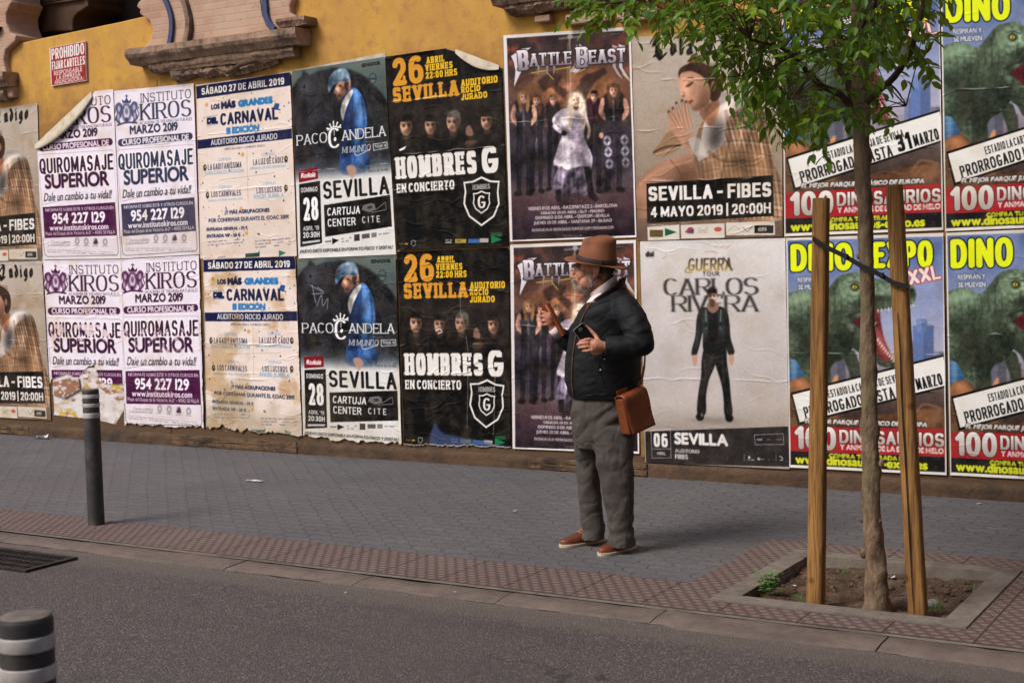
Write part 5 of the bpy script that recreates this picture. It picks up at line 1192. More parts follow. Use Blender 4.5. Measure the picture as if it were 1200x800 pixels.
    A.rect(96, 738, 142, 763, (96, 82, 50)); A.poly([(148, 732), (190, 746), (149, 760)], (24, 92, 62)); A.text('CORTE', (152, 742), (180, 749), (220, 220, 214), 0) if False else None
    A.poly([(216, 748), (230, 730), (244, 728), (246, 744)], (160, 44, 60), .9); A.poly([(222, 750), (250, 732), (248, 752)], (50, 60, 110), .8); A.ell((332, 736), (14, 8), (190, 70, 50), .9); small_lines(A, 262, 730, 298, 750, 3, (120, 110, 100), .7, 4, .5); small_lines(A, 304, 742, 345, 754, 1, (40, 40, 40), .9, 5)
    A.rect(458, 722, 524, 750, (30, 30, 32)); A.text('GTS', (470, 730), (500, 742), wt, .8); A.line([(366, 742), (390, 726), (410, 740)], 1.2, (110, 104, 98), .9, True); A.line([(420, 730), (434, 744), (452, 724)], 2, (60, 56, 54), .9, True); small_lines(A, 90, 718, 168, 724, 1, wt, .7, 6); small_lines(A, 205, 712, 240, 717, 1, wt, .7, 7); small_lines(A, 362, 704, 405, 709, 1, wt, .7, 8)
    A.wear(61, .8, 8, (226, 216, 200)); return A
# ---- pale tour poster with a man in black
def art_tour():
    A = Art([(751, 283), (921, 280), (925, 549), (756, 540)], (740, 270, 2.76), (208, 202, 198))
    A.vgrad([(30, (212, 208, 206)), (200, (200, 194, 193)), (420, (186, 179, 178)), (560, (186, 178, 174)), (640, (160, 150, 143))]); A.tex(7, 5, 14, None, 4)
    n = vnoise(A.h, A.w, 6, 5, 90, 4); A.paint(np.clip((n - .58) * 4, 0, 1) * A.ell_mask((370, 480), (150, 130), 0, .8), (160, 158, 144), .55)
    for k in range(7): r = random.Random(k + 3); A.line([(r.uniform(60, 480), r.uniform(200, 600)) for _ in range(2)], 1.1, (172, 162, 158), .5)
    A.line([(165, 288), (196, 320), (188, 350)], 1.4, (150, 140, 136), .7, True)
    ink = (24, 22, 24)
    A.text('dial', (48, 68), (76, 86), ink, .9, cap=False); A.line([(48, 90), (76, 89)], 1, (150, 145, 142), .8)
    A.skel('GUERRA', (184, 92), (326, 132), (120, 98, 44), .16, .12, 3, 0, .06, grad=((58, 46, 28), (178, 148, 70)), shear=.06)
    A.line([(184, 120), (176, 134), (196, 138)], 3, (150, 122, 56), .9, True); A.line([(300, 90), (328, 130)], 4, (40, 32, 22), .8)
    A.text('TOUR', (232, 136), (287, 147), ink, .1, track=.12)
    A.skel('CARLOS', (106, 157), (412, 209), ink, .18, .036, 3, .18, .06, serif_t=1.0, asp=1.3); A.skel('RIVERA', (132, 211), (412, 264), ink, .18, .036, 3, .16, .06, serif_t=1.0, asp=1.3)
    for k in range(3): A.line([(270 + k * 18, 56 + k * 3), (286 + k * 18, 50)], 1.3, (190, 60, 50), .6)
    A.line([(240, 72), (262, 70), (280, 76)], 1.6, (190, 60, 50), .7, True); A.line([(104, 92), (118, 84)], 1.6, (190, 60, 50), .7)
    # standing man, black clothes, straps
    bl = (30, 30, 32)
    A.ell((268, 612), (70, 10), (120, 110, 104), .5, 0, .8)
    for P in ([(238, 380), (270, 384), (272, 430), (252, 480), (242, 530), (240, 590), (214, 590), (216, 530), (226, 470), (228, 420)], [(268, 384), (304, 378), (310, 430), (318, 490), (322, 540), (326, 592), (302, 596), (298, 540), (290, 490), (272, 430)]): m = A.poly(P, bl, 1, True)
    A.line([(236, 420), (240, 470), (228, 530)], 5, (86, 86, 88), .6, True, (1, .3)); A.line([(296, 420), (300, 480), (312, 550)], 5, (84, 84, 86), .5, True, (1, .3)); A.line([(262, 400), (250, 470)], 3, (70, 70, 72), .5); A.line([(240, 400), (268, 412), (300, 400)], 4, (90, 88, 86), .5, True)
    A.ell((222, 600), (13, 12), (16, 15, 17), 1, -10, .2); A.ell((316, 604), (13, 12), (16, 15, 17), 1, 10, .2); A.ell((228, 594), (3, 5), (180, 180, 180), .7)
    t_ = A.poly([(238, 248), (262, 256), (288, 246), (310, 262), (318, 300), (322, 350), (334, 392), (318, 404), (304, 370), (302, 330), (304, 386), (266, 392), (234, 386), (232, 330), (222, 370), (210, 404), (195, 396), (208, 340), (212, 290), (220, 262)], (36, 38, 40), 1, True)
    A.ell((240, 300), (9, 40), (96, 104, 106), .6, 4, .7, t_); A.ell((290, 300), (8, 36), (84, 92, 94), .6, -6, .7, t_); A.ell((214, 350), (6, 30), (80, 84, 86), .6, 10, .7, t_); A.ell((266, 350), (20, 24), (18, 18, 20), .6, 0, .7, t_)
    for s_ in (-1, 1): A.line([(266 + s_ * 26, 256), (266 + s_ * 24, 320)], 5, (58, 74, 74), .95); A.line([(266 + s_ * 24, 258), (266 + s_ * 22, 318)], 1.5, (196, 200, 200), .9); A.rect(266 + s_ * 25 - 6, 296, 266 + s_ * 25 + 6, 312, (40, 52, 52))
    sk = (186, 148, 128); A.poly([(248, 236), (280, 234), (282, 256), (264, 268), (248, 256)], np.array(sk) * .75, 1, True)
    portrait(A, (263, 216), 18, (206, 168, 148), (26, 22, 22), 4, .0, .45, 1, 0, .4, .7)
    for x in (206, 324): A.poly([(x - 8, 404), (x + 6, 402), (x + 8, 420), (x + 2, 436), (x - 6, 430)], sk, 1, True)
    A.photo(1, .6, 4)
    # foot band
    A.poly([(46, 646), (506, 632), (510, 762), (48, 748)], (40, 38, 42)); A.tex(5, 30, 6, A.mask([(46, 646), (506, 632), (510, 762), (48, 748)]))
    wt = (222, 218, 218)
    for P in ([(64, 641), (126, 639), (128, 731), (67, 731), (64, 641)], [(66, 702), (127, 702)], [(397, 659), (489, 655), (492, 690), (399, 690), (397, 659)]): A.line(P, 1.4, wt, .7)
    A.skel('06', (72, 651), (118, 697), wt, .19, .16, 6, 0, .12); A.text('ABRIL', (82, 711), (112, 722), wt, .3); A.text('SEVILLA', (138, 653), (313, 690), wt, 1.5); A.text('AUDITORIO', (141, 703), (220, 716), wt, .5); A.text('FIBES', (141, 721), (183, 733), wt, .5)
    small_lines(A, 404, 668, 428, 680, 1, wt, .6, 3); small_lines(A, 436, 670, 486, 678, 1, wt, .5, 4); small_lines(A, 432, 658, 488, 662, 1, wt, .4, 5)
    A.line([(364, 720), (364, 742)], 1.2, wt, .7); small_lines(A, 372, 736, 398, 742, 1, wt, .8, 6); A.ell((380, 731), (4, 4), wt, .8); A.ell((411, 736), (5, 4), wt, .7); small_lines(A, 418, 735, 430, 740, 1, wt, .7, 7); small_lines(A, 440, 736, 458, 741, 1, wt, .7, 8); A.line([(466, 722), (466, 742)], 1.2, wt, .6); A.line([(478, 728), (486, 732), (486, 740), (480, 740)], 2.4, wt, .8, True)
    A.wear(71, .8, 6); return A
# ---- dinosaur show poster
def art_dino():
    A = Art([(922.5, 279), (1105.4, 273.6), (1109, 555), (925, 547)], (900, 260, 2.58), (220, 216, 212))
    inn = A.mask([(63, 58), (528, 46), (534, 752), (69, 732)]); base = A.a.copy()
    A.vgrad([(50, (90, 108, 150)), (160, (112, 128, 166)), (280, (146, 154, 184)), (380, (172, 170, 188)), (450, (140, 130, 140)), (520, (98, 84, 84)), (600, (70, 56, 52))])
    n = vnoise(A.h, A.w, 9, 6, 33, 4); A.paint(np.clip((n - .5) * 3, 0, 1) * np.clip((A.ymid(420) - A.Y) / 60, 0, 1), (170, 176, 210), .5)
    # city: towers with window grids
    def tower(x0, y0, x1, y1, c, c2, step=7):
        m = A.poly([(x0, y0), (x1, y0), (x1, y1), (x0, y1)], c); A.poly([((x0 + x1) / 2, y0), (x1, y0), (x1, y1), ((x0 + x1) / 2, y1)], np.array(c) * .8, .8)
        y = y0 + 4
        while y < y1: A.line([(x0, y), (x1, y)], 1.6, c2, .6); y += step
        x = x0 + 3
        while x < x1: A.line([(x, y0), (x, y1)], 1.2, np.array(c) * .7, .5); x += step
    tower(186, 400, 236, 520, (116, 116, 130), (70, 74, 92)); tower(246, 420, 280, 520, (104, 104, 118), (64, 66, 84)); tower(420, 360, 446, 470, (132, 142, 172), (90, 102, 140)); tower(438, 312, 500, 440, (112, 134, 184), (74, 96, 150)); tower(448, 292, 480, 330, (128, 148, 192), (84, 104, 154)); A.line([(462, 292), (462, 270)], 3, (128, 148, 192)); tower(500, 390, 534, 470, (130, 132, 150), (96, 98, 120))
    gl_ = A.poly([(63, 350), (100, 342), (124, 356), (126, 500), (63, 510)], (62, 98, 138)); 
    for k in range(8): A.line([(63, 362 + k * 18), (126, 366 + k * 17)], 1.6, (120, 156, 184), .7); A.line([(70 + k * 8, 346), (70 + k * 8, 505)], 1.3, (36, 62, 96), .7)
    A.ell((80, 420), (10, 60), (150, 186, 204), .5, 0, .8, gl_)
    A.vgrad([(470, (98, 84, 82)), (540, (84, 70, 66)), (620, (58, 46, 44))], np.clip((A.Y - A.ymid(486)) / 16, 0, 1), .8)
    A.tex(12, 24, 17, np.clip((A.Y - A.ymid(470)) / 20, 0, 1))
    for x, y, c in ((300, 506, (150, 140, 136)), (340, 500, (170, 80, 60)), (380, 506, (150, 148, 150)), (450, 500, (90, 100, 120)), (490, 506, (160, 150, 140))): A.ell((x, y), (14, 6), c, .8, 0, .3); A.ell((x, y + 5), (16, 3), (40, 32, 32), .7, 0, .4)
    gn = np.array((86, 100, 84.))
    # tyrannosaur: body, tail side, legs, neck, head with open jaws
    bd = A.poly([(40, 250), (70, 214), (120, 206), (160, 222), (186, 200), (214, 168), (250, 156), (284, 176), (300, 240), (290, 300), (262, 346), (256, 380), (232, 410), (196, 430), (180, 470), (150, 500), (120, 480), (90, 420), (50, 400), (30, 330)], gn, 1, True)
    A.ell((110, 250), (90, 36), gn * 1.4, .6, -8, .8, bd); A.ell((150, 400), (90, 60), gn * .5, .7, -30, .8, bd); A.ell((230, 260), (40, 80), gn * 1.15, .5, 14, .8, bd); A.ell((244, 360), (40, 40), gn * .5, .7, 0, .8, bd)
    for k in range(9): A.line([(70 + k * 22, 210 - (k > 4) * (k - 4) * 6), (84 + k * 20, 270), (80 + k * 18, 350)], 6, gn * .55, .35, True, (1, .3), bd)
    A.tex(15, 50, 40, bd, 2)
    for P in ([(136, 430), (186, 440), (190, 500), (176, 560), (150, 560), (144, 500)], [(228, 400), (262, 388), (278, 440), (282, 500), (270, 540), (250, 530), (252, 470)]): m = A.poly(P, gn * .72, 1, True); A.tex(14, 40, 8, m, 2); A.line([P[0], P[-2]], 8, gn * 1.2, .4, False, None, m)
    ar = A.poly([(256, 330), (286, 350), (300, 390), (308, 420), (294, 424), (278, 396), (252, 372)], gn * .7, 1, True)
    hd = A.poly([(214, 172), (240, 156), (280, 154), (300, 166), (360, 176), (420, 184), (444, 202), (446, 236), (430, 250), (390, 256), (330, 268), (300, 276), (262, 296), (240, 280), (226, 236)], gn * 1.02, 1, True)
    A.ell((330, 196), (90, 18), gn * 1.55, .6, 8, .8, hd); A.ell((300, 250), (70, 18), gn * .5, .7, -6, .8, hd); A.ell((430, 216), (14, 16), gn * .55, .7, 0, .6, hd); A.tex(18, 60, 41, hd, 2)
    mo = A.poly([(256, 300), (300, 274), (336, 266), (342, 300), (352, 350), (372, 396), (382, 420), (356, 424), (332, 400), (310, 352), (276, 322)], (112, 52, 58), 1, True); A.ell((316, 330), (22, 50), (60, 22, 30), .8, -20, .7, mo); A.ell((340, 360), (14, 50), (176, 96, 100), .8, -22, .6, mo)
    jw = A.poly([(246, 288), (268, 312), (306, 348), (326, 392), (350, 418), (384, 418), (384, 434), (352, 436), (316, 416), (284, 380), (256, 340), (238, 310)], gn * .85, 1, True); A.tex(14, 50, 42, jw, 2)
    for k in range(11): x = 330 + k * 10.5; y = 262 - k * 1.6; A.poly([(x, y - 2), (x + 7, y - 3), (x + 4.5, y + 16 - (k % 3) * 3)], (232, 226, 206))
    for k in range(9): t = k / 8; x, y = 330 + 48 * t, 356 + 62 * t ** .9; A.poly([(x - 2, y + 4), (x + 6, y + 2), (x + 5, y - 11)], (226, 218, 196))
    A.ell((264, 197), (15, 12), (24, 28, 22), .95, 10, .4); A.ell((264, 197), (6.5, 5.5), (214, 168, 44), 1, 0, .2); A.ell((265, 197), (2.2, 4.5), (14, 10, 8), 1)
    A.line([(246, 182), (266, 180), (288, 188)], 5, gn * .5, .9, True)
    for mm, q in ((bd, 91), (hd, 92), (jw, 93)):
        A.dapple(mm, .2, 7, q, 2); A.dapple(mm, .14, 60, q + 20, 2)
    A.ell((150, 300), (60, 120), gn * .4, .4, 20, .9, bd); A.ell((90, 232), (60, 16), gn * 2.0, .5, -12, .8, bd); A.ell((240, 200), (20, 34), gn * 1.7, .45, 20, .8, bd); A.line([(236, 286), (290, 268), (330, 262), (440, 246)], 3, (24, 26, 22), .8, True); A.ell((436, 206), (4, 3), (14, 16, 14), .9); A.ell((330, 232), (60, 8), gn * .4, .6, -6, .7, hd)
    # fallen horned skull and rubble in front
    br = np.array((176, 126, 92.))
    rk_ = A.poly([(63, 500), (80, 474), (110, 466), (136, 484), (150, 510), (190, 530), (200, 560), (240, 590), (536, 560), (536, 640), (60, 640)], br * .55, 1, True)
    A.ell((96, 498), (34, 28), br * 1.05, .95, 0, .5, rk_); A.ell((80, 512), (16, 20), br * .6, .6, 0, .8, rk_); A.ell((480, 582), (40, 26), br * .75, .8, 0, .5, rk_); A.ell((300, 610), (120, 16), br * .4, .8, 0, .6, rk_); A.tex(26, 26, 43, rk_, 4)
    for P in ([(150, 540), (186, 496), (206, 462), (214, 466), (204, 506), (176, 556)], [(206, 540), (236, 500), (262, 470), (270, 474), (250, 512), (226, 552)]): m = A.poly(P, br * 1.15, 1, True); A.line([P[0], P[2]], 4, br * 1.5, .6, clip=m)
    A.ell((190, 562), (34, 24), br * .95, .9, 0, .4); A.ell((196, 556), (9, 8), br * .3, .9, 0, .4); A.line([(440, 580), (470, 548), (520, 560)], 7, br * .8, .8, True); A.line([(455, 596), (490, 570), (530, 590)], 6, br * .7, .8, True)
    A.photo()
    # headline
    ye = (222, 232, 40)
    A.skel('DINO', (71, 68), (258, 147), ye, .23, .2, 3, 0, .05, outline=((22, 34, 60), 2.2)); A.skel('EXPO', (318, 62), (498, 138), ye, .22, .2, 3, 0, .05, outline=((22, 34, 60), 2.2))
    A.skel('XXL', (424, 145), (520, 176), (230, 214, 208), .2, .17, 6, 0, .1, ang=-11, outline=((170, 52, 54), 1.4))
    A.text('RESPIRAN Y', (92, 167), (176, 181), (228, 228, 230), .5, outline=((40, 50, 70), .8)); A.text('SE MUEVEN', (94, 189), (176, 203), (228, 228, 230), .5, outline=((40, 50, 70), .8))
    # date strip pasted across
    A.poly([(70, 514), (534, 397), (549, 494), (92, 612)], (24, 22, 22)); A.poly([(76, 520), (529, 405), (542, 489), (97, 603)], (226, 224, 220))
    bk = (22, 20, 22)
    A.skel('ESTADIO LA CARTUJA DE SEVILLA', (178, 478), (420, 505), bk, .12, .11, 6, 0, .10, ang=-14.0)
    A.skel('PRORROGADO HASTA', (106, 524), (386, 564), bk, .15, .12, 6, 0, .1, ang=-14.0); A.skel('31', (394, 464), (440, 516), bk, .19, .16, 6, 0, .1, ang=-14); A.skel('MARZO', (446, 462), (526, 498), bk, .15, .12, 6, 0, .1, ang=-14.0)
    wt = (224, 222, 220)
    A.text('EL MEJOR PARQUE JURÁSICO DE EUROPA', (112, 592), (480, 616), wt, .8, 1, .2, outline=((40, 30, 30), .8))
    # red and black bars
    A.poly([(66, 616), (532, 622), (534, 706), (67, 690)], (168, 36, 46)); A.tex(9, 12, 5, A.mask([(66, 616), (532, 622), (534, 706), (67, 690)]))
    gr = ((236, 232, 228), (170, 160, 156)); ol = ((70, 20, 26), 1.2)
    A.skel('100', (80, 622), (207, 680), wt, .24, .2, 3, 0, .06, outline=ol, grad=gr); A.skel('DINOSAURIOS', (216, 628), (531, 673), wt, .2, .17, 6, 0, .09, outline=ol, grad=gr)
    A.text('Y ANIMALES DE LA EDAD DE HIELO', (218, 668), (530, 697), wt, .7)
    A.poly([(66, 690), (533, 706), (534, 752), (68, 732)], (22, 24, 30))
    ye2 = (214, 222, 44)
    A.text('COMPRA TU ENTRADA EN', (184, 697), (420, 718), ye2, .8); A.text('www.dinosaurios-expo.es', (82, 708), (482, 746), ye2, 1.3, cap=False)
    m = inn[..., None]; A.a = A.a * m + base * (1 - m)
    A.wear(81, .7, 5); return A
# ------------------------------------------------------------------ pasting the posters
rock, coursePu, courseBl, carn, horse, metal, pop, tour, dino = art_rock(), art_course((78, 32, 72), (78, 26, 70)), art_course((70, 76, 108), (66, 62, 88)), art_carnival(), art_horse(), art_metal(), art_pop(), art_tour(), art_dino()
rng = random.Random
# far left: beige singer poster twice, running out of the frame
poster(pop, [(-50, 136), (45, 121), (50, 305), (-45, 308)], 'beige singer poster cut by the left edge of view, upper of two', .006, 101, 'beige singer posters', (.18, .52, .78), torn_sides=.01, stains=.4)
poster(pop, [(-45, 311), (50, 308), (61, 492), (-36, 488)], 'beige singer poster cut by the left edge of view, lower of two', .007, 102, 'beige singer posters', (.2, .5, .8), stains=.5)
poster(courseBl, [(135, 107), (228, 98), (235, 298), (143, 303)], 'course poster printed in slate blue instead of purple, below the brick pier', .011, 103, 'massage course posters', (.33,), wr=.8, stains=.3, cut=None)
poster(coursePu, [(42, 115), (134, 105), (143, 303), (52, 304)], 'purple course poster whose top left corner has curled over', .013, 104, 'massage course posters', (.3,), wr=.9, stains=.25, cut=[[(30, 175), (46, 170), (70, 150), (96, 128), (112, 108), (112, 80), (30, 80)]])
def ghost(A):
    r = random.Random(5)
    A.paint(np.clip((vnoise(A.h, A.w, 26, 18, 8, 3) - .55) * 6, 0, 1) * (np.abs(A.Y / A.h - .52) < .10), (222, 208, 214), .75)
def scraped(A):
    A.paint(np.clip((vnoise(A.h, A.w, 22, 12, 18, 3) - .52) * 8, 0, 1) * (np.abs(A.Y / A.h - .44) < .05), (222, 206, 210), .9)
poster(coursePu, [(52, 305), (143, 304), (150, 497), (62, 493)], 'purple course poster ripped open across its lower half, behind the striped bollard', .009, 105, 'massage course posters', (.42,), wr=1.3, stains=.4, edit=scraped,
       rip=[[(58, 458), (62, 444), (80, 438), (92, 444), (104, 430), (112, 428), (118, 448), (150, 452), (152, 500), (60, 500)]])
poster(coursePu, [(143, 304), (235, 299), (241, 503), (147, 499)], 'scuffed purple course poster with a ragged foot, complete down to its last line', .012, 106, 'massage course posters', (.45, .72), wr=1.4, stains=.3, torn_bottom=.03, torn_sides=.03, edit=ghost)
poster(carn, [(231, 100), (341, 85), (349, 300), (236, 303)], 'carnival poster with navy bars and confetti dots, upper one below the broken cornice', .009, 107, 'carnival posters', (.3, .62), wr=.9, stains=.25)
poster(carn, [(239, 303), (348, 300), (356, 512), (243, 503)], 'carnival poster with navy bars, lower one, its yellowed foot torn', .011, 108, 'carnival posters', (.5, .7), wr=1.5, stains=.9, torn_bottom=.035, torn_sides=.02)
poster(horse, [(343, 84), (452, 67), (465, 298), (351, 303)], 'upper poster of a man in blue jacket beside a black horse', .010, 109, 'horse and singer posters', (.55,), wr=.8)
def tagged(A):
    for P in ([(455, 170), (462, 205), (470, 240)], [(445, 170), (492, 195)], [(455, 205), (498, 200), (474, 178)], [(474, 250), (490, 210), (496, 250), (514, 222), (512, 262)]): A.line([(x * 1.0, y) for x, y in P], 2.2, (150, 156, 168), .9, True)
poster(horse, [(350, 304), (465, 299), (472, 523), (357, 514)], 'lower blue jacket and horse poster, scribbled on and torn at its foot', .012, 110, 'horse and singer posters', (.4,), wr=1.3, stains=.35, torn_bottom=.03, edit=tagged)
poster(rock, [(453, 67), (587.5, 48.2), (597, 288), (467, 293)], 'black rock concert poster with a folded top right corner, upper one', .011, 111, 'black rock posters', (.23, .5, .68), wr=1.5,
       cut=[[(522, 30), (524, 57.5), (541, 62), (556, 70), (574, 72), (586, 78), (600, 90), (600, 30)]], edit=lambda A: A.poly([(84, 432), (112, 418), (104, 430), (90, 436)], (236, 234, 232)))
def scratched(A):
    for P in ([(265, 225), (268, 300), (285, 350)], [(290, 380), (300, 440), (302, 700)], [(398, 480), (400, 620), (398, 720)]): A.line(P, 1.6, (196, 190, 184), .6)
    A.line([(180, 372), (196, 362), (205, 372), (190, 380)], 2.4, (224, 220, 216), .9)
    A.poly([(185, 690), (215, 722), (300, 735), (470, 760), (470, 790), (190, 790)], (74, 92, 128), .75, True, 2)
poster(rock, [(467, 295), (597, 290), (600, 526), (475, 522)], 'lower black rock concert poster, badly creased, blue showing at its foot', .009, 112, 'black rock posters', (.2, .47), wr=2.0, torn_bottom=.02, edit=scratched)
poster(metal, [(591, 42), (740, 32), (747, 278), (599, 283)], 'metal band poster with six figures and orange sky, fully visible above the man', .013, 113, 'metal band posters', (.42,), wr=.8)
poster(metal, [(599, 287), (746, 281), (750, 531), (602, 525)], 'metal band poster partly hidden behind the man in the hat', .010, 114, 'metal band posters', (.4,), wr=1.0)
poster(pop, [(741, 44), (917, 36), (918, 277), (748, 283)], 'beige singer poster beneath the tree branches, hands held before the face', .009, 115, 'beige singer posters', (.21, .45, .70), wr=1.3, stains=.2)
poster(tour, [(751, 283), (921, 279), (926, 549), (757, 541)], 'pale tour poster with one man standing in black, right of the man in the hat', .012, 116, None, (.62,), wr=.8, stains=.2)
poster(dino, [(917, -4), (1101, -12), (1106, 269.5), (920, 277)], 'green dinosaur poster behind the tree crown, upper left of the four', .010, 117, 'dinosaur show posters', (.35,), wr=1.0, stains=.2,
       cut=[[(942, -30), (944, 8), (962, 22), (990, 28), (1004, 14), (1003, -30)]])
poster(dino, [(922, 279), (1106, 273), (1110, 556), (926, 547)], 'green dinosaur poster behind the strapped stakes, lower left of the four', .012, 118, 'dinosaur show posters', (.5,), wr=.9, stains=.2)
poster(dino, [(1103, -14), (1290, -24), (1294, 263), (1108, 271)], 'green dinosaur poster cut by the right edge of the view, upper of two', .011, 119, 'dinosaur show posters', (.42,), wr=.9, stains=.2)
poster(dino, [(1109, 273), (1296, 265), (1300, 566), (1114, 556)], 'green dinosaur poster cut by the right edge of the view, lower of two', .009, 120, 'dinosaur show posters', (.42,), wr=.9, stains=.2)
# older sheets showing at the edges and under the ripped one
def scrap(name, label, P, col, off, seed, cat='paper scrap', amp=30):
    x0, x1 = min(p[0] for p in P) - 2, max(p[0] for p in P) + 2; y0, y1 = min(p[1] for p in P) - 2, max(p[1] for p in P) + 2
    A = Art([(x0, y0), (x1, y0), (x1, y1), (x0, y1)], (0, 0, 1.0), col[0])
    for k, c in enumerate(col[1:]): A.paint(np.clip((vnoise(A.h, A.w, 5 + k * 3, 6 + k * 2, seed + k, 4) - .5) * 9, 0, 1), c)
    A.tex(8, 20, seed)
    qq = A.mask(P) + .5 * (vnoise(A.h, A.w, 14, 18, seed + 9, 3) - .5)
    big = [(x0 - 9, y0 - 9), (x1 + 9, y0 - 9), (x1 + 9, y1 + 9), (x0 - 9, y1 + 9)]
    h, wd = A.h, A.w
    u = np.arange(wd) / (wd - 1); v = np.arange(h) / (h - 1); Hq = homography([(0, 0), (1, 0), (1, 1), (0, 1)], [W(*q) for q in A.quad])
    uu, vv = np.meshgrid(u, v); den = Hq[2, 0] * uu + Hq[2, 1] * vv + 1
    X = (Hq[0, 0] * uu + Hq[0, 1] * vv + Hq[0, 2]) / den; Z = (Hq[1, 0] * uu + Hq[1, 1] * vv + Hq[1, 2]) / den
    D = off + .012 * np.clip(vnoise(h, wd, 6, 6, seed + 3, 3) - .45, 0, 1); k = qq > .5
    e = np.clip((qq - .5) * 5, 0, 1)[..., None]; a = A.a * e + np.array([222, 214, 206.]) * (1 - e)
    V = np.stack([X, -D, Z], -1); c0 = V[h // 2, wd // 2].copy()
    o = grid_mesh(name, V - c0, a, k[:-1, :-1] & k[1:, 1:], M['paper']); o.location = c0; return tag(o, label, cat)
scrap('torn_poster_layer', 'yellow and white remains of older sheets under the ripped purple poster', [(62, 436), (112, 430), (150, 450), (147, 478), (136, 497), (116, 492), (64, 486)], [(198, 186, 180), (200, 168, 72), (148, 104, 76), (216, 208, 208), (214, 206, 206)], .004, 201, 'old paper')
scrap('torn_paper_flap', 'brown torn flap of paper at the rip in the purple poster', [(64, 446), (94, 441), (96, 456), (78, 466), (64, 462)], [(150, 110, 86), (206, 190, 186)], .024, 202)
scrap('torn_poster_layer', 'white folded sheet remains over the dinosaur poster among the leaves', [(945, 2), (962, 8), (990, 20), (998, 12), (1002, 30), (976, 30), (958, 18)], [(222, 218, 220), (190, 190, 204)], .028, 203, 'old paper')
def strip(label, P, col, off, seed):   # thin edges of sheets pasted underneath
    q = [W(*t) for t in P]; b = MB(); n = len(q)
    o = MB().prism(q, -off, -off + .0012).build('poster_underlayer', stone('underlayer_%d' % seed, S(*col), S(*[c * .8 for c in col]), 9, .8, .3)); return tag(o, label, 'old paper')
strip('teal edge of an older sheet left of the upper metal band poster', [(589.5, 43), (594, 42), (597, 120), (593, 122)], (70, 150, 150), .008, 1)
strip('yellowish edge of an older sheet between the metal band posters and the pale ones', [(739, 80), (745, 60), (756, 535), (752, 536)], (150, 112, 60), .0075, 2)
strip('white edge of an older sheet below the upper beige poster at the left', [(0, 303), (56, 301), (57, 310), (0, 313)], (196, 190, 184), .0045, 3)
strip('white top edge of an older sheet above the horse and carnival posters', [(318, 88), (452, 62), (453, 70), (318, 92)], (206, 196, 182), .006, 4)
strip('brown edge of an older sheet between the rock posters and the metal band posters', [(586, 80), (593, 80), (604, 520), (599, 522)], (122, 96, 66), .005, 5)
# curled corners
def curl(label, P0, P1, tip, up_, parent, seed, n=14):
    """a corner of paper bending off the wall: hinge from P0 to P1, rolling towards tip (survey pixels) and standing up_ metres off the wall"""
    a, b, t = (np.array([*W(*q)]) for q in (P0, P1, tip)); vs = []
    for i in range(n + 1):
        s_ = i / n; h_ = a + (b - a) * s_
        for j in range(n + 1):
            k = j / n; wdt = 1 - .25 * abs(s_ - .5) ** 2
            p = h_ + (t - (a + b) / 2) * (k * (1 - .5 * k)) * 1.55 * sin(pi * min(max(s_ * .86 + .07, 0), 1)) ** .6
            d = .016 + up_ * sin(k * pi * .78) * (.35 + .65 * sin(pi * s_))
            vs.append((p[0], -d, p[1] + .004 * mnoise.noise((s_ * 4, k * 3, seed))))
    fs = [(i * (n + 1) + j, (i + 1) * (n + 1) + j, (i + 1) * (n + 1) + j + 1, i * (n + 1) + j + 1) for i in range(n) for j in range(n)]
    o = MB().add(vs, fs).build('curled_corner', M['paperback'], parent, smooth=True); return o
P_ = {o['label']: o for o in bpy.data.objects if o.name.startswith('poster') and 'label' in o.keys()}
curl('', (42, 170), (108, 108), (84, 158), .05, P_['purple course poster whose top left corner has curled over'], 1)
curl('', (535, 58), (586, 77), (562, 84), .03, P_['black rock concert poster with a folded top right corner, upper one'], 2)
# enamel no-bills sign on the parapet
sq = [(60, 57), (102, 48.5), (103.5, 95), (62, 101.5)]
sc_ = W(82, 75)
sg = thing('wall_sign', 'square red enamel sign with white lettering forbidding posters, on the ochre parapet', 'sign', (sc_[0], -.02, sc_[1]))
A = Art(sq, (0, 0, 5.717), (216, 212, 208)); A.poly([(352, 328), (580, 284), (590, 540), (360, 574)], (150, 36, 36)); A.tex(8, 9, 4)
wt = (232, 228, 226)
A.skel('PROHIBIDO', (356, 333), (576, 366), wt, .17, .13, 3, 0, .07); A.skel('FIJAR CARTELES', (360, 417), (580, 434), wt, .16, .13, 6, 0, .08)
A.text('RESPONSABLE', (374, 487), (562, 470), wt, .2); A.text('LA EMPRESA', (390, 517), (550, 505), wt, .2); A.text('ANUNCIADORA', (378, 548), (566, 532), wt, .2); A.wear(3, 1.2, 6)
h, wd = A.h, A.w; Hq = homography([(0, 0), (1, 0), (1, 1), (0, 1)], [W(*q) for q in sq]); uu, vv = np.meshgrid(np.arange(wd) / (wd - 1), np.arange(h) / (h - 1)); den = Hq[2, 0] * uu + Hq[2, 1] * vv + 1
V = np.stack([(Hq[0, 0] * uu + Hq[0, 1] * vv + Hq[0, 2]) / den, -.0225 + 0 * uu, (Hq[1, 0] * uu + Hq[1, 1] * vv + Hq[1, 2]) / den], -1) - np.array(sg.location)
grid_mesh('sign_face', V, A.a, np.ones((h - 1, wd - 1), bool), M['paper'], sg)
bevel(MB().prism([W(*q) for q in sq], -.021, -.002).build('sign_plate', stone('sign_back', S(206, 200, 196), S(176, 168, 160), 9, .4), sg), .003)
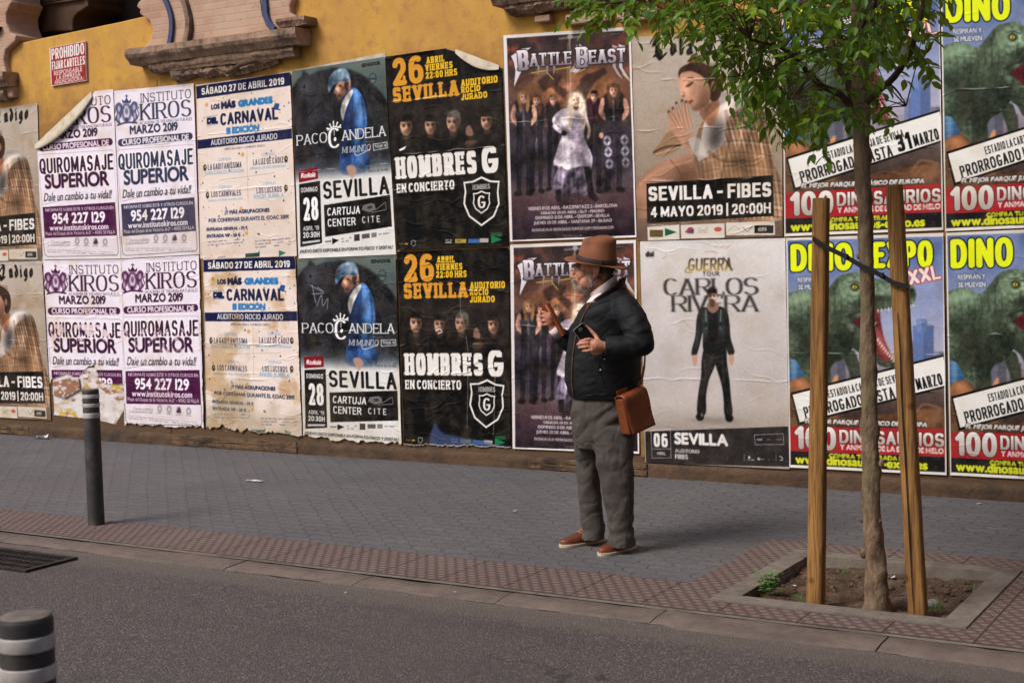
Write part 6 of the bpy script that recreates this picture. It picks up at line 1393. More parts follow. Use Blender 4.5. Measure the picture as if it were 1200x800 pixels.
# ------------------------------------------------------------------ young tree in its pit, stakes, strap, bollards, grate
M['bark'] = stone('tree_bark', S(142, 120, 98), S(92, 74, 60), 22, .95, 1.0, .012, 55, S(112, 106, 74), 7.0, stretch=(1, 1, .45))
M['limb'] = stone('limb_bark', S(88, 70, 56), S(60, 48, 40), 22, .95, .8, .006, 70)
def mat_leaf():
    m, t, b = new_mat('fresh_leaves'); N = NT(t)
    at = N.n('ShaderNodeAttribute'); at.attribute_name = 'print'
    N.l(at.outputs['Color'], b.inputs['Base Color']); b.inputs['Roughness'].default_value = .45; b.inputs['Specular IOR Level'].default_value = .4
    tr = N.n('ShaderNodeBsdfTranslucent'); hs = N.mix(.5, at.outputs['Color'], S(150, 170, 40)); N.l(hs, tr.inputs[0])
    mx = N.n('ShaderNodeMixShader'); mx.inputs[0].default_value = .5; N.l(b.outputs[0], mx.inputs[1]); N.l(tr.outputs[0], mx.inputs[2])
    N.l(mx.outputs[0], t.nodes['Material Output'].inputs[0]); return m
M['leaf'] = mat_leaf()
TY = -3.10
rt = random.Random(12)
base = AT(1028, 712, TY); base[2] = -.09
tree = thing('street_tree', 'young street tree with knobbly slim trunk and fresh green leaves, tied between two stakes', 'tree', tuple(base))
tp = [AT(x, y, TY) for x, y in ((1028, 722), (1027, 690), (1024, 640), (1022, 590), (1020, 540), (1019, 480), (1017, 420), (1016, 360), (1015, 300), (1013, 240), (1011, 190), (1009, 150), (1008, 120), (1007, 80), (1005, 40), (1003, 0), (1000, -50), (1003, -110), (998, -170), (1000, -240))]
tr_ = [.062, .053, .046, .043, .041, .039, .035, .034, .0335, .034, .035, .037, .040, .033, .028, .025, .022, .018, .013, .006]
def fine(pts, rad, k=5):
    P = []; R_ = []
    for i in range(len(pts) - 1):
        for q in range(k):
            f = q / k; P.append(np.array(pts[i]) * (1 - f) + np.array(pts[i + 1]) * f); R_.append(rad[i] * (1 - f) + rad[i + 1] * f)
    P.append(np.array(pts[-1])); R_.append(rad[-1]); return P, R_
P, Rr = fine(tp, tr_, 8)
n = 16; tb = MB(); vs = []
for i, (p, r) in enumerate(zip(P, Rr)):
    for k in range(n):
        q = 2 * pi * k / n
        rr_ = r * (1 + .14 * mnoise.noise((cos(q) * 1.2, sin(q) * 1.2, p[2] * 7)) + .8 * max(0, mnoise.noise((cos(q) * 1.7 + 4, sin(q) * 1.7, p[2] * 13)) - .18) + .05 * mnoise.noise((cos(q) * 4, sin(q) * 4, p[2] * 40)))
        vs.append((p[0] + rr_ * cos(q) + .008 * mnoise.noise((0, 7, p[2] * 3)), p[1] + rr_ * sin(q), p[2]))
tb.add(vs, [(i * n + k, i * n + (k + 1) % n, (i + 1) * n + (k + 1) % n, (i + 1) * n + k) for i in range(len(P) - 1) for k in range(n)])
for (px_, py_, s_) in ((1012, 648, 1), (1033, 543, .8), (1011, 590, .6), (1031, 660, .8), (1006, 300, .6), (1027, 380, .5), (1031, 610, .5), (1012, 480, .5)):      # knots and stubs of cut twigs
    c0 = AT(px_, py_, TY - .01); tb.ell(c0, (.017 * s_, .022 * s_, .026 * s_), None, 9, 6)
c0 = AT(1012, 611, TY); tb.tube([c0, c0 + np.array([-.03, -.02, .015])], [.008, .004], 6)
tb.build('trunk', M['bark'], tree, smooth=True)
limbs = []
def limb(pp, y1, r0, r1, n=7):
    """pp: course in survey pixels, leaning from the trunk's depth to depth TY + y1"""
    m = len(pp); pts = [AT(x, y, TY + y1 * (i / (m - 1)) ** 1.2) for i, (x, y) in enumerate(pp)]
    pts = [np.array(q) for q in zip(*[np.interp(np.linspace(0, m - 1, (m - 1) * 4 + 1), range(m), [p[a] for p in pts]) for a in range(3)])]
    pts = [p + .012 * np.array(mnoise.noise_vector(Vector(p * 6))) * (i > 0) for i, p in enumerate(pts)]
    limbs.append((pts, np.linspace(r0, r1, len(pts)))); return pts
limb([(1003, 124), (995, 98), (984, 78), (975, 50), (966, 18), (958, -10), (948, -60), (944, -120)], .25, .024, .008)
limb([(1004, 132), (986, 112), (966, 104), (948, 88), (930, 66), (905, 52), (878, 46)], -.45, .018, .005)
limb([(1012, 122), (1026, 110), (1040, 97), (1054, 80), (1066, 62), (1074, 36), (1080, 10), (1084, -40), (1092, -100)], -.15, .021, .006)
limb([(1007, 84), (990, 52), (968, 34), (938, 20), (905, 8), (880, -2)], .5, .014, .005)
limb([(960, 0), (930, 6), (900, 22), (860, 28), (820, 22), (790, 18), (760, 22), (735, 14)], .55, .012, .003)
limb([(952, -40), (900, -30), (840, -18), (780, -8), (730, 2), (700, 6)], -.35, .014, .003)
limb([(1005, 40), (1022, 10), (1038, -30), (1050, -90)], -.5, .014, .005)
limb([(1003, 0), (985, -40), (955, -90), (930, -150)], -.55, .014, .005)
limb([(930, 66), (900, 84), (872, 88), (850, 90)], -.35, .006, .002)
limb([(966, 104), (945, 112), (925, 118)], -.5, .006, .002)
limb([(1040, 97), (1056, 112), (1062, 124)], -.3, .006, .002)
lb = MB()
for pts, rad in limbs: lb.tube(pts, list(rad), 8, True, .08, rt)
# leaf sprays: a drooping twig with leaves in pairs, hung near a limb
LV = []; LF = []; LC = []
def leaf(p, d, nrm, L, wd, col):
    d = d / np.linalg.norm(d); s_ = np.cross(nrm, d); s_ /= np.linalg.norm(s_) + 1e-9; u = np.cross(d, s_)
    b = len(LV); dr = rt.uniform(.05, .22) * L
    rows = [(0, 0, .0), (.28, .42, .0), (.55, .5, .25), (.8, .3, .6), (1.0, 0, 1.0)]
    LV.append(p)
    for t, w_, k in rows[1:-1]:
        c0 = p + d * L * t - u * dr * k; LV.append(c0 + s_ * wd * w_ + u * wd * .16); LV.append(c0); LV.append(c0 - s_ * wd * w_ + u * wd * .16)
    LV.append(p + d * L - u * dr)
    a = b + 1
    LF.extend([(b, a, a + 1), (b, a + 1, a + 2)])
    for q in (0, 3): LF.extend([(a + q, a + q + 3, a + q + 4, a + q + 1), (a + q + 1, a + q + 4, a + q + 5, a + q + 2)])
    e = b + 10; LF.extend([(a + 6, e, a + 7), (a + 7, e, a + 8)])
    LC.extend([col] * 11)
def hue():
    q = rt.random()
    if q < .18: c = np.array((150, 182, 52.))
    elif q < .55: c = np.array((102, 144, 46.))
    else: c = np.array((70, 108, 42.))
    return c * rt.uniform(.8, 1.15)
allp = [(p, i) for i, (pts, rad) in enumerate(limbs) for p in pts]
LP = np.array([a[0] for a in allp] + [np.array(q) for q in P if q[2] > 2.2])
def spray(c0, nleaf, spread=1.0):
    # a thin twig from the nearest limb point out to here
    j = int(np.argmin(np.sum((LP - c0) ** 2, 1))); o = LP[j]; dist = np.linalg.norm(c0 - o)
    d = c0 - o; d = d / (dist + 1e-6)
    m = .5 * (o + c0) + np.array([0, 0, .06 * dist]) + rt.uniform(-.03, .03)
    lb.tube([o, m, c0], [.0035, .0026, .0018], 5, False)
    d2 = d + np.array([rt.uniform(-.5, .5), rt.uniform(-.5, .5), rt.uniform(-.7, .1)]); d2 /= np.linalg.norm(d2)
    L = .055 * nleaf / 2; tip = c0 + d2 * L + np.array([0, 0, -.04]); lb.tube([c0, .5 * (c0 + tip) + np.array([0, 0, .012]), tip], [.0018, .0014, .0009], 4, False)
    side = np.cross(d2, (0, 0, 1.0)); side /= np.linalg.norm(side) + 1e-9
    hc = hue()
    for k in range(nleaf):
        t = (k // 2 + .6) / (nleaf / 2); p = c0 + (tip - c0) * min(t, 1) ; s_ = 1 if k % 2 else -1
        dd = d2 * rt.uniform(.4, .9) + side * s_ * rt.uniform(.5, 1.0) + np.array([rt.uniform(-.25, .25), rt.uniform(-.25, .25), rt.uniform(-.75, -.05)])
        nn = np.array([rt.uniform(-.55, .55), rt.uniform(-.55, .55), 1.0])
        leaf(p, dd, nn, rt.uniform(.050, .082), rt.uniform(.027, .040), hc * .6 + hue() * .4)
# where the crown is thick: (x, y centre, half sizes) in survey pixels, depth spread, number of sprays
zones = [((986, 44), (54, 44), .62, 20), ((930, 66), (64, 38), .6, 38), ((884, 66), (42, 32), .5, 26), ((956, 16), (86, 28), .7, 42), ((868, 8), (66, 22), .6, 40), ((790, -4), (56, 18), .5, 34), ((728, 4), (38, 14), .4, 20),
         ((1056, 24), (36, 34), .5, 15), ((946, 116), (40, 18), .45, 14), ((1036, 112), (24, 14), .4, 4), ((1076, 80), (10, 30), .3, 3), ((905, 108), (24, 12), .3, 8), ((850, 44), (24, 12), .4, 8), ((1000, 112), (26, 16), .5, 6),
         ((940, -50), (110, 60), .9, 80), ((840, -30), (90, 36), .7, 40), ((1030, -60), (80, 80), .8, 60), ((980, -160), (90, 70), .8, 60), ((1000, -250), (60, 50), .5, 30)]
for (cx, cy), (rx, ry), dz, num in zones:
    for _ in range(num):
        while True:
            u, v = rt.uniform(-1, 1), rt.uniform(-1, 1)
            if u * u + v * v < 1: break
        yy = TY + rt.uniform(-dz, dz); c0 = AT(cx + u * rx, cy + v * ry, yy)
        spray(c0, rt.choice((5, 6, 7, 8)))
lb.build('limbs', M['limb'], tree, smooth=True)
me = bpy.data.meshes.new('crown'); me.from_pydata((np.array(LV) - base).tolist(), [], LF); me.update()
ca = me.color_attributes.new('print', 'FLOAT_COLOR', 'POINT'); rgba = np.ones((len(LV), 4), np.float32); rgba[:, :3] = lin(np.clip(np.array(LC), 0, 255)); ca.data.foreach_set('color', rgba.ravel())
me.materials.append(M['leaf']); co_ = bpy.data.objects.new('crown', me); C.objects.link(co_); co_.parent = tree
# two sawn softwood stakes and the webbing between them
def mat_timber(seed):
    m, t, b = new_mat('stake_timber'); N = NT(t); co = N.coord(); v = N.mapping(co, (14, 14, .8), loc=(seed, seed, 0))
    c = N.mix(N.ramp(N.noise(v, 2.2, 5, .65, .6), [(.35, 0.0), (.65, 1.0)]), S(166, 124, 72), S(122, 86, 50))
    c = N.mix(N.ramp(N.noise(N.mapping(co, (3, 3, .7)), 2.4, 4, .6), [(.5, 0.0), (.75, .6)]), c, S(112, 82, 56))
    vo = N.n('ShaderNodeTexVoronoi'); vo.inputs['Scale'].default_value = 5.0; N.l(N.mapping(co, (1, 1, .9), loc=(seed, 1, seed)), vo.inputs['Vector'])
    c = N.mix(N.ramp(vo.outputs['Distance'], [(.06, .85), (.12, 0.0)]), c, S(84, 48, 26))
    N.l(c, b.inputs['Base Color']); b.inputs['Roughness'].default_value = .8; b.inputs['Specular IOR Level'].default_value = .2
    c = N.mix(N.ramp(N.noise(N.mapping(co, (46, 46, 1.6)), 3, 4, .7), [(.46, 0.0), (.64, .85)]), c, S(84, 56, 34)); N.l(c, b.inputs['Base Color'])
    N.bump(N.noise(N.mapping(co, (30, 30, 1.5)), 4, 4, .7), .8, .004, b); return m
def stake(p0, p1, w0, w1, label, seed, crack=None):
    a = AT(*p0, TY); a_ = a.copy(); b = AT(*p1, TY); d = b - a; a = a - d * .04
    t = thing('tree_stake', label, 'stake', tuple(a), 'wooden stakes beside the young tree')
    n = 12; vs = []; fs = []; L = len(range(26))
    ax = np.cross(d / np.linalg.norm(d), (0, 1, 0)); ax /= np.linalg.norm(ax); ay = np.cross(ax, d / np.linalg.norm(d))
    for i in range(26):
        f = i / 25; c0 = a + (b - a) * f; hw = (w0 + (w1 - w0) * f) / 2
        for k in range(n):
            q = 2 * pi * (k + .5) / n; u = np.sign(cos(q)) * abs(cos(q)) ** .55; v = np.sign(sin(q)) * abs(sin(q)) ** .55
            r = hw * (1 + .05 * mnoise.noise((u * 2 + seed, v * 2, f * 6)) + .03 * mnoise.noise((u * 5, v * 5 + seed, f * 22)))
            vs.append(c0 + ax * u * r + ay * v * r * .9)
    fs = [(i * n + k, i * n + (k + 1) % n, (i + 1) * n + (k + 1) % n, (i + 1) * n + k) for i in range(25) for k in range(n)] + [tuple(range(n))[::-1], tuple(25 * n + k for k in range(n))]
    o = bevel(MB().add(vs, fs).build('post', mat_timber(seed), t, smooth=False), .006)
    for p in o.data.polygons: p.use_smooth = len(p.vertices) == 4
    if crack:      # a long dark drying crack: a sliver cut along the face
        cv = []; m = 40
        for i in range(m + 1):
            f = crack[0] + (crack[1] - crack[0]) * i / m; c0 = a + (b - a) * f; hw = (w0 + (w1 - w0) * f) / 2
            off = .18 * hw + .12 * hw * mnoise.noise((f * 7, seed, 1)); ww = (.0018 + .0034 * (.5 + .5 * mnoise.noise((f * 11, 2, seed)))) * sin(pi * min(max(i / m, .03), .97)) ** .4
            for sg_ in (-1, 1): cv.append(c0 + ax * (off + sg_ * ww) + ay * 0 + np.array([0, -1, 0]) * (hw * .945 + .004))
        MB().add(cv, [(2 * i, 2 * i + 1, 2 * i + 3, 2 * i + 2) for i in range(m)]).build('crack', stone('crack_dark', S(40, 28, 20), S(26, 20, 16), 30), t)
    return a, b
def wpx(px): return px / 239.0
stake((956, 712), (962.5, 232), wpx(20.5), wpx(18.5), 'upright honey coloured timber stake left of the young tree trunk', 3)
stake((1076, 724), (1048, 217), wpx(21), wpx(18), 'leaning timber stake with a long dark crack, right of the young tree trunk', 8, (.03, .72))
wm = stone('black_webbing', S(30, 29, 30), S(22, 22, 24), 60, .7, .5, .002, 200)
def band(pts, half, th, n=None):
    b = MB(); vs = []
    for i, p in enumerate(pts):
        p = np.array(p); t = np.array(pts[min(i + 1, len(pts) - 1)]) - np.array(pts[max(i - 1, 0)]); t = t / np.linalg.norm(t)
        up = np.array([0, 0, 1.0]) - t * t[2]; up /= np.linalg.norm(up); o = np.cross(t, up)
        for a_, c_ in ((1, -1), (1, 1), (-1, 1), (-1, -1)): vs.append(p + up * half * a_ + o * th * c_)
    m = len(pts); fs = [(4 * i + k, 4 * i + (k + 1) % 4, 4 * i + 4 + (k + 1) % 4, 4 * i + 4 + k) for i in range(m - 1) for k in range(4)] + [(0, 1, 2, 3), tuple(4 * (m - 1) + k for k in range(4))[::-1]]
    return b.add(vs, fs)
fy = TY - .05
sp_ = [AT(953, 278, TY), AT(953, 280, fy - .004), AT(962, 286, fy - .006), AT(973, 292, fy - .002), AT(990, 300, TY - .052), AT(1010, 312, TY - .056), AT(1020, 316, TY - .056), AT(1035, 324, TY - .052), AT(1046, 331, fy - .004), AT(1056, 334, fy - .006), AT(1066, 336, fy - .004), AT(1066, 336, TY)]
so = smooth_open([tuple(p) for p in sp_], 1) if False else sp_
stp = thing('tree_strap', 'black webbing strap slung from stake to stake across the young trunk', 'strap', tuple(AT(1014, 313, fy)))
band(so, .011, .0018).build('webbing', wm, stp)
for px_, py_ in ((992, 301), (1034, 323)):
    c0 = AT(px_, py_, TY - .058); bevel(MB().obox(c0, (.007, 0, -.003), (0, .006, 0), (0.004, 0, .014)).build('buckle', wm, stp), .003)
# bollards
bm = stone('bollard_paint', S(60, 58, 58), S(48, 47, 48), 8, .55, .3, .003, 60, S(84, 78, 74), 7, spec=.35)
bw = stone('bollard_reflective_band', S(196, 190, 188), S(178, 172, 170), 40, .4, .3, .0015, 260, S(150, 140, 134), 6)
bt = stone('bollard_cap', S(128, 118, 108), S(98, 90, 84), 30, .7, .6, .002, 90, S(80, 70, 64), 12)
def bollard(c0, H, R_, label, ztop_bands):
    t = thing('bollard', label, 'bollard', tuple(c0), 'striped street bollards')
    MB().lathe(c0, [(R_ * 1.0, -.05), (R_ * 1.0, 0.0), (R_, .01), (R_, H - .012), (R_ * .985, H - .004), (R_ * .95, H)], 40).build('post', bm, t, smooth=False)
    for a_, b_ in ztop_bands: MB().lathe(c0, [(R_ + .0002, H - b_), (R_ + .0025, H - b_ + .001), (R_ + .0025, H - a_ - .001), (R_ + .0002, H - a_)], 40).build('band', bw, t)
    MB().lathe(c0, [(R_ * .93, H + .0005), (R_ * .93, H + .002), (R_ * .88, H + .004), (R_ * .4, H + .006), (0.001, H + .006)], 40).build('cap', bt, t, smooth=True)
    for o in bpy.data.objects:
        if o.parent == t and o.name.startswith(('post', 'band')):
            for p in o.data.polygons: p.use_smooth = len(p.vertices) == 4
            bevel(o, .002)
    return t
g0 = G(113, 614.5); zt = (1.75 - (456 - 307) / 177.0)
bollard(g0, .905, .0545, 'dark grey bollard with two pale bands on the pavement edge, by the ripped purple poster', [(.030, .056), (.090, .116), (.152, .188)])
dn = 2.83; rr = ray(30, 722); c1 = CAM + rr / (_F @ rr) * dn; bz = .08
tN = bollard((c1[0], c1[1], bz), c1[2] - bz, .0535, 'dark bollard with broad pale bands cut off by the bottom left corner, near the road', [(.034, .064), (.096, .126), (.158, .188)])
# street drain grate
gm = stone('cast_iron', S(52, 48, 46), S(38, 35, 34), 20, .6, .6, .003, 80, S(78, 66, 58), 6, metallic=.3)
gc = [G(-40, 662, ROAD_Z), G(58, 641, ROAD_Z), G(100, 653, ROAD_Z), G(30, 671, ROAD_Z)]
x0, x1 = -8.2, gc[2][0]; y0, y1 = gc[3][1], -3.93
gr = thing('drain_grate', 'rusty iron drain grate set in the asphalt beside the kerb', 'drain', ((x0 + x1) / 2, (y0 + y1) / 2, ROAD_Z))
MB().box(x0, x1, y0, y1, ROAD_Z + .001, ROAD_Z + .003).build('gully', stone('gully_dark', S(14, 13, 13), S(10, 10, 10), 9, 1, 0), gr)
fb = MB(); e = .03
fb.box(x0, x1, y0, y0 + e, ROAD_Z, ROAD_Z + .016); fb.box(x0, x1, y1 - e, y1, ROAD_Z, ROAD_Z + .016); fb.box(x0, x0 + e, y0 + e, y1 - e, ROAD_Z, ROAD_Z + .016); fb.box(x1 - e, x1, y0 + e, y1 - e, ROAD_Z, ROAD_Z + .016)
fb.build('grate_frame', gm, gr); bb = MB()
x = x0 + e + .02
while x < x1 - e: bb.box(x, x + .013, y0 + e, y1 - e, ROAD_Z + .003, ROAD_Z + .013); x += .036
y = y0 + .1
while y < y1 - e: bb.box(x0 + e, x1 - e, y, y + .014, ROAD_Z + .003, ROAD_Z + .0145); y += .085
bb.build('grate_bars', gm, gr)
# ------------------------------------------------------------------ the man in the hat
_o = G(703, 643); OX, OY = _o[0], _o[1]
_v = np.array([OX - CAM[0], OY - CAM[1]]); _v /= np.linalg.norm(_v)
AXX = np.array([-_v[1], _v[0], 0.0]); AXY = np.array([-_v[0], -_v[1], 0.0])      # his forward (along the street) and his left (towards the road)
MRZ = atan2(AXX[1], AXX[0]); O3 = np.array([OX, OY, 0.0])
def loc(p): q = np.array(p, float) - O3; return np.array([q @ AXX, q @ AXY, q[2]])
def wld(p): return O3 + AXX * p[0] + AXY * p[1] + np.array([0, 0, p[2]])
def mp(px, py, d=0.0):
    r = ray(px, py); t = (d - (CAM - O3) @ AXY) / (r @ AXY); return loc(CAM + t * r)
def K(P, d=None): return [mp(*p) for p in P]
def fuse(b, voxel=.006, smooth=4, name='tmp', fac=.5):
    me = bpy.data.meshes.new(name); me.from_pydata([tuple(v) for v in b.v], [], b.f); me.update()
    o = bpy.data.objects.new(name, me); C.objects.link(o)
    m = o.modifiers.new('r', 'REMESH'); m.mode = 'VOXEL'; m.voxel_size = voxel
    if smooth: s_ = o.modifiers.new('s', 'SMOOTH'); s_.factor = fac; s_.iterations = smooth
    dg = bpy.context.evaluated_depsgraph_get(); dg.update()
    out = bpy.data.meshes.new_from_object(o.evaluated_get(dg)); bpy.data.objects.remove(o); return out
def vn(me):
    n = len(me.vertices); a = np.empty(n * 3); me.vertices.foreach_get('co', a); b = np.empty(n * 3); me.vertices.foreach_get('normal', b); return a.reshape(-1, 3), b.reshape(-1, 3)
def setco(me, v): me.vertices.foreach_set('co', v.ravel()); me.update()
def place(me, name, mat, parent, smooth=True):
    me.name = name; me.materials.clear(); me.materials.append(mat)
    me.polygons.foreach_set('use_smooth', np.ones(len(me.polygons), bool) * smooth)
    o = bpy.data.objects.new(name, me); C.objects.link(o); o.parent = parent; return o
def loftz(secs, n=36, pw=2.2, b=None, caps=True):
    """rings: (x, y, z, rx, ry, turn, lean) - lean tips the ring (dz per metre along x)"""
    b = b or MB(); base = len(b.v)
    for s_ in secs:
        x, y, z, rx, ry = s_[:5]; tw = s_[5] if len(s_) > 5 else 0; ln = s_[6] if len(s_) > 6 else 0
        for k in range(n):
            q = 2 * pi * k / n; u = rx * np.sign(cos(q)) * abs(cos(q)) ** (2 / pw); v = ry * np.sign(sin(q)) * abs(sin(q)) ** (2 / pw)
            dx, dy = u * cos(tw) - v * sin(tw), u * sin(tw) + v * cos(tw); b.v.append((x + dx, y + dy, z + ln * dx))
    m = len(secs)
    for i in range(m - 1):
        for k in range(n): b.f.append((base + i * n + k, base + i * n + (k + 1) % n, base + (i + 1) * n + (k + 1) % n, base + (i + 1) * n + k))
    if caps: b.f.append(tuple(base + k for k in range(n))[::-1]); b.f.append(tuple(base + (m - 1) * n + k for k in range(n)))
    return b
def interp(secs, k=6):
    S_ = np.array([list(s) + [0] * (7 - len(s)) for s in secs], float); m = len(S_); out = []
    for q in np.linspace(0, m - 1, (m - 1) * k + 1):
        i = min(int(q), m - 2); f = q - i; p0, p1, p2_, p3 = S_[max(i - 1, 0)], S_[i], S_[i + 1], S_[min(i + 2, m - 1)]
        out.append(tuple(.5 * ((2 * p1) + (-p0 + p2_) * f + (2 * p0 - 5 * p1 + 4 * p2_ - p3) * f * f + (-p0 + 3 * p1 - 3 * p2_ + p3) * f ** 3)))
    return out
PXM = 1 / 203.0
def ring(xl, xr, y, ry, d=0.0, tw=0.0, ln=0.0):
    a = mp(xl, y, d); b = mp(xr, y, d); return ((a[0] + b[0]) / 2, d, (a[2] + b[2]) / 2, abs(a[0] - b[0]) / 2, ry, tw, ln)
man = bpy.data.objects.new('person', bpy.data.meshes.new('person'))     # the body itself; clothes, hat and hair hang on it
C.objects.link(man); man.location = tuple(O3); man.rotation_euler = (0, 0, MRZ)
tag(man, 'bearded man in brown hat and dark jacket on the pavement, looking left, holding a phone', 'person')
# ---- materials
def mat_skin():
    m, t, b = new_mat('weathered_skin'); N = NT(t); co = N.coord()
    c = N.mix(N.ramp(N.noise(co, 26, 4, .6), [(.35, 0.0), (.65, 1.0)]), S(196, 142, 116), S(178, 116, 94))
    c = N.mix(N.ramp(N.noise(co, 90, 3, .6), [(.55, 0.0), (.75, .5)]), c, S(150, 92, 76))
    N.l(c, b.inputs['Base Color']); b.inputs['Roughness'].default_value = .5; b.inputs['Specular IOR Level'].default_value = .35
    b.inputs['Subsurface Weight'].default_value = .12; b.inputs['Subsurface Radius'].default_value = (.01, .004, .002)
    N.bump(N.noise(co, 160, 3), .25, .0015, b); return m
M['skin'] = mat_skin()
M['jacket'] = stone('navy_jacket_cloth', S(15, 17, 23), S(11, 12, 17), 14, .7, .5, .0025, 420, spec=.3)
M['trousers'] = stone('grey_chino_cloth', S(82, 75, 71), S(70, 65, 62), 10, .85, .6, .002, 500, S(88, 81, 77), 4, spec=.2)
M['felt'] = stone('brown_felt', S(132, 86, 64), S(120, 76, 56), 9, .9, .5, .0015, 380, spec=.15)
M['hatband'] = stone('hat_band_leather', S(60, 42, 34), S(50, 36, 30), 20, .6, .2)
M['shirt'] = stone('white_shirt', S(226, 214, 214), S(214, 200, 204), 20, .85, .2, .002, 200)
M['tan_leather'] = stone('tan_leather', S(132, 68, 34), S(110, 55, 28), 12, .5, .5, .002, 160, S(108, 58, 32), 6, spec=.4)
M['shoe_leather'] = stone('shoe_leather', S(122, 64, 38), S(104, 52, 32), 14, .42, .3, .0015, 140, S(86, 44, 28), 9, spec=.45)
M['sole'] = stone('pale_sole', S(206, 190, 168), S(186, 168, 146), 30, .8)
M['lace'] = stone('yellow_lace', S(190, 140, 60), S(160, 112, 48), 60, .8)
M['cord'] = stone('brown_corduroy', S(104, 66, 44), S(86, 54, 38), 30, .9, .6, .002, 300)
M['hair_grey'] = stone('dark_greying_hair', S(86, 76, 68), S(54, 46, 42), 60, .7, .8, .003, 220, S(120, 110, 102), 40, spec=.3)
M['beard'] = stone('white_beard', S(178, 162, 148), S(146, 124, 110), 46, .8, .8, .003, 220, S(124, 98, 84), 26, spec=.2)
M['dark'] = stone('dark_glass', S(24, 24, 27), S(20, 20, 23), 9, .22, 0, spec=.5)
M['metal'] = stone('phone_frame', S(176, 172, 170), S(160, 156, 154), 9, .3, 0, metallic=.7)
M['gold'] = stone('gold_ring', S(214, 170, 90), S(200, 150, 70), 9, .3, 0, metallic=.9)
# ---- head and body
H0 = mp(695.0, 316.5, 0); H0[1] = 0
def hl(x, y, z): return H0 + np.array([x, y, z]) * 1.06
bd = MB()
def E(c, r, rt_=None, n=22, m=14): bd.ell(hl(*c), np.array(r) * 1.06, rt_, n, m)
E((-.012, 0, .035), (.100, .077, .098)); E((.035, 0, -.03), (.062, .062, .085)); E((.040, 0, -.075), (.050, .050, .045)); E((.072, 0, -.098), (.026, .030, .024)); E((-.045, 0, -.02), (.06, .066, .06))
for s_ in (-1, 1):
    E((.058, s_ * .040, -.022), (.034, .026, .032)); E((.030, s_ * .056, -.062), (.045, .016, .032), rot('Y', .35)); E((.080, s_ * .030, .030), (.016, .026, .010), rot('Z', -s_ * .35))
    E((-.018, s_ * .082, -.008), (.017, .008, .034), rot('Y', -.2)); E((-.006, s_ * .077, -.030), (.010, .009, .014)); E((-.029, s_ * .087, .004), (.009, .007, .026), rot('Y', -.2)); E((.104, s_ * .012, -.036), (.012, .008, .009))
bd.tube([hl(.086, 0, .024), hl(.098, 0, .004), hl(.112, 0, -.020), hl(.118, 0, -.034), hl(.106, 0, -.042)], [.011, .011, .0135, .0145, .011], 12)
E((.094, 0, -.064), (.010, .024, .006)); E((.092, 0, -.075), (.010, .021, .007)); E((.092, 0, -.05), (.008, .026, .014))
bd.tube([hl(-.02, 0, -.03), hl(-.035, 0, -.09), hl(-.052, 0, -.15), hl(-.07, 0, -.21)], [.060, .060, .064, .075], 18)
# torso, arms and legs under the clothes
tor = [ring(690, 732, 352, .15), ring(682, 745, 372, .17), ring(672, 744, 410, .16), ring(676, 738, 445, .13), ring(684, 734, 475, .12)]
loftz(interp(tor, 3), 24, 2.2, bd)
SHN, ELN, WRN = mp(737, 363, .185), mp(754, 405, .275), mp(707, 406, .285)
SHF, ELF, WRF = mp(700, 364, -.185), mp(672, 404, -.20), mp(646, 381, -.17)
bd.tube([SHN, .5 * (SHN + ELN), ELN], [.055, .048, .042], 14); bd.tube([ELN, .5 * (ELN + WRN), WRN], [.044, .038, .029], 14)
bd.tube([SHF, .5 * (SHF + ELF), ELF], [.055, .048, .042], 14); bd.tube([ELF, .5 * (ELF + WRF), WRF], [.042, .036, .028], 14)
for d_, xs in ((1, ((719, 478), (721, 540), (726, 590), (728, 636))), (-1, ((692, 478), (690, 540), (692.5, 590), (695, 628)))):
    bd.tube([mp(x, y, d_ * q) for (x, y), q in zip(xs, (.075, .108, .114, .114))], [.07, .058, .046, .036], 14)
# left hand: palm behind the phone's lower corner, four fingers across its back, thumb on the far side
def finger(P, r0, r1, n=9):
    P = [np.array(p) for p in P]; k = len(P); Q = smooth_open([tuple(p) for p in P], 3) if False else P
    bd.tube(P, list(np.linspace(r0, r1, k)), n); bd.ell(P[-1], (r1, r1, r1), None, 9, 7)
    for p, r in zip(P[1:-1], np.linspace(r0, r1, k)[1:-1]): bd.ell(p, (r * 1.06,) * 3, None, 9, 7)
bd.tube([WRN, mp(702, 405.5, .288), mp(697, 405, .292), mp(692.5, 405.5, .295)], [.030, .036, .040, .036], 14, True, 0, None, 1.0)
bd.ell(mp(699, 408, .29), (.045, .020, .040))
for kn, mid, tip, r0 in (((694.5, 398.5), (687, 397.6), (679.5, 400.0), .0098), ((693, 402.6), (685, 402.0), (677, 403.4), .0102), ((693, 406.8), (685.5, 406.6), (678.5, 407.2), .0098), ((694, 410.8), (688.5, 411.0), (683, 411.2), .0090)):
    finger([mp(*kn, .300), mp(.5 * (kn[0] + mid[0]), .5 * (kn[1] + mid[1]) - .8, .309), mp(*mid, .309), mp(*tip, .298)], r0, r0 * .78)
finger([mp(702, 400, .285), mp(697, 392, .262), mp(691, 386, .254), mp(687, 383, .254)], .0125, .0095)
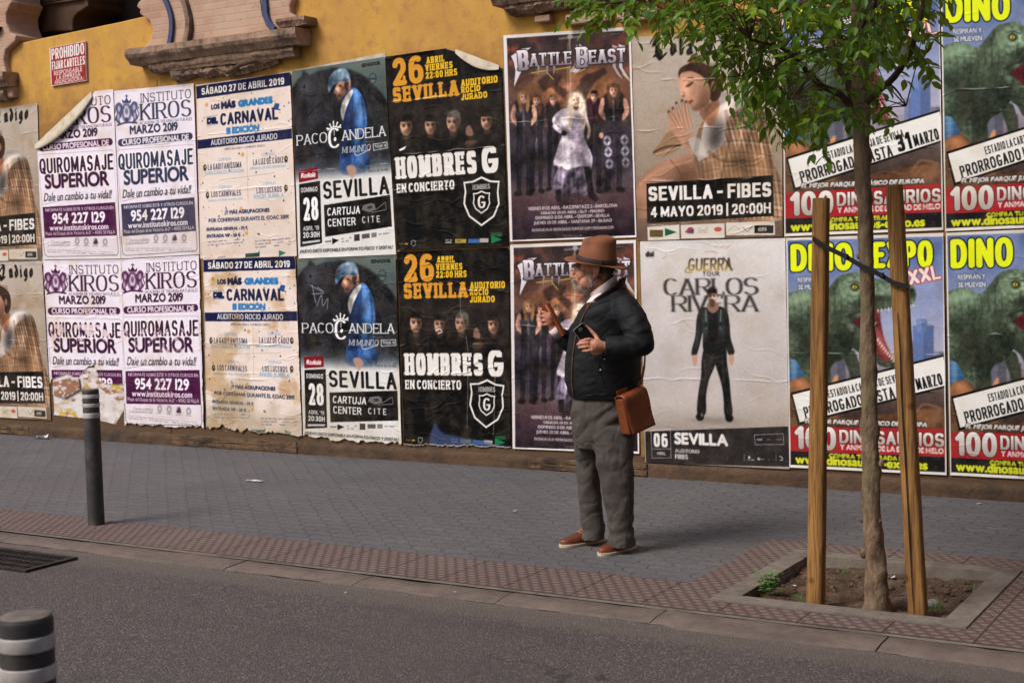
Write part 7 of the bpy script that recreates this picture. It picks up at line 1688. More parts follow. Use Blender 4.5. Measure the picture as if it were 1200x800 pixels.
# right hand: raised, closed round a slim leather case
pc = mp(643.5, 373.5, -.165)
bd.tube([WRF, mp(645, 377, -.167), mp(643, 372, -.165), mp(641.5, 367, -.165)], [.030, .036, .038, .032], 14)
for i, (a, m_, c_, t_) in enumerate((((640.5, 364.5, -.19), (634.5, 362.5, -.178), (633.5, 364.5, -.152), (640.0, 366.5, -.142)), ((639.5, 369.5, -.19), (632.8, 367.8, -.178), (632.2, 370.0, -.150), (639.5, 371.5, -.14)), ((640.0, 374.5, -.188), (633.5, 373.4, -.176), (633.0, 375.2, -.150), (640.0, 376.2, -.14)), ((641.5, 379.0, -.184), (635.5, 378.6, -.174), (635.2, 380.0, -.152), (641.0, 380.5, -.143)))):
    finger([mp(*a), mp(*m_), mp(*c_), mp(*t_)], .0100 - .0006 * i, .0082 - .0006 * i)
finger([mp(646.5, 374, -.145), mp(645.5, 366.5, -.135), mp(642.5, 361.0, -.134), mp(640.2, 357.8, -.137)], .0125, .0090)
me = fuse(bd, .0042, 3)
man.data = me; me.name = 'person'; me.materials.append(M['skin']); me.polygons.foreach_set('use_smooth', np.ones(len(me.polygons), bool))
for s_ in (-1, 1):
    e = MB().ell(hl(.079, s_ * .031, .008), (.0125, .0125, .0125), None, 14, 10).build('eye', stone('eye_white', S(206, 196, 190), S(196, 184, 176), 9, .2, 0), man, True, True)
    MB().ell(hl(.0865, s_ * .0315, .008), (.0052, .006, .006), None, 10, 8).build('iris', stone('iris_brown', S(46, 32, 24), S(30, 22, 18), 9, .15, 0), e, True, True)
for s_ in (-1, 1):
    lid = MB(); lid.tube([hl(.080, s_ * .045, .010), hl(.092, s_ * .032, .0165), hl(.090, s_ * .018, .011)], [.003, .0042, .003], 7); lid.tube([hl(.082, s_ * .043, .001), hl(.091, s_ * .031, -.001), hl(.089, s_ * .019, .003)], [.003, .0035, .003], 7); lid.build('eyelids', M['skin'], man, True, True)
# eyebrows, hair at temple and nape, beard
rh = random.Random(3)
def strands(b, pts_fn, n, L, r, dirs, grav=-.3):
    for _ in range(n):
        p, nr = pts_fn(); d = np.array(dirs(p, nr), float) + np.array([rh.gauss(0, .25), rh.gauss(0, .25), rh.gauss(0, .25)]); d /= np.linalg.norm(d)
        l_ = L * rh.uniform(.6, 1.3); b.tube([p, p + d * l_ * .5 + np.array([0, 0, grav * l_ * .1]), p + d * l_ + np.array([0, 0, grav * l_ * .4])], [r, r * .8, r * .2], 4, False)
def on_ell(c, rr_, cond):
    def f():
        while True:
            q = np.array([rh.gauss(0, 1), rh.gauss(0, 1), rh.gauss(0, 1)]); q /= np.linalg.norm(q); p = np.array(c) + q * np.array(rr_)
            if cond(p): nn = q / np.array(rr_); return hl(*p), nn / np.linalg.norm(nn)
    return f
hb = MB(); hb.ell(hl(-.056, 0, .010), np.array((.064, .079, .056)) * 1.06, rot('Y', .25), 24, 14); hb.ell(hl(-.066, 0, -.030), np.array((.040, .058, .038)) * 1.06, None, 20, 12)
for s_ in (): hb.ell(hl(.012, s_ * .068, .024), np.array((.013, .009, .024)) * 1.06, None, 12, 8)
me = fuse(hb, .004, 2); v, nn = vn(me); setco(me, v + nn * np.array([.0035 * mnoise.noise(Vector(p * np.array([60, 60, 26]))) for p in v])[:, None]); hair = place(me, 'hair', M['hair_grey'], man)
hs = MB(); strands(hs, on_ell((-.048, 0, .0), (.072, .081, .066), lambda p: p[2] < .02 and p[0] < -.02), 700, .009, .0008, lambda p, q: q * .35 + np.array([-.25, 0, -1.0]))
hs.build('hair_strands', M['hair_grey'], hair, False, True)
bb_ = MB()
def B(c, r, rt_=None): bb_.ell(hl(*c), np.array(r) * 1.06, rt_, 20, 12)
B((.060, 0, -.094), (.033, .035, .026)); B((.038, 0, -.086), (.046, .050, .030)); B((.095, 0, -.052), (.012, .030, .008)); B((.078, 0, -.092), (.018, .028, .020))
for s_ in (-1, 1): B((.038, s_ * .046, -.072), (.038, .014, .022), rot('Y', .6)); B((.010, s_ * .063, -.052), (.014, .009, .030), rot('Y', -.1)); B((.088, s_ * .022, -.062), (.010, .010, .010))
me = fuse(bb_, .0038, 2); v, nn = vn(me); setco(me, v + nn * np.array([.004 * mnoise.noise(Vector(p * np.array([70, 70, 30]))) for p in v])[:, None]); beard = place(me, 'beard', M['beard'], man)
bs = MB(); strands(bs, on_ell((.050, 0, -.078), (.056, .058, .046), lambda p: p[2] < -.060), 1000, .009, .0008, lambda p, q: q * .8 + np.array([.1, 0, -.7]))
for s_ in (-1, 1): strands(bs, on_ell((.012, s_ * .066, -.045), (.03, .014, .040), lambda p: p[1] * s_ > .066), 160, .012, .0008, lambda p, q: q * .5 + np.array([.2, 0, -.9]))
strands(bs, on_ell((.097, 0, -.050), (.016, .036, .012), lambda p: p[0] > .1), 160, .013, .0008, lambda p, q: q * .4 + np.array([.25, .5 * np.sign(p[1]), -.8]))
bs.build('beard_strands', stone('white_hairs', S(190, 180, 170), S(150, 138, 128), 60, .7, 0), beard, False, True)
eb = MB()
for s_ in (-1, 1): strands(eb, on_ell((.087, s_ * .030, .030), (.012, .024, .008), lambda p: p[0] > .083), 90, .012, .0008, lambda p, q: q * .5 + np.array([.2, .7 * s_, -.1]), -.1)
eb.build('eyebrows', M['beard'], man, False, True)
# ---- shirt collar, jacket, trousers
def collar(name, mat, c, rx, ry, slope, h0, h1, th, a0, a1, flare, parent, n=40):
    """a band round the neck, high at the nape and low at the throat; a0..a1 is how far round it goes (0 = straight ahead)"""
    b = MB(); vs = []
    for i in range(n + 1):
        a = a0 + (a1 - a0) * i / n; ca, sa = cos(a), sin(a); hh = h0 + (h1 - h0) * (.5 - .5 * ca)
        for k, (off, q) in enumerate(((0, 0), (flare, 1), (flare + th, 1), (th, 0))):
            x, y = (rx + off) * ca, (ry + off) * sa; vs.append(c + np.array([x, y, -slope * x + hh * q]))
    m = 4; b.add(vs, [(i * m + k, i * m + (k + 1) % m, (i + 1) * m + (k + 1) % m, (i + 1) * m + k) for i in range(n) for k in range(m)] + [(3, 2, 1, 0), tuple(n * m + k for k in range(4))])
    o = b.build(name, mat, parent, True, True); bevel(o, .003); return o
sc0 = mp(707.5, 341, 0)
sh_b = MB(); loftz([ring(695, 722, 343, .080), ring(687, 728, 354, .115), ring(679, 736, 372, .135)], 28, 2.2, sh_b)
shirt = sh_b.build('shirt', M['shirt'], man, True, True)
collar('shirt_collar', M['shirt'], sc0 + np.array([0, 0, -.004]), .070, .070, .66, .046, .050, .006, .12, 2 * pi - .12, .006, shirt)
jk = MB()
TWJ = -.18
sec = [ring(669, 749, 466, .178, 0, TWJ, .03), ring(664, 751, 455, .188, 0, TWJ), ring(661.5, 752, 440, .195, 0, TWJ), ring(662.5, 752, 418, .196, 0, TWJ), ring(667, 751, 395, .192, 0, TWJ), ring(673, 750, 376, .198, 0, TWJ), ring(680, 747, 362, .200, 0, TWJ), ring(688, 741, 351, .168, 0, TWJ, -.10), ring(694, 734, 345, .118, 0, TWJ, -.42), ring(699, 730, 341, .092, 0, TWJ, -.55)]
loftz(interp(sec, 5), 44, 2.25, jk)
def sleeve(P, R_): jk.tube([np.array(q) for q in zip(*[np.interp(np.linspace(0, len(P) - 1, (len(P) - 1) * 4 + 1), range(len(P)), [p[a] for p in P]) for a in range(3)])], list(np.interp(np.linspace(0, len(P) - 1, (len(P) - 1) * 4 + 1), range(len(P)), R_)), 20); [jk.ell(p, (r, r, r), None, 16, 10) for p, r in zip(P[:-1], R_[:-1])]
sleeve([mp(733, 361, .165), mp(742, 376, .215), mp(749, 391, .248), mp(752.5, 403, .262), mp(741, 406.5, .285), mp(724, 406, .290), mp(709, 405.5, .288)], [.082, .083, .079, .072, .068, .063, .052])
sleeve([mp(703, 361, -.165), mp(690, 376, -.205), mp(678, 392, -.215), mp(669, 402, -.205), mp(661, 397, -.19), mp(654, 391, -.18)], [.080, .078, .070, .062, .055, .046])
me = fuse(jk, .0075, 5, fac=.6); v, nn = vn(me)
def fold(p):
    q = np.array(p); a = 0.0
    wav = mnoise.noise(Vector((q[0] * 5 + 3, q[1] * 5, q[2] * 13))); a += .010 * (abs(wav) ** .8 * -1 + .25)
    a += .006 * mnoise.noise(Vector((q[0] * 9, q[1] * 9 + 2, q[2] * 20 + 7 * q[0])))
    a += .0030 * mnoise.noise(Vector((q[0] * 34, q[1] * 34, q[2] * 52))) - .006 * max(0, .18 - abs(mnoise.noise(Vector((q[0] * 11 + q[2] * 6, q[1] * 11, q[2] * 15 + 9))))) / .18
    # bunched cloth above the hem and at the inside of the elbow
    de = np.linalg.norm(q - ELN); a += .006 * math.exp(-(de / .10) ** 2) * sin(70 * (q[2] + .7 * q[0]) + 3 * wav)
    a += .005 * math.exp(-((q[2] - .93) / .035) ** 2) * sin(46 * q[0] + 30 * q[1] + 4 * wav)
    a += .005 * math.exp(-((q[2] - 1.36) / .09) ** 2) * sin(50 * (q[0] * .8 + q[2]) + 3 * wav) * (1 if q[1] > .1 else 0)
    return a
v = v + nn * np.array([.45 * fold(p) for p in v])[:, None]; setco(me, v); jacket = place(me, 'jacket', M['jacket'], man)
collar('jacket_collar', M['jacket'], mp(711, 346, 0) + np.array([0, 0, -.016]), .094, .098, .58, .034, .058, .009, .75, 2 * pi - .75, .016, jacket)
collar('collar_lining', M['cord'], mp(711, 346, 0) + np.array([0, 0, -.010]), .089, .093, .58, .034, .055, .004, .8, 2 * pi - .8, .015, jacket)
# corduroy patch on the outer collar fall
cf = mp(727, 334, .07); MB().tube([mp(727.5, 327, .035), mp(727.5, 334, .06), mp(724, 341, .085)], [.013, .017, .012], 10, True, 0, None, .5).build('collar_facing', M['cord'], jacket, True, True)
# zip with brown piping down the front, set on the surface of the jacket
dgt = bpy.context.evaluated_depsgraph_get(); dgt.update()
from mathutils.bvhtree import BVHTree
bvh = BVHTree.FromPolygons([tuple(p) for p in v], [tuple(f.vertices) for f in me.polygons])
def snap(px, py, off=.003):
    """the point of the jacket's near surface behind this survey pixel"""
    o = loc(CAM); d = loc(CAM + ray(px, py)) - o; d /= np.linalg.norm(d); h = bvh.ray_cast(Vector(o), Vector(d))
    if h[0] is None: return None
    return np.array(h[0]) + np.array(h[1]) * off
def trim(name, P, r, mat, par=None, flat=.45):
    q = [snap(x, y) for x, y in dense(P, 26)]; q = [p for p in q if p is not None]
    return MB().tube(q, r, 8, True, 0, None, flat).build(name, mat, par or jacket, True, True) if len(q) > 2 else None
trim('zip_piping', [(703, 346), (694, 354), (686, 366), (679, 382), (674, 400), (671, 425), (670.5, 448), (673, 468)], .0065, M['cord'])
trim('zip_piping', [(684, 352), (689, 358), (688, 362)], .005, M['cord'])
trim('pocket_seam', [(701, 424), (703, 436), (708, 449)], .0022, M['dark']); trim('seam', [(690, 362), (700, 356), (714, 352)], .0022, M['dark']); trim('hem_seam', [(672, 462), (700, 463), (735, 460), (749, 456)], .002, M['dark'])
for x, y in ((704, 433.5), (708.5, 421)):
    c0 = snap(x, y, .002)
    if c0 is not None: MB().ell(c0, (.0075, .0075, .0075) if y > 425 else (.005, .005, .005), None, 12, 8).build('snap_button', M['metal'], jacket, True, True)
cw = MB()
for W0, W1, r in ((mp(655, 391.5, -.18), mp(648, 384, -.172), .037),): cw.tube([W0, W1], [r, r * .95], 20)
cw.build('shirt_cuff', M['shirt'], shirt, True, True)
tz = MB()
hip = [ring(676, 744, 450, .15, 0, TWJ), ring(671, 748, 468, .168, 0, TWJ), ring(669.5, 747, 490, .168, 0, TWJ), ring(671, 745, 508, .16, 0, TWJ), ring(674, 743.5, 524, .14, 0, TWJ)]
loftz(interp(hip, 4), 36, 2.3, tz)
nr = [ring(690, 746, 498, .100, .085), ring(693, 744, 520, .094, .098), ring(699, 743.5, 545, .084, .108), ring(704, 743, 570, .078, .112), ring(709, 743, 595, .072, .114), ring(712, 743, 615, .070, .114), ring(713.0, 742.5, 631, .074, .114), ring(712.2, 742, 641, .078, .114)]
fa = [ring(671, 716, 498, .100, -.085), ring(671.5, 710, 520, .094, -.1), ring(674, 705, 545, .084, -.112), ring(676.5, 704, 570, .078, -.116), ring(679.0, 706, 595, .072, -.118), ring(681.0, 708, 612, .070, -.118), ring(681.5, 709, 623, .073, -.118), ring(680, 709, 631.5, .077, -.118)]
loftz(interp(nr, 5), 30, 2.2, tz); loftz(interp(fa, 5), 30, 2.2, tz)
me = fuse(tz, .0075, 4, fac=.6); v, nn = vn(me)
def tfold(p):
    q = np.array(p); sd_ = 1 if q[1] > 0 else -1; wv = mnoise.noise(Vector((q[0] * 4, q[1] * 6, q[2] * 5 + sd_)))
    a = .013 * (.22 - abs(mnoise.noise(Vector((q[0] * 7 + q[2] * 4.0, q[1] * 6, q[2] * 5 + sd_ * 3)))) ** .7)
    a += .005 * mnoise.noise(Vector((q[0] * 13 + q[2] * 5, q[1] * 12, q[2] * 15)))
    a += .0020 * mnoise.noise(Vector((q[0] * 45, q[1] * 45, q[2] * 45))) - .006 * max(0, .16 - abs(mnoise.noise(Vector((q[0] * 10 + q[2] * 5, q[1] * 10 + 2, q[2] * 8))))) / .16
    low = math.exp(-((q[2] - .11) / .09) ** 2); a += .010 * low * sin(62 * (q[2] + .35 * q[0] * sd_) + 4 * wv) * (.4 + .6 * abs(wv) * 2)
    kn = math.exp(-((q[2] - .50) / .10) ** 2); a += .006 * kn * sin(40 * (q[2] - .5 * q[0]) + 5 * wv)
    cr = math.exp(-((q[2] - .80) / .08) ** 2); a += .006 * cr * sin(55 * (q[2] + .8 * q[0]) + 4 * wv)
    return a
v = v + nn * np.array([.7 * tfold(p) for p in v])[:, None]; setco(me, v); trou = place(me, 'trousers', M['trousers'], man)
bvh = BVHTree.FromPolygons([tuple(p) for p in v], [tuple(f.vertices) for f in me.polygons])
ts = stone('trouser_seam', S(58, 53, 50), S(50, 46, 44), 30, .9, .3)
trim('side_seam', [(733, 492), (735, 530), (736, 570), (736, 605), (733, 634)], .0014, ts, trou); trim('pocket_seam', [(726, 470), (733, 482), (735, 500)], .0022, ts, trou)
# ---- hat
hc = mp(699.0, 307.2, 0); tl = .165
def hatp(x, y, z): return hc + np.array([x * cos(tl) - z * sin(tl) * 1.0, y, z * cos(tl) + x * sin(tl) - y * .15])
bq = MB(); nA, vs = 64, []
prof = [(0, .0), (.25, .0015), (.5, .003), (.75, .003), (1.0, .001)]
for s_ in (0, 1):
    for (k, zz) in prof:
        for i in range(nA):
            a = 2 * pi * i / nA; ca, sa = cos(a), sin(a)
            rx = .112 + (.186 - .112) * k; ry = .092 + (.162 - .092) * k
            z = -.006 * k * k * max(ca, 0) ** 2 + .010 * k * k * abs(sa) ** 3 - .010 * k * k * max(-ca, 0) ** 2 + zz + (-.0045 if s_ else 0)
            vs.append(hatp(rx * ca, ry * sa, z))
m = len(prof); fs = []
for j in range(m - 1):
    for i in range(nA):
        a, b_ = j * nA + i, j * nA + (i + 1) % nA; fs.append((a, a + nA, b_ + nA, b_)); o_ = m * nA; fs.append((o_ + a, o_ + b_, o_ + b_ + nA, o_ + a + nA))
for i in range(nA): j = (m - 1) * nA; fs.append((j + i, m * nA + j + i, m * nA + j + (i + 1) % nA, j + (i + 1) % nA))
hat = MB().add(vs, fs).build('hat', M['felt'], man, True, True)
cr = MB(); vs = []; rows = 22
for j in range(rows + 1):
    t = j / rows
    for i in range(nA):
        a = 2 * pi * i / nA; ca, sa = cos(a), sin(a)
        if t < .5: q = t / .5; k = 1 - .15 * q ** 1.1; z = .106 * q
        else:
            q = (t - .5) / .5; k = .85 * max(1 - q ** 2.25, 0) ** .52; z = .106 + .050 * sin(q * pi / 2) ** .9
        rx, ry = .116 * k, .095 * k
        x, y = rx * ca, ry * sa
        pinch = math.exp(-((x - .06) / .05) ** 2) * (z / .13) ** 2
        y *= 1 - .30 * pinch * min(1, abs(sa) * 1.2)
        z2 = z - .014 * (z / .14) ** 2 * (x / .1) + (.0)                       # crown a little higher behind the pinch
        if t > .5: z2 -= .034 * math.exp(-(y / .026) ** 2) * math.exp(-((x + .0) / .075) ** 4) * min(1, (t - .60) / .25)
        dn_ = math.exp(-((x - .055) / .035) ** 2) * math.exp(-((z - .10) / .032) ** 2); y -= np.sign(y) * .012 * dn_
        vs.append(hatp(x, y, z2 - .002))
fs = [(j * nA + i, j * nA + (i + 1) % nA, (j + 1) * nA + (i + 1) % nA, (j + 1) * nA + i) for j in range(rows) for i in range(nA)] + [tuple(rows * nA + i for i in range(nA))]
MB().add(vs, fs).build('hat_crown', M['felt'], hat, True, True)
hbm = MB(); vs = []
for z, o_ in ((.002, .0035), (.012, .005), (.024, .005), (.031, .003)):
    for i in range(nA): a = 2 * pi * i / nA; vs.append(hatp((.1155 + o_ - z * .03) * cos(a), (.0945 + o_ - z * .03) * sin(a), z))
hbm.add(vs, [(j * nA + i, j * nA + (i + 1) % nA, (j + 1) * nA + (i + 1) % nA, (j + 1) * nA + i) for j in range(3) for i in range(nA)]).build('hat_band', M['hatband'], hat, True, True)
bw_ = MB(); bevel(bw_.obox(hatp(-.018, .1, .016), (.014, .001, 0), (0, .006, 0), (0, 0, .012)).obox(hatp(-.005, .1, .014), (.007, .002, .004), (0, .005, 0), (0, 0, .007)).build('bow', M['hatband'], hat, False, True), .003)
# ---- shoes
def shoe(heel, toe, label=None):
    h_, t_ = loc(G(*heel)), loc(G(*toe)); h_[2] = t_[2] = 0; d = t_ - h_; L = np.linalg.norm(d); d /= L; s_ = np.array([-d[1], d[0], 0]); L = .300
    def P(u, w_, z): return h_ + d * u * L + s_ * w_ + np.array([0, 0, z])
    # outline half widths and upper heights along the shoe
    st_ = [(0.0, .022, .05), (.06, .034, .066), (.18, .038, .080), (.30, .037, .086), (.42, .039, .076), (.55, .045, .056), (.70, .049, .043), (.84, .043, .036), (.94, .029, .029), (1.0, .010, .020)]
    n = 18; vs = []
    st_ = [tuple(np.interp(u, [q[0] for q in st_], [q[k] for q in st_]) for k in range(3)) for u in np.linspace(0, 1, 26)]
    for u, hw, hh in st_:
        for k in range(n):
            a = pi * k / (n - 1); vs.append(P(u, hw * np.sign(cos(a)) * abs(cos(a)) ** .75, .018 + hh * abs(sin(a)) ** .8))
    m = len(st_); fs = [(i * n + k, (i + 1) * n + k, (i + 1) * n + k + 1, i * n + k + 1) for i in range(m - 1) for k in range(n - 1)] + [tuple(k for k in range(n)), tuple((m - 1) * n + k for k in range(n))[::-1]]
    up = MB().add(vs, fs).build('shoe', M['shoe_leather'], man, True, True)
    vs = []; ns_ = 40
    for z, k in ((.0, .97), (.004, 1.02), (.015, 1.05), (.019, 1.02)):
        for i in range(ns_):
            q = 2 * pi * i / ns_; u = .5 - .5 * cos(q); hw = np.interp(u, [a[0] for a in st_], [a[1] for a in st_]) * k
            hw *= 1.0; vs.append(P(.5 + (u - .5) * (1 + .03 * k), (hw + .004) * (1 if sin(q) >= 0 else -1), z))
    fs = [(j * ns_ + i, j * ns_ + (i + 1) % ns_, (j + 1) * ns_ + (i + 1) % ns_, (j + 1) * ns_ + i) for j in range(3) for i in range(ns_)] + [tuple(range(ns_))[::-1], tuple(3 * ns_ + i for i in range(ns_))]
    MB().add(vs, fs).build('sole', M['sole'], up, False, True)
    lb_ = MB()
    for u in (.36, .42, .48, .54):
        hw = np.interp(u, [a[0] for a in st_], [a[1] for a in st_]); hh = np.interp(u, [a[0] for a in st_], [a[2] for a in st_])
        for sg_ in (-1, 1): lb_.tube([P(u, sg_ * hw * .55, .018 + hh * .93), P(u + .02, 0, .022 + hh), P(u + .035, -sg_ * hw * .5, .018 + hh * .9)], .0028, 6)
    lb_.tube([P(.35, 0, .10), P(.33, .03, .098), P(.37, .045, .075)], .0024, 5); lb_.tube([P(.35, 0, .10), P(.33, -.03, .098), P(.38, -.04, .078)], .0024, 5)
    lb_.build('laces', M['lace'], up, True, True)
    MB().tube([P(.60, -.042, .05), P(.62, 0, .075), P(.60, .042, .05)], [.002, .0026, .002], 6).build('toe_seam', M['hatband'], up, True, True)
shoe((706, 633.5), (658.5, 641)); shoe((742, 641), (697, 653))
# ---- what he carries: phone, leather case, satchel (things of their own)
def rodrigues(axis, a): axis = np.array(axis) / np.linalg.norm(axis); return np.array(Matrix.Rotation(a, 3, Vector(axis)))
pc_, p1_ = mp(686.5, 394.5, .268), mp(678.5, 384.0, .268)
ux = (p1_ - pc_); ux[1] += .012; ux /= np.linalg.norm(ux); uz = np.array([-.18, 1.0, .12]); uz -= ux * (uz @ ux); uz /= np.linalg.norm(uz); uy = np.cross(uz, ux)
def dirw(v): return AXX * v[0] + AXY * v[1] + np.array([0, 0, v[2]])
ph = thing('smartphone', 'dark smartphone with bright metal edge held against the man\'s belly, its back outwards', 'phone', tuple(wld(pc_)))
cw_ = wld(pc_); X_, Y_, Z_ = dirw(ux), dirw(uy), dirw(uz)
def rslab(c, hx, hy, r, t0, t1):
    P = []
    for cx, cy, a0 in ((hx - r, hy - r, 0), (-hx + r, hy - r, 90), (-hx + r, -hy + r, 180), (hx - r, -hy + r, 270)):
        for a in np.radians(np.linspace(a0, a0 + 90, 6)): P.append((cx + r * cos(a), cy + r * sin(a)))
    n = len(P); vs = [c + X_ * p[0] + Y_ * p[1] + Z_ * t for t in (t0, t1) for p in P]
    return MB().add(vs, [tuple(range(n))[::-1], tuple(range(n, 2 * n))] + [(i, (i + 1) % n, n + (i + 1) % n, n + i) for i in range(n)])
bevel(rslab(cw_, .076, .0378, .010, -.0045, .0045).build('frame', M['metal'], ph), .0015)
rslab(cw_, .0735, .0352, .009, .0044, .0054).build('back_cover', M['dark'], ph); rslab(cw_, .0735, .0352, .009, -.0054, -.0046).build('screen', M['dark'], ph)
lc = cw_ + X_ * .052; lens = MB()
for r_, t_ in ((.0115, .0066),): lens.add([lc + X_ * r_ * cos(a) + Y_ * r_ * sin(a) + Z_ * t for t in (.005, t_) for a in np.linspace(0, 2 * pi, 25)[:-1]], [tuple(range(24, 48))] + [(i, (i + 1) % 24, 24 + (i + 1) % 24, 24 + i) for i in range(24)])
lens.build('camera_ring', stone('lens_grey', S(120, 116, 116), S(96, 92, 92), 9, .3, 0), ph)
MB().ell(lc + Z_ * .0062, (.006, .006, .006), None, 12, 8).build('camera_lens', M['dark'], ph, True)
rg = mp(683.2, 411.2, .309); ringb = MB(); 
for q in np.linspace(0, 2 * pi, 17)[:-1]: pass
dv = mp(688, 412.5, .309) - mp(682, 413, .298); dv /= np.linalg.norm(dv); r1 = np.cross(dv, (0, 0, 1)); r1 /= np.linalg.norm(r1); r2 = np.cross(dv, r1); rc_ = mp(687.0, 406.7, .309)
ringb.tube([rc_ + .0108 * (r1 * cos(q) + r2 * sin(q)) for q in np.linspace(0, 2 * pi, 21)], .0016, 6).build('finger_ring', M['gold'], man, True, True)
# slim leather case in the raised hand
a, b_ = mp(637.8, 355.5, -.155), mp(658.5, 394.5, -.150); mid = (a + b_) / 2; X_ = dirw((b_ - a) / np.linalg.norm(b_ - a)); zz = np.array([.82, .50, .0]); zz -= ((b_ - a) / np.linalg.norm(b_ - a)) * (zz @ ((b_ - a) / np.linalg.norm(b_ - a))); zz /= np.linalg.norm(zz); Z_ = dirw(zz); Y_ = np.cross(Z_, X_)
cs = thing('leather_case', 'slim brown leather case gripped in the man\'s raised hand', 'leather case', tuple(wld(mid)))
Lc = np.linalg.norm(b_ - a) / 2
bevel(rslab(wld(mid), Lc, .042, .010, .001, .0095).build('cover', M['tan_leather'], cs), .002); bevel(rslab(wld(mid) - X_ * .0, Lc, .042, .010, -.0095, -.001).build('cover', M['tan_leather'], cs), .002)
rslab(wld(mid), Lc - .006, .038, .008, -.0012, .0012).build('lining', M['hatband'], cs)
# satchel
sb = mp(742, 481, .17); yaw = radians(44)
nx_ = np.array([-sin(yaw), cos(yaw), 0]); ux_ = np.array([-cos(yaw), -sin(yaw), 0]); tl_ = np.array([.34, -.02, 1.0]); tl_ -= nx_ * (tl_ @ nx_); tl_ /= np.linalg.norm(tl_); ux_ = np.cross(tl_, nx_); ux_ /= np.linalg.norm(ux_)
X_, Z_, Y_ = dirw(ux_), dirw(nx_), dirw(tl_)
bag = thing('satchel', 'tan leather satchel with a broad flap hanging at the man\'s hip behind his elbow', 'bag', tuple(wld(sb)))
c0 = wld(sb)
def bbox(u0, u1, v0, v1, t0, t1, name, mat, par, bw=.008, bulge=0):
    vs = [c0 + X_ * u + Y_ * v + Z_ * t for t in (t0, t1) for v in (v0, v1) for u in (u0, u1)]
    o = MB().add(vs, [(0, 2, 3, 1), (4, 5, 7, 6), (0, 1, 5, 4), (2, 6, 7, 3), (0, 4, 6, 2), (1, 3, 7, 5)]).build(name, mat, par); bevel(o, bw, 3); return o
bodyb = bbox(-.088, .088, -.118, .100, -.045, .030, 'bag_body', M['tan_leather'], bag, .012)
# flap: a thick sheet that rolls over the top and hangs down the front
fv = []; nf, wn = 22, 8
cour = [(-.035, .096), (-.02, .108), (.008, .113), (.030, .108), (.040, .092), (.043, .05), (.045, 0), (.048, -.06), (.055, -.112)]
cour = dense(cour, nf)
for th in (0, .0045):
    for i, (t, vv_) in enumerate(cour):
        nxt = cour[min(i + 1, nf - 1)]; prv = cour[max(i - 1, 0)]; tt = np.array([nxt[0] - prv[0], nxt[1] - prv[1]]); tt /= np.linalg.norm(tt); no = np.array([-tt[1], tt[0]])
        for k in range(wn + 1):
            u = -.094 + .188 * k / wn; wob = .004 * mnoise.noise((u * 14, vv_ * 14, 2)) + .006 * ((i / nf) ** 2) * abs(u) / .12
            fv.append(c0 + X_ * u + Y_ * (vv_ + no[1] * th) + Z_ * (t + no[0] * th + wob))
ff = []; q_ = nf * (wn + 1)
for i in range(nf - 1):
    for k in range(wn):
        a = i * (wn + 1) + k; ff.append((a, a + 1, a + wn + 2, a + wn + 1)); ff.append((q_ + a, q_ + a + wn + 1, q_ + a + wn + 2, q_ + a + 1))
for i in range(nf - 1):
    for k in (0, wn): a = i * (wn + 1) + k; ff.append((a, a + wn + 1, q_ + a + wn + 1, q_ + a) if k == 0 else (a, q_ + a, q_ + a + wn + 1, a + wn + 1))
for k in range(wn): a = (nf - 1) * (wn + 1) + k; ff.append((a, a + 1, q_ + a + 1, q_ + a))
flap = MB().add(fv, ff).build('flap', M['tan_leather'], bag, True)
for e_ in (-.087, .087): MB().tube([c0 + X_ * e_ + Y_ * vv_ + Z_ * (t + .0048) for t, vv_ in cour[4:]], .0016, 5).build('stitching', M['hatband'], flap, True)
strapP = [c0 + X_ * -.08 + Y_ * .06 + Z_ * -.012, c0 + X_ * -.08 + Y_ * .125 + Z_ * -.02, wld(mp(751.5, 448, .06)), wld(mp(755, 430, .0)), wld(mp(757, 405, -.05)), wld(mp(755, 382, -.09)), wld(mp(746, 360, -.12)), wld(mp(728, 346.5, -.13)), wld(mp(704, 350, -.14)), wld(mp(686, 368, -.13))]
band([np.array(q) for q in strapP], .014, .0025).build('strap', M['tan_leather'], bag)
for vv_ in (): MB().tube([c0 + X_ * .1155 + Y_ * (vv_ - .02) + Z_ * .034, c0 + X_ * .122 + Y_ * vv_ + Z_ * -.005, c0 + X_ * .1155 + Y_ * (vv_ - .02) + Z_ * -.044], .003, 6).build('gusset_fold', M['hatband'], bodyb, True)
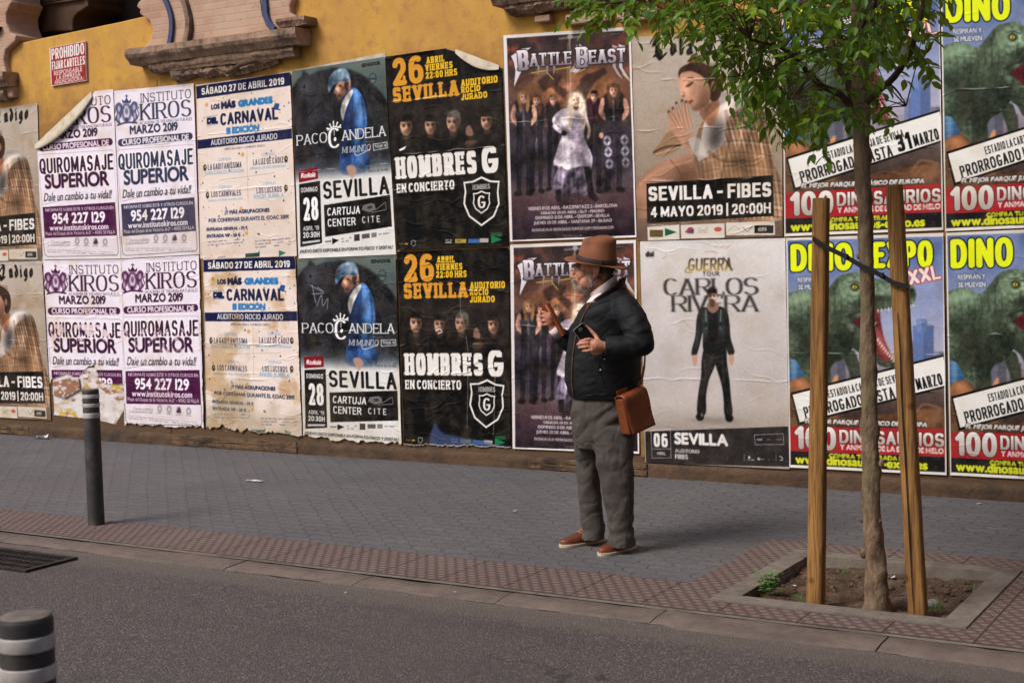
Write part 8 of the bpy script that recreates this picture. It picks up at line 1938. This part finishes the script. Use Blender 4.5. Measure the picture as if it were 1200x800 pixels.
# ------------------------------------------------------------------ weeds, litter
def plant(c0, n, L, label, seed, spread=.6, cols=((70, 104, 50), (96, 136, 62))):
    r = random.Random(seed); t = thing('weed', label, 'weed', tuple(c0)); vs = []; fs = []; st = MB()
    for i in range(n):
        a = r.uniform(0, 2 * pi); ti = r.uniform(.15, spread); h = L * r.uniform(.5, 1.0); tip = np.array(c0) + np.array([cos(a) * h * ti, sin(a) * h * ti, h])
        st.tube([np.array(c0) + (0, 0, -.01), .5 * (np.array(c0) + tip) + np.array([0, 0, h * .1]), tip], [.0022, .0018, .001], 5)
        for k in range(6):
            p = np.array(c0) + (tip - np.array(c0)) * (.35 + .13 * k); b = a + k * 2.4 + r.uniform(-.4, .4); d = np.array([cos(b), sin(b), r.uniform(.0, .5)]); d /= np.linalg.norm(d); s_ = np.cross(d, (0, 0, 1.)); s_ /= np.linalg.norm(s_)
            l_ = L * r.uniform(.22, .36); w_ = l_ * .26; q = len(vs)
            vs += [p, p + d * l_ * .45 + s_ * w_, p + d * l_ * .45 - np.array([0, 0, l_ * .06]), p + d * l_ * .45 - s_ * w_, p + d * l_ - np.array([0, 0, l_ * .18])]
            fs += [(q, q + 1, q + 2), (q, q + 2, q + 3), (q + 1, q + 4, q + 2), (q + 2, q + 4, q + 3)]
    st.build('stem', M['weedstem'], t); MB().add(vs, fs).build('leaves', stone('weed_leaf_%d' % seed, S(*cols[0]), S(*cols[1]), 40, .55, 0), t)
def blades(c0, n, L, label, seed):
    r = random.Random(seed); b = MB()
    for i in range(n):
        a = r.uniform(0, 2 * pi); h = L * r.uniform(.5, 1); p = np.array(c0) + np.array([r.uniform(-.03, .03), r.uniform(-.012, .012), -.005]); o = np.array([cos(a), sin(a), 0]) * h
        b.tube([p, p + o * .3 + np.array([0, 0, h * .7]), p + o * .8 + np.array([0, 0, h * .75])], [.0022, .0018, .0004], 4, False, 0, None, .4)
    tag(b.build('grass_tuft', M['weedstem']), label, 'grass tuft')
M['weedstem'] = stone('weed_green', S(92, 124, 58), S(72, 100, 46), 30, .6, 0)
zs = -.042
p = G(886, 698, zs); p[1] = max(p[1], PY0 + .05); p[0] = max(p[0], PX0 + .05); plant(p, 11, .15, 'leafy green weed at the left corner of the tree pit', 3)
for (px_, py_, n_, L_, lb_) in ((943, 706, 9, .07, 'short grass tuft at the foot of the upright stake'), (1096, 716, 8, .09, 'grass tuft beside the foot of the leaning stake'), (990, 672, 7, .10, 'sparse grass stalks at the back of the tree pit'), (1140, 690, 5, .05, 'tiny grass sprout near the right rim of the tree pit'), (1012, 712, 6, .04, 'tiny grass sprout before the tree trunk')):
    blades(G(px_, py_, zs), n_, L_, lb_, int(px_))
def litter(px_, py_, w_, d_, rz, col, label, z=.004, cat='litter', amp=.008, name='paper_scrap'):
    c0 = G(px_, py_, z); b = MB(); n = 6; vs = []
    for i in range(n + 1):
        for j in range(n + 1):
            u, v = (i / n - .5) * w_, (j / n - .5) * d_
            vs.append((c0[0] + u * cos(rz) - v * sin(rz), c0[1] + u * sin(rz) + v * cos(rz), z + .003 + amp * max(0, .3 + mnoise.noise((u * 40 + px_, v * 40, 1)))))
    fs = [(i * (n + 1) + j, (i + 1) * (n + 1) + j, (i + 1) * (n + 1) + j + 1, i * (n + 1) + j + 1) for i in range(n) for j in range(n)]
    o = b.add(vs, fs).build(name, stone('litter_%d' % px_, S(*col), S(*[c * .85 for c in col]), 30, .8, 0)); tag(o, label, cat)
litter(50, 513.5, .13, .07, .5, (216, 214, 220), 'crumpled white paper scrap at the foot of the wall, far left', amp=.045)
litter(299, 563.5, .16, .035, .1, (222, 222, 228), 'flat white paper strip lying on the grey pavers')
litter(844, 619, .028, .018, .7, (196, 130, 62), 'small orange scrap on the pavers between the man and the tree pit', amp=.012)
litter(878.5, 645, .016, .012, .2, (222, 220, 224), 'tiny white scrap on the red tiles left of the tree pit', amp=.01)
litter(1147, 590.5, .03, .02, .4, (206, 208, 220), 'small pale blue scrap by the wall at the right', amp=.012)
litter(603, 599, .022, .016, .4, (216, 214, 216), 'tiny white scrap on the pavers left of the man', amp=.01)
litter(931, 686.5, .022, .016, .9, (226, 224, 226), 'white scrap on the soil left of the upright stake', zs, amp=.012)
litter(1046, 677, .026, .02, .3, (206, 200, 196), 'pale scrap on the soil between trunk and leaning stake', zs, amp=.012)
litter(936, 671.5, .045, .018, -.2, (170, 40, 40), 'red scrap on the soil in the back corner of the tree pit', zs, amp=.012)
litter(405, 695, .014, .012, .2, (206, 202, 200), 'tiny white fleck on the road beside the kerb, left', ROAD_Z, amp=.008); litter(533, 694, .014, .012, .2, (206, 202, 200), 'tiny white fleck on the kerb below the man', .004, amp=.008)
st_ = MB(); q = G(1093, 708, zs); st_.ell(q, (.04, .03, .028), rot('Z', .5), 10, 7); tag(st_.build('stone', stone('pit_stone', S(150, 142, 138), S(118, 112, 108), 20, .9, .6), smooth=True), 'grey stone on the soil next to the leaning stake', 'stone')
# old gum, oil drips and dark stains are flat marks on the ground sheets (in their materials)
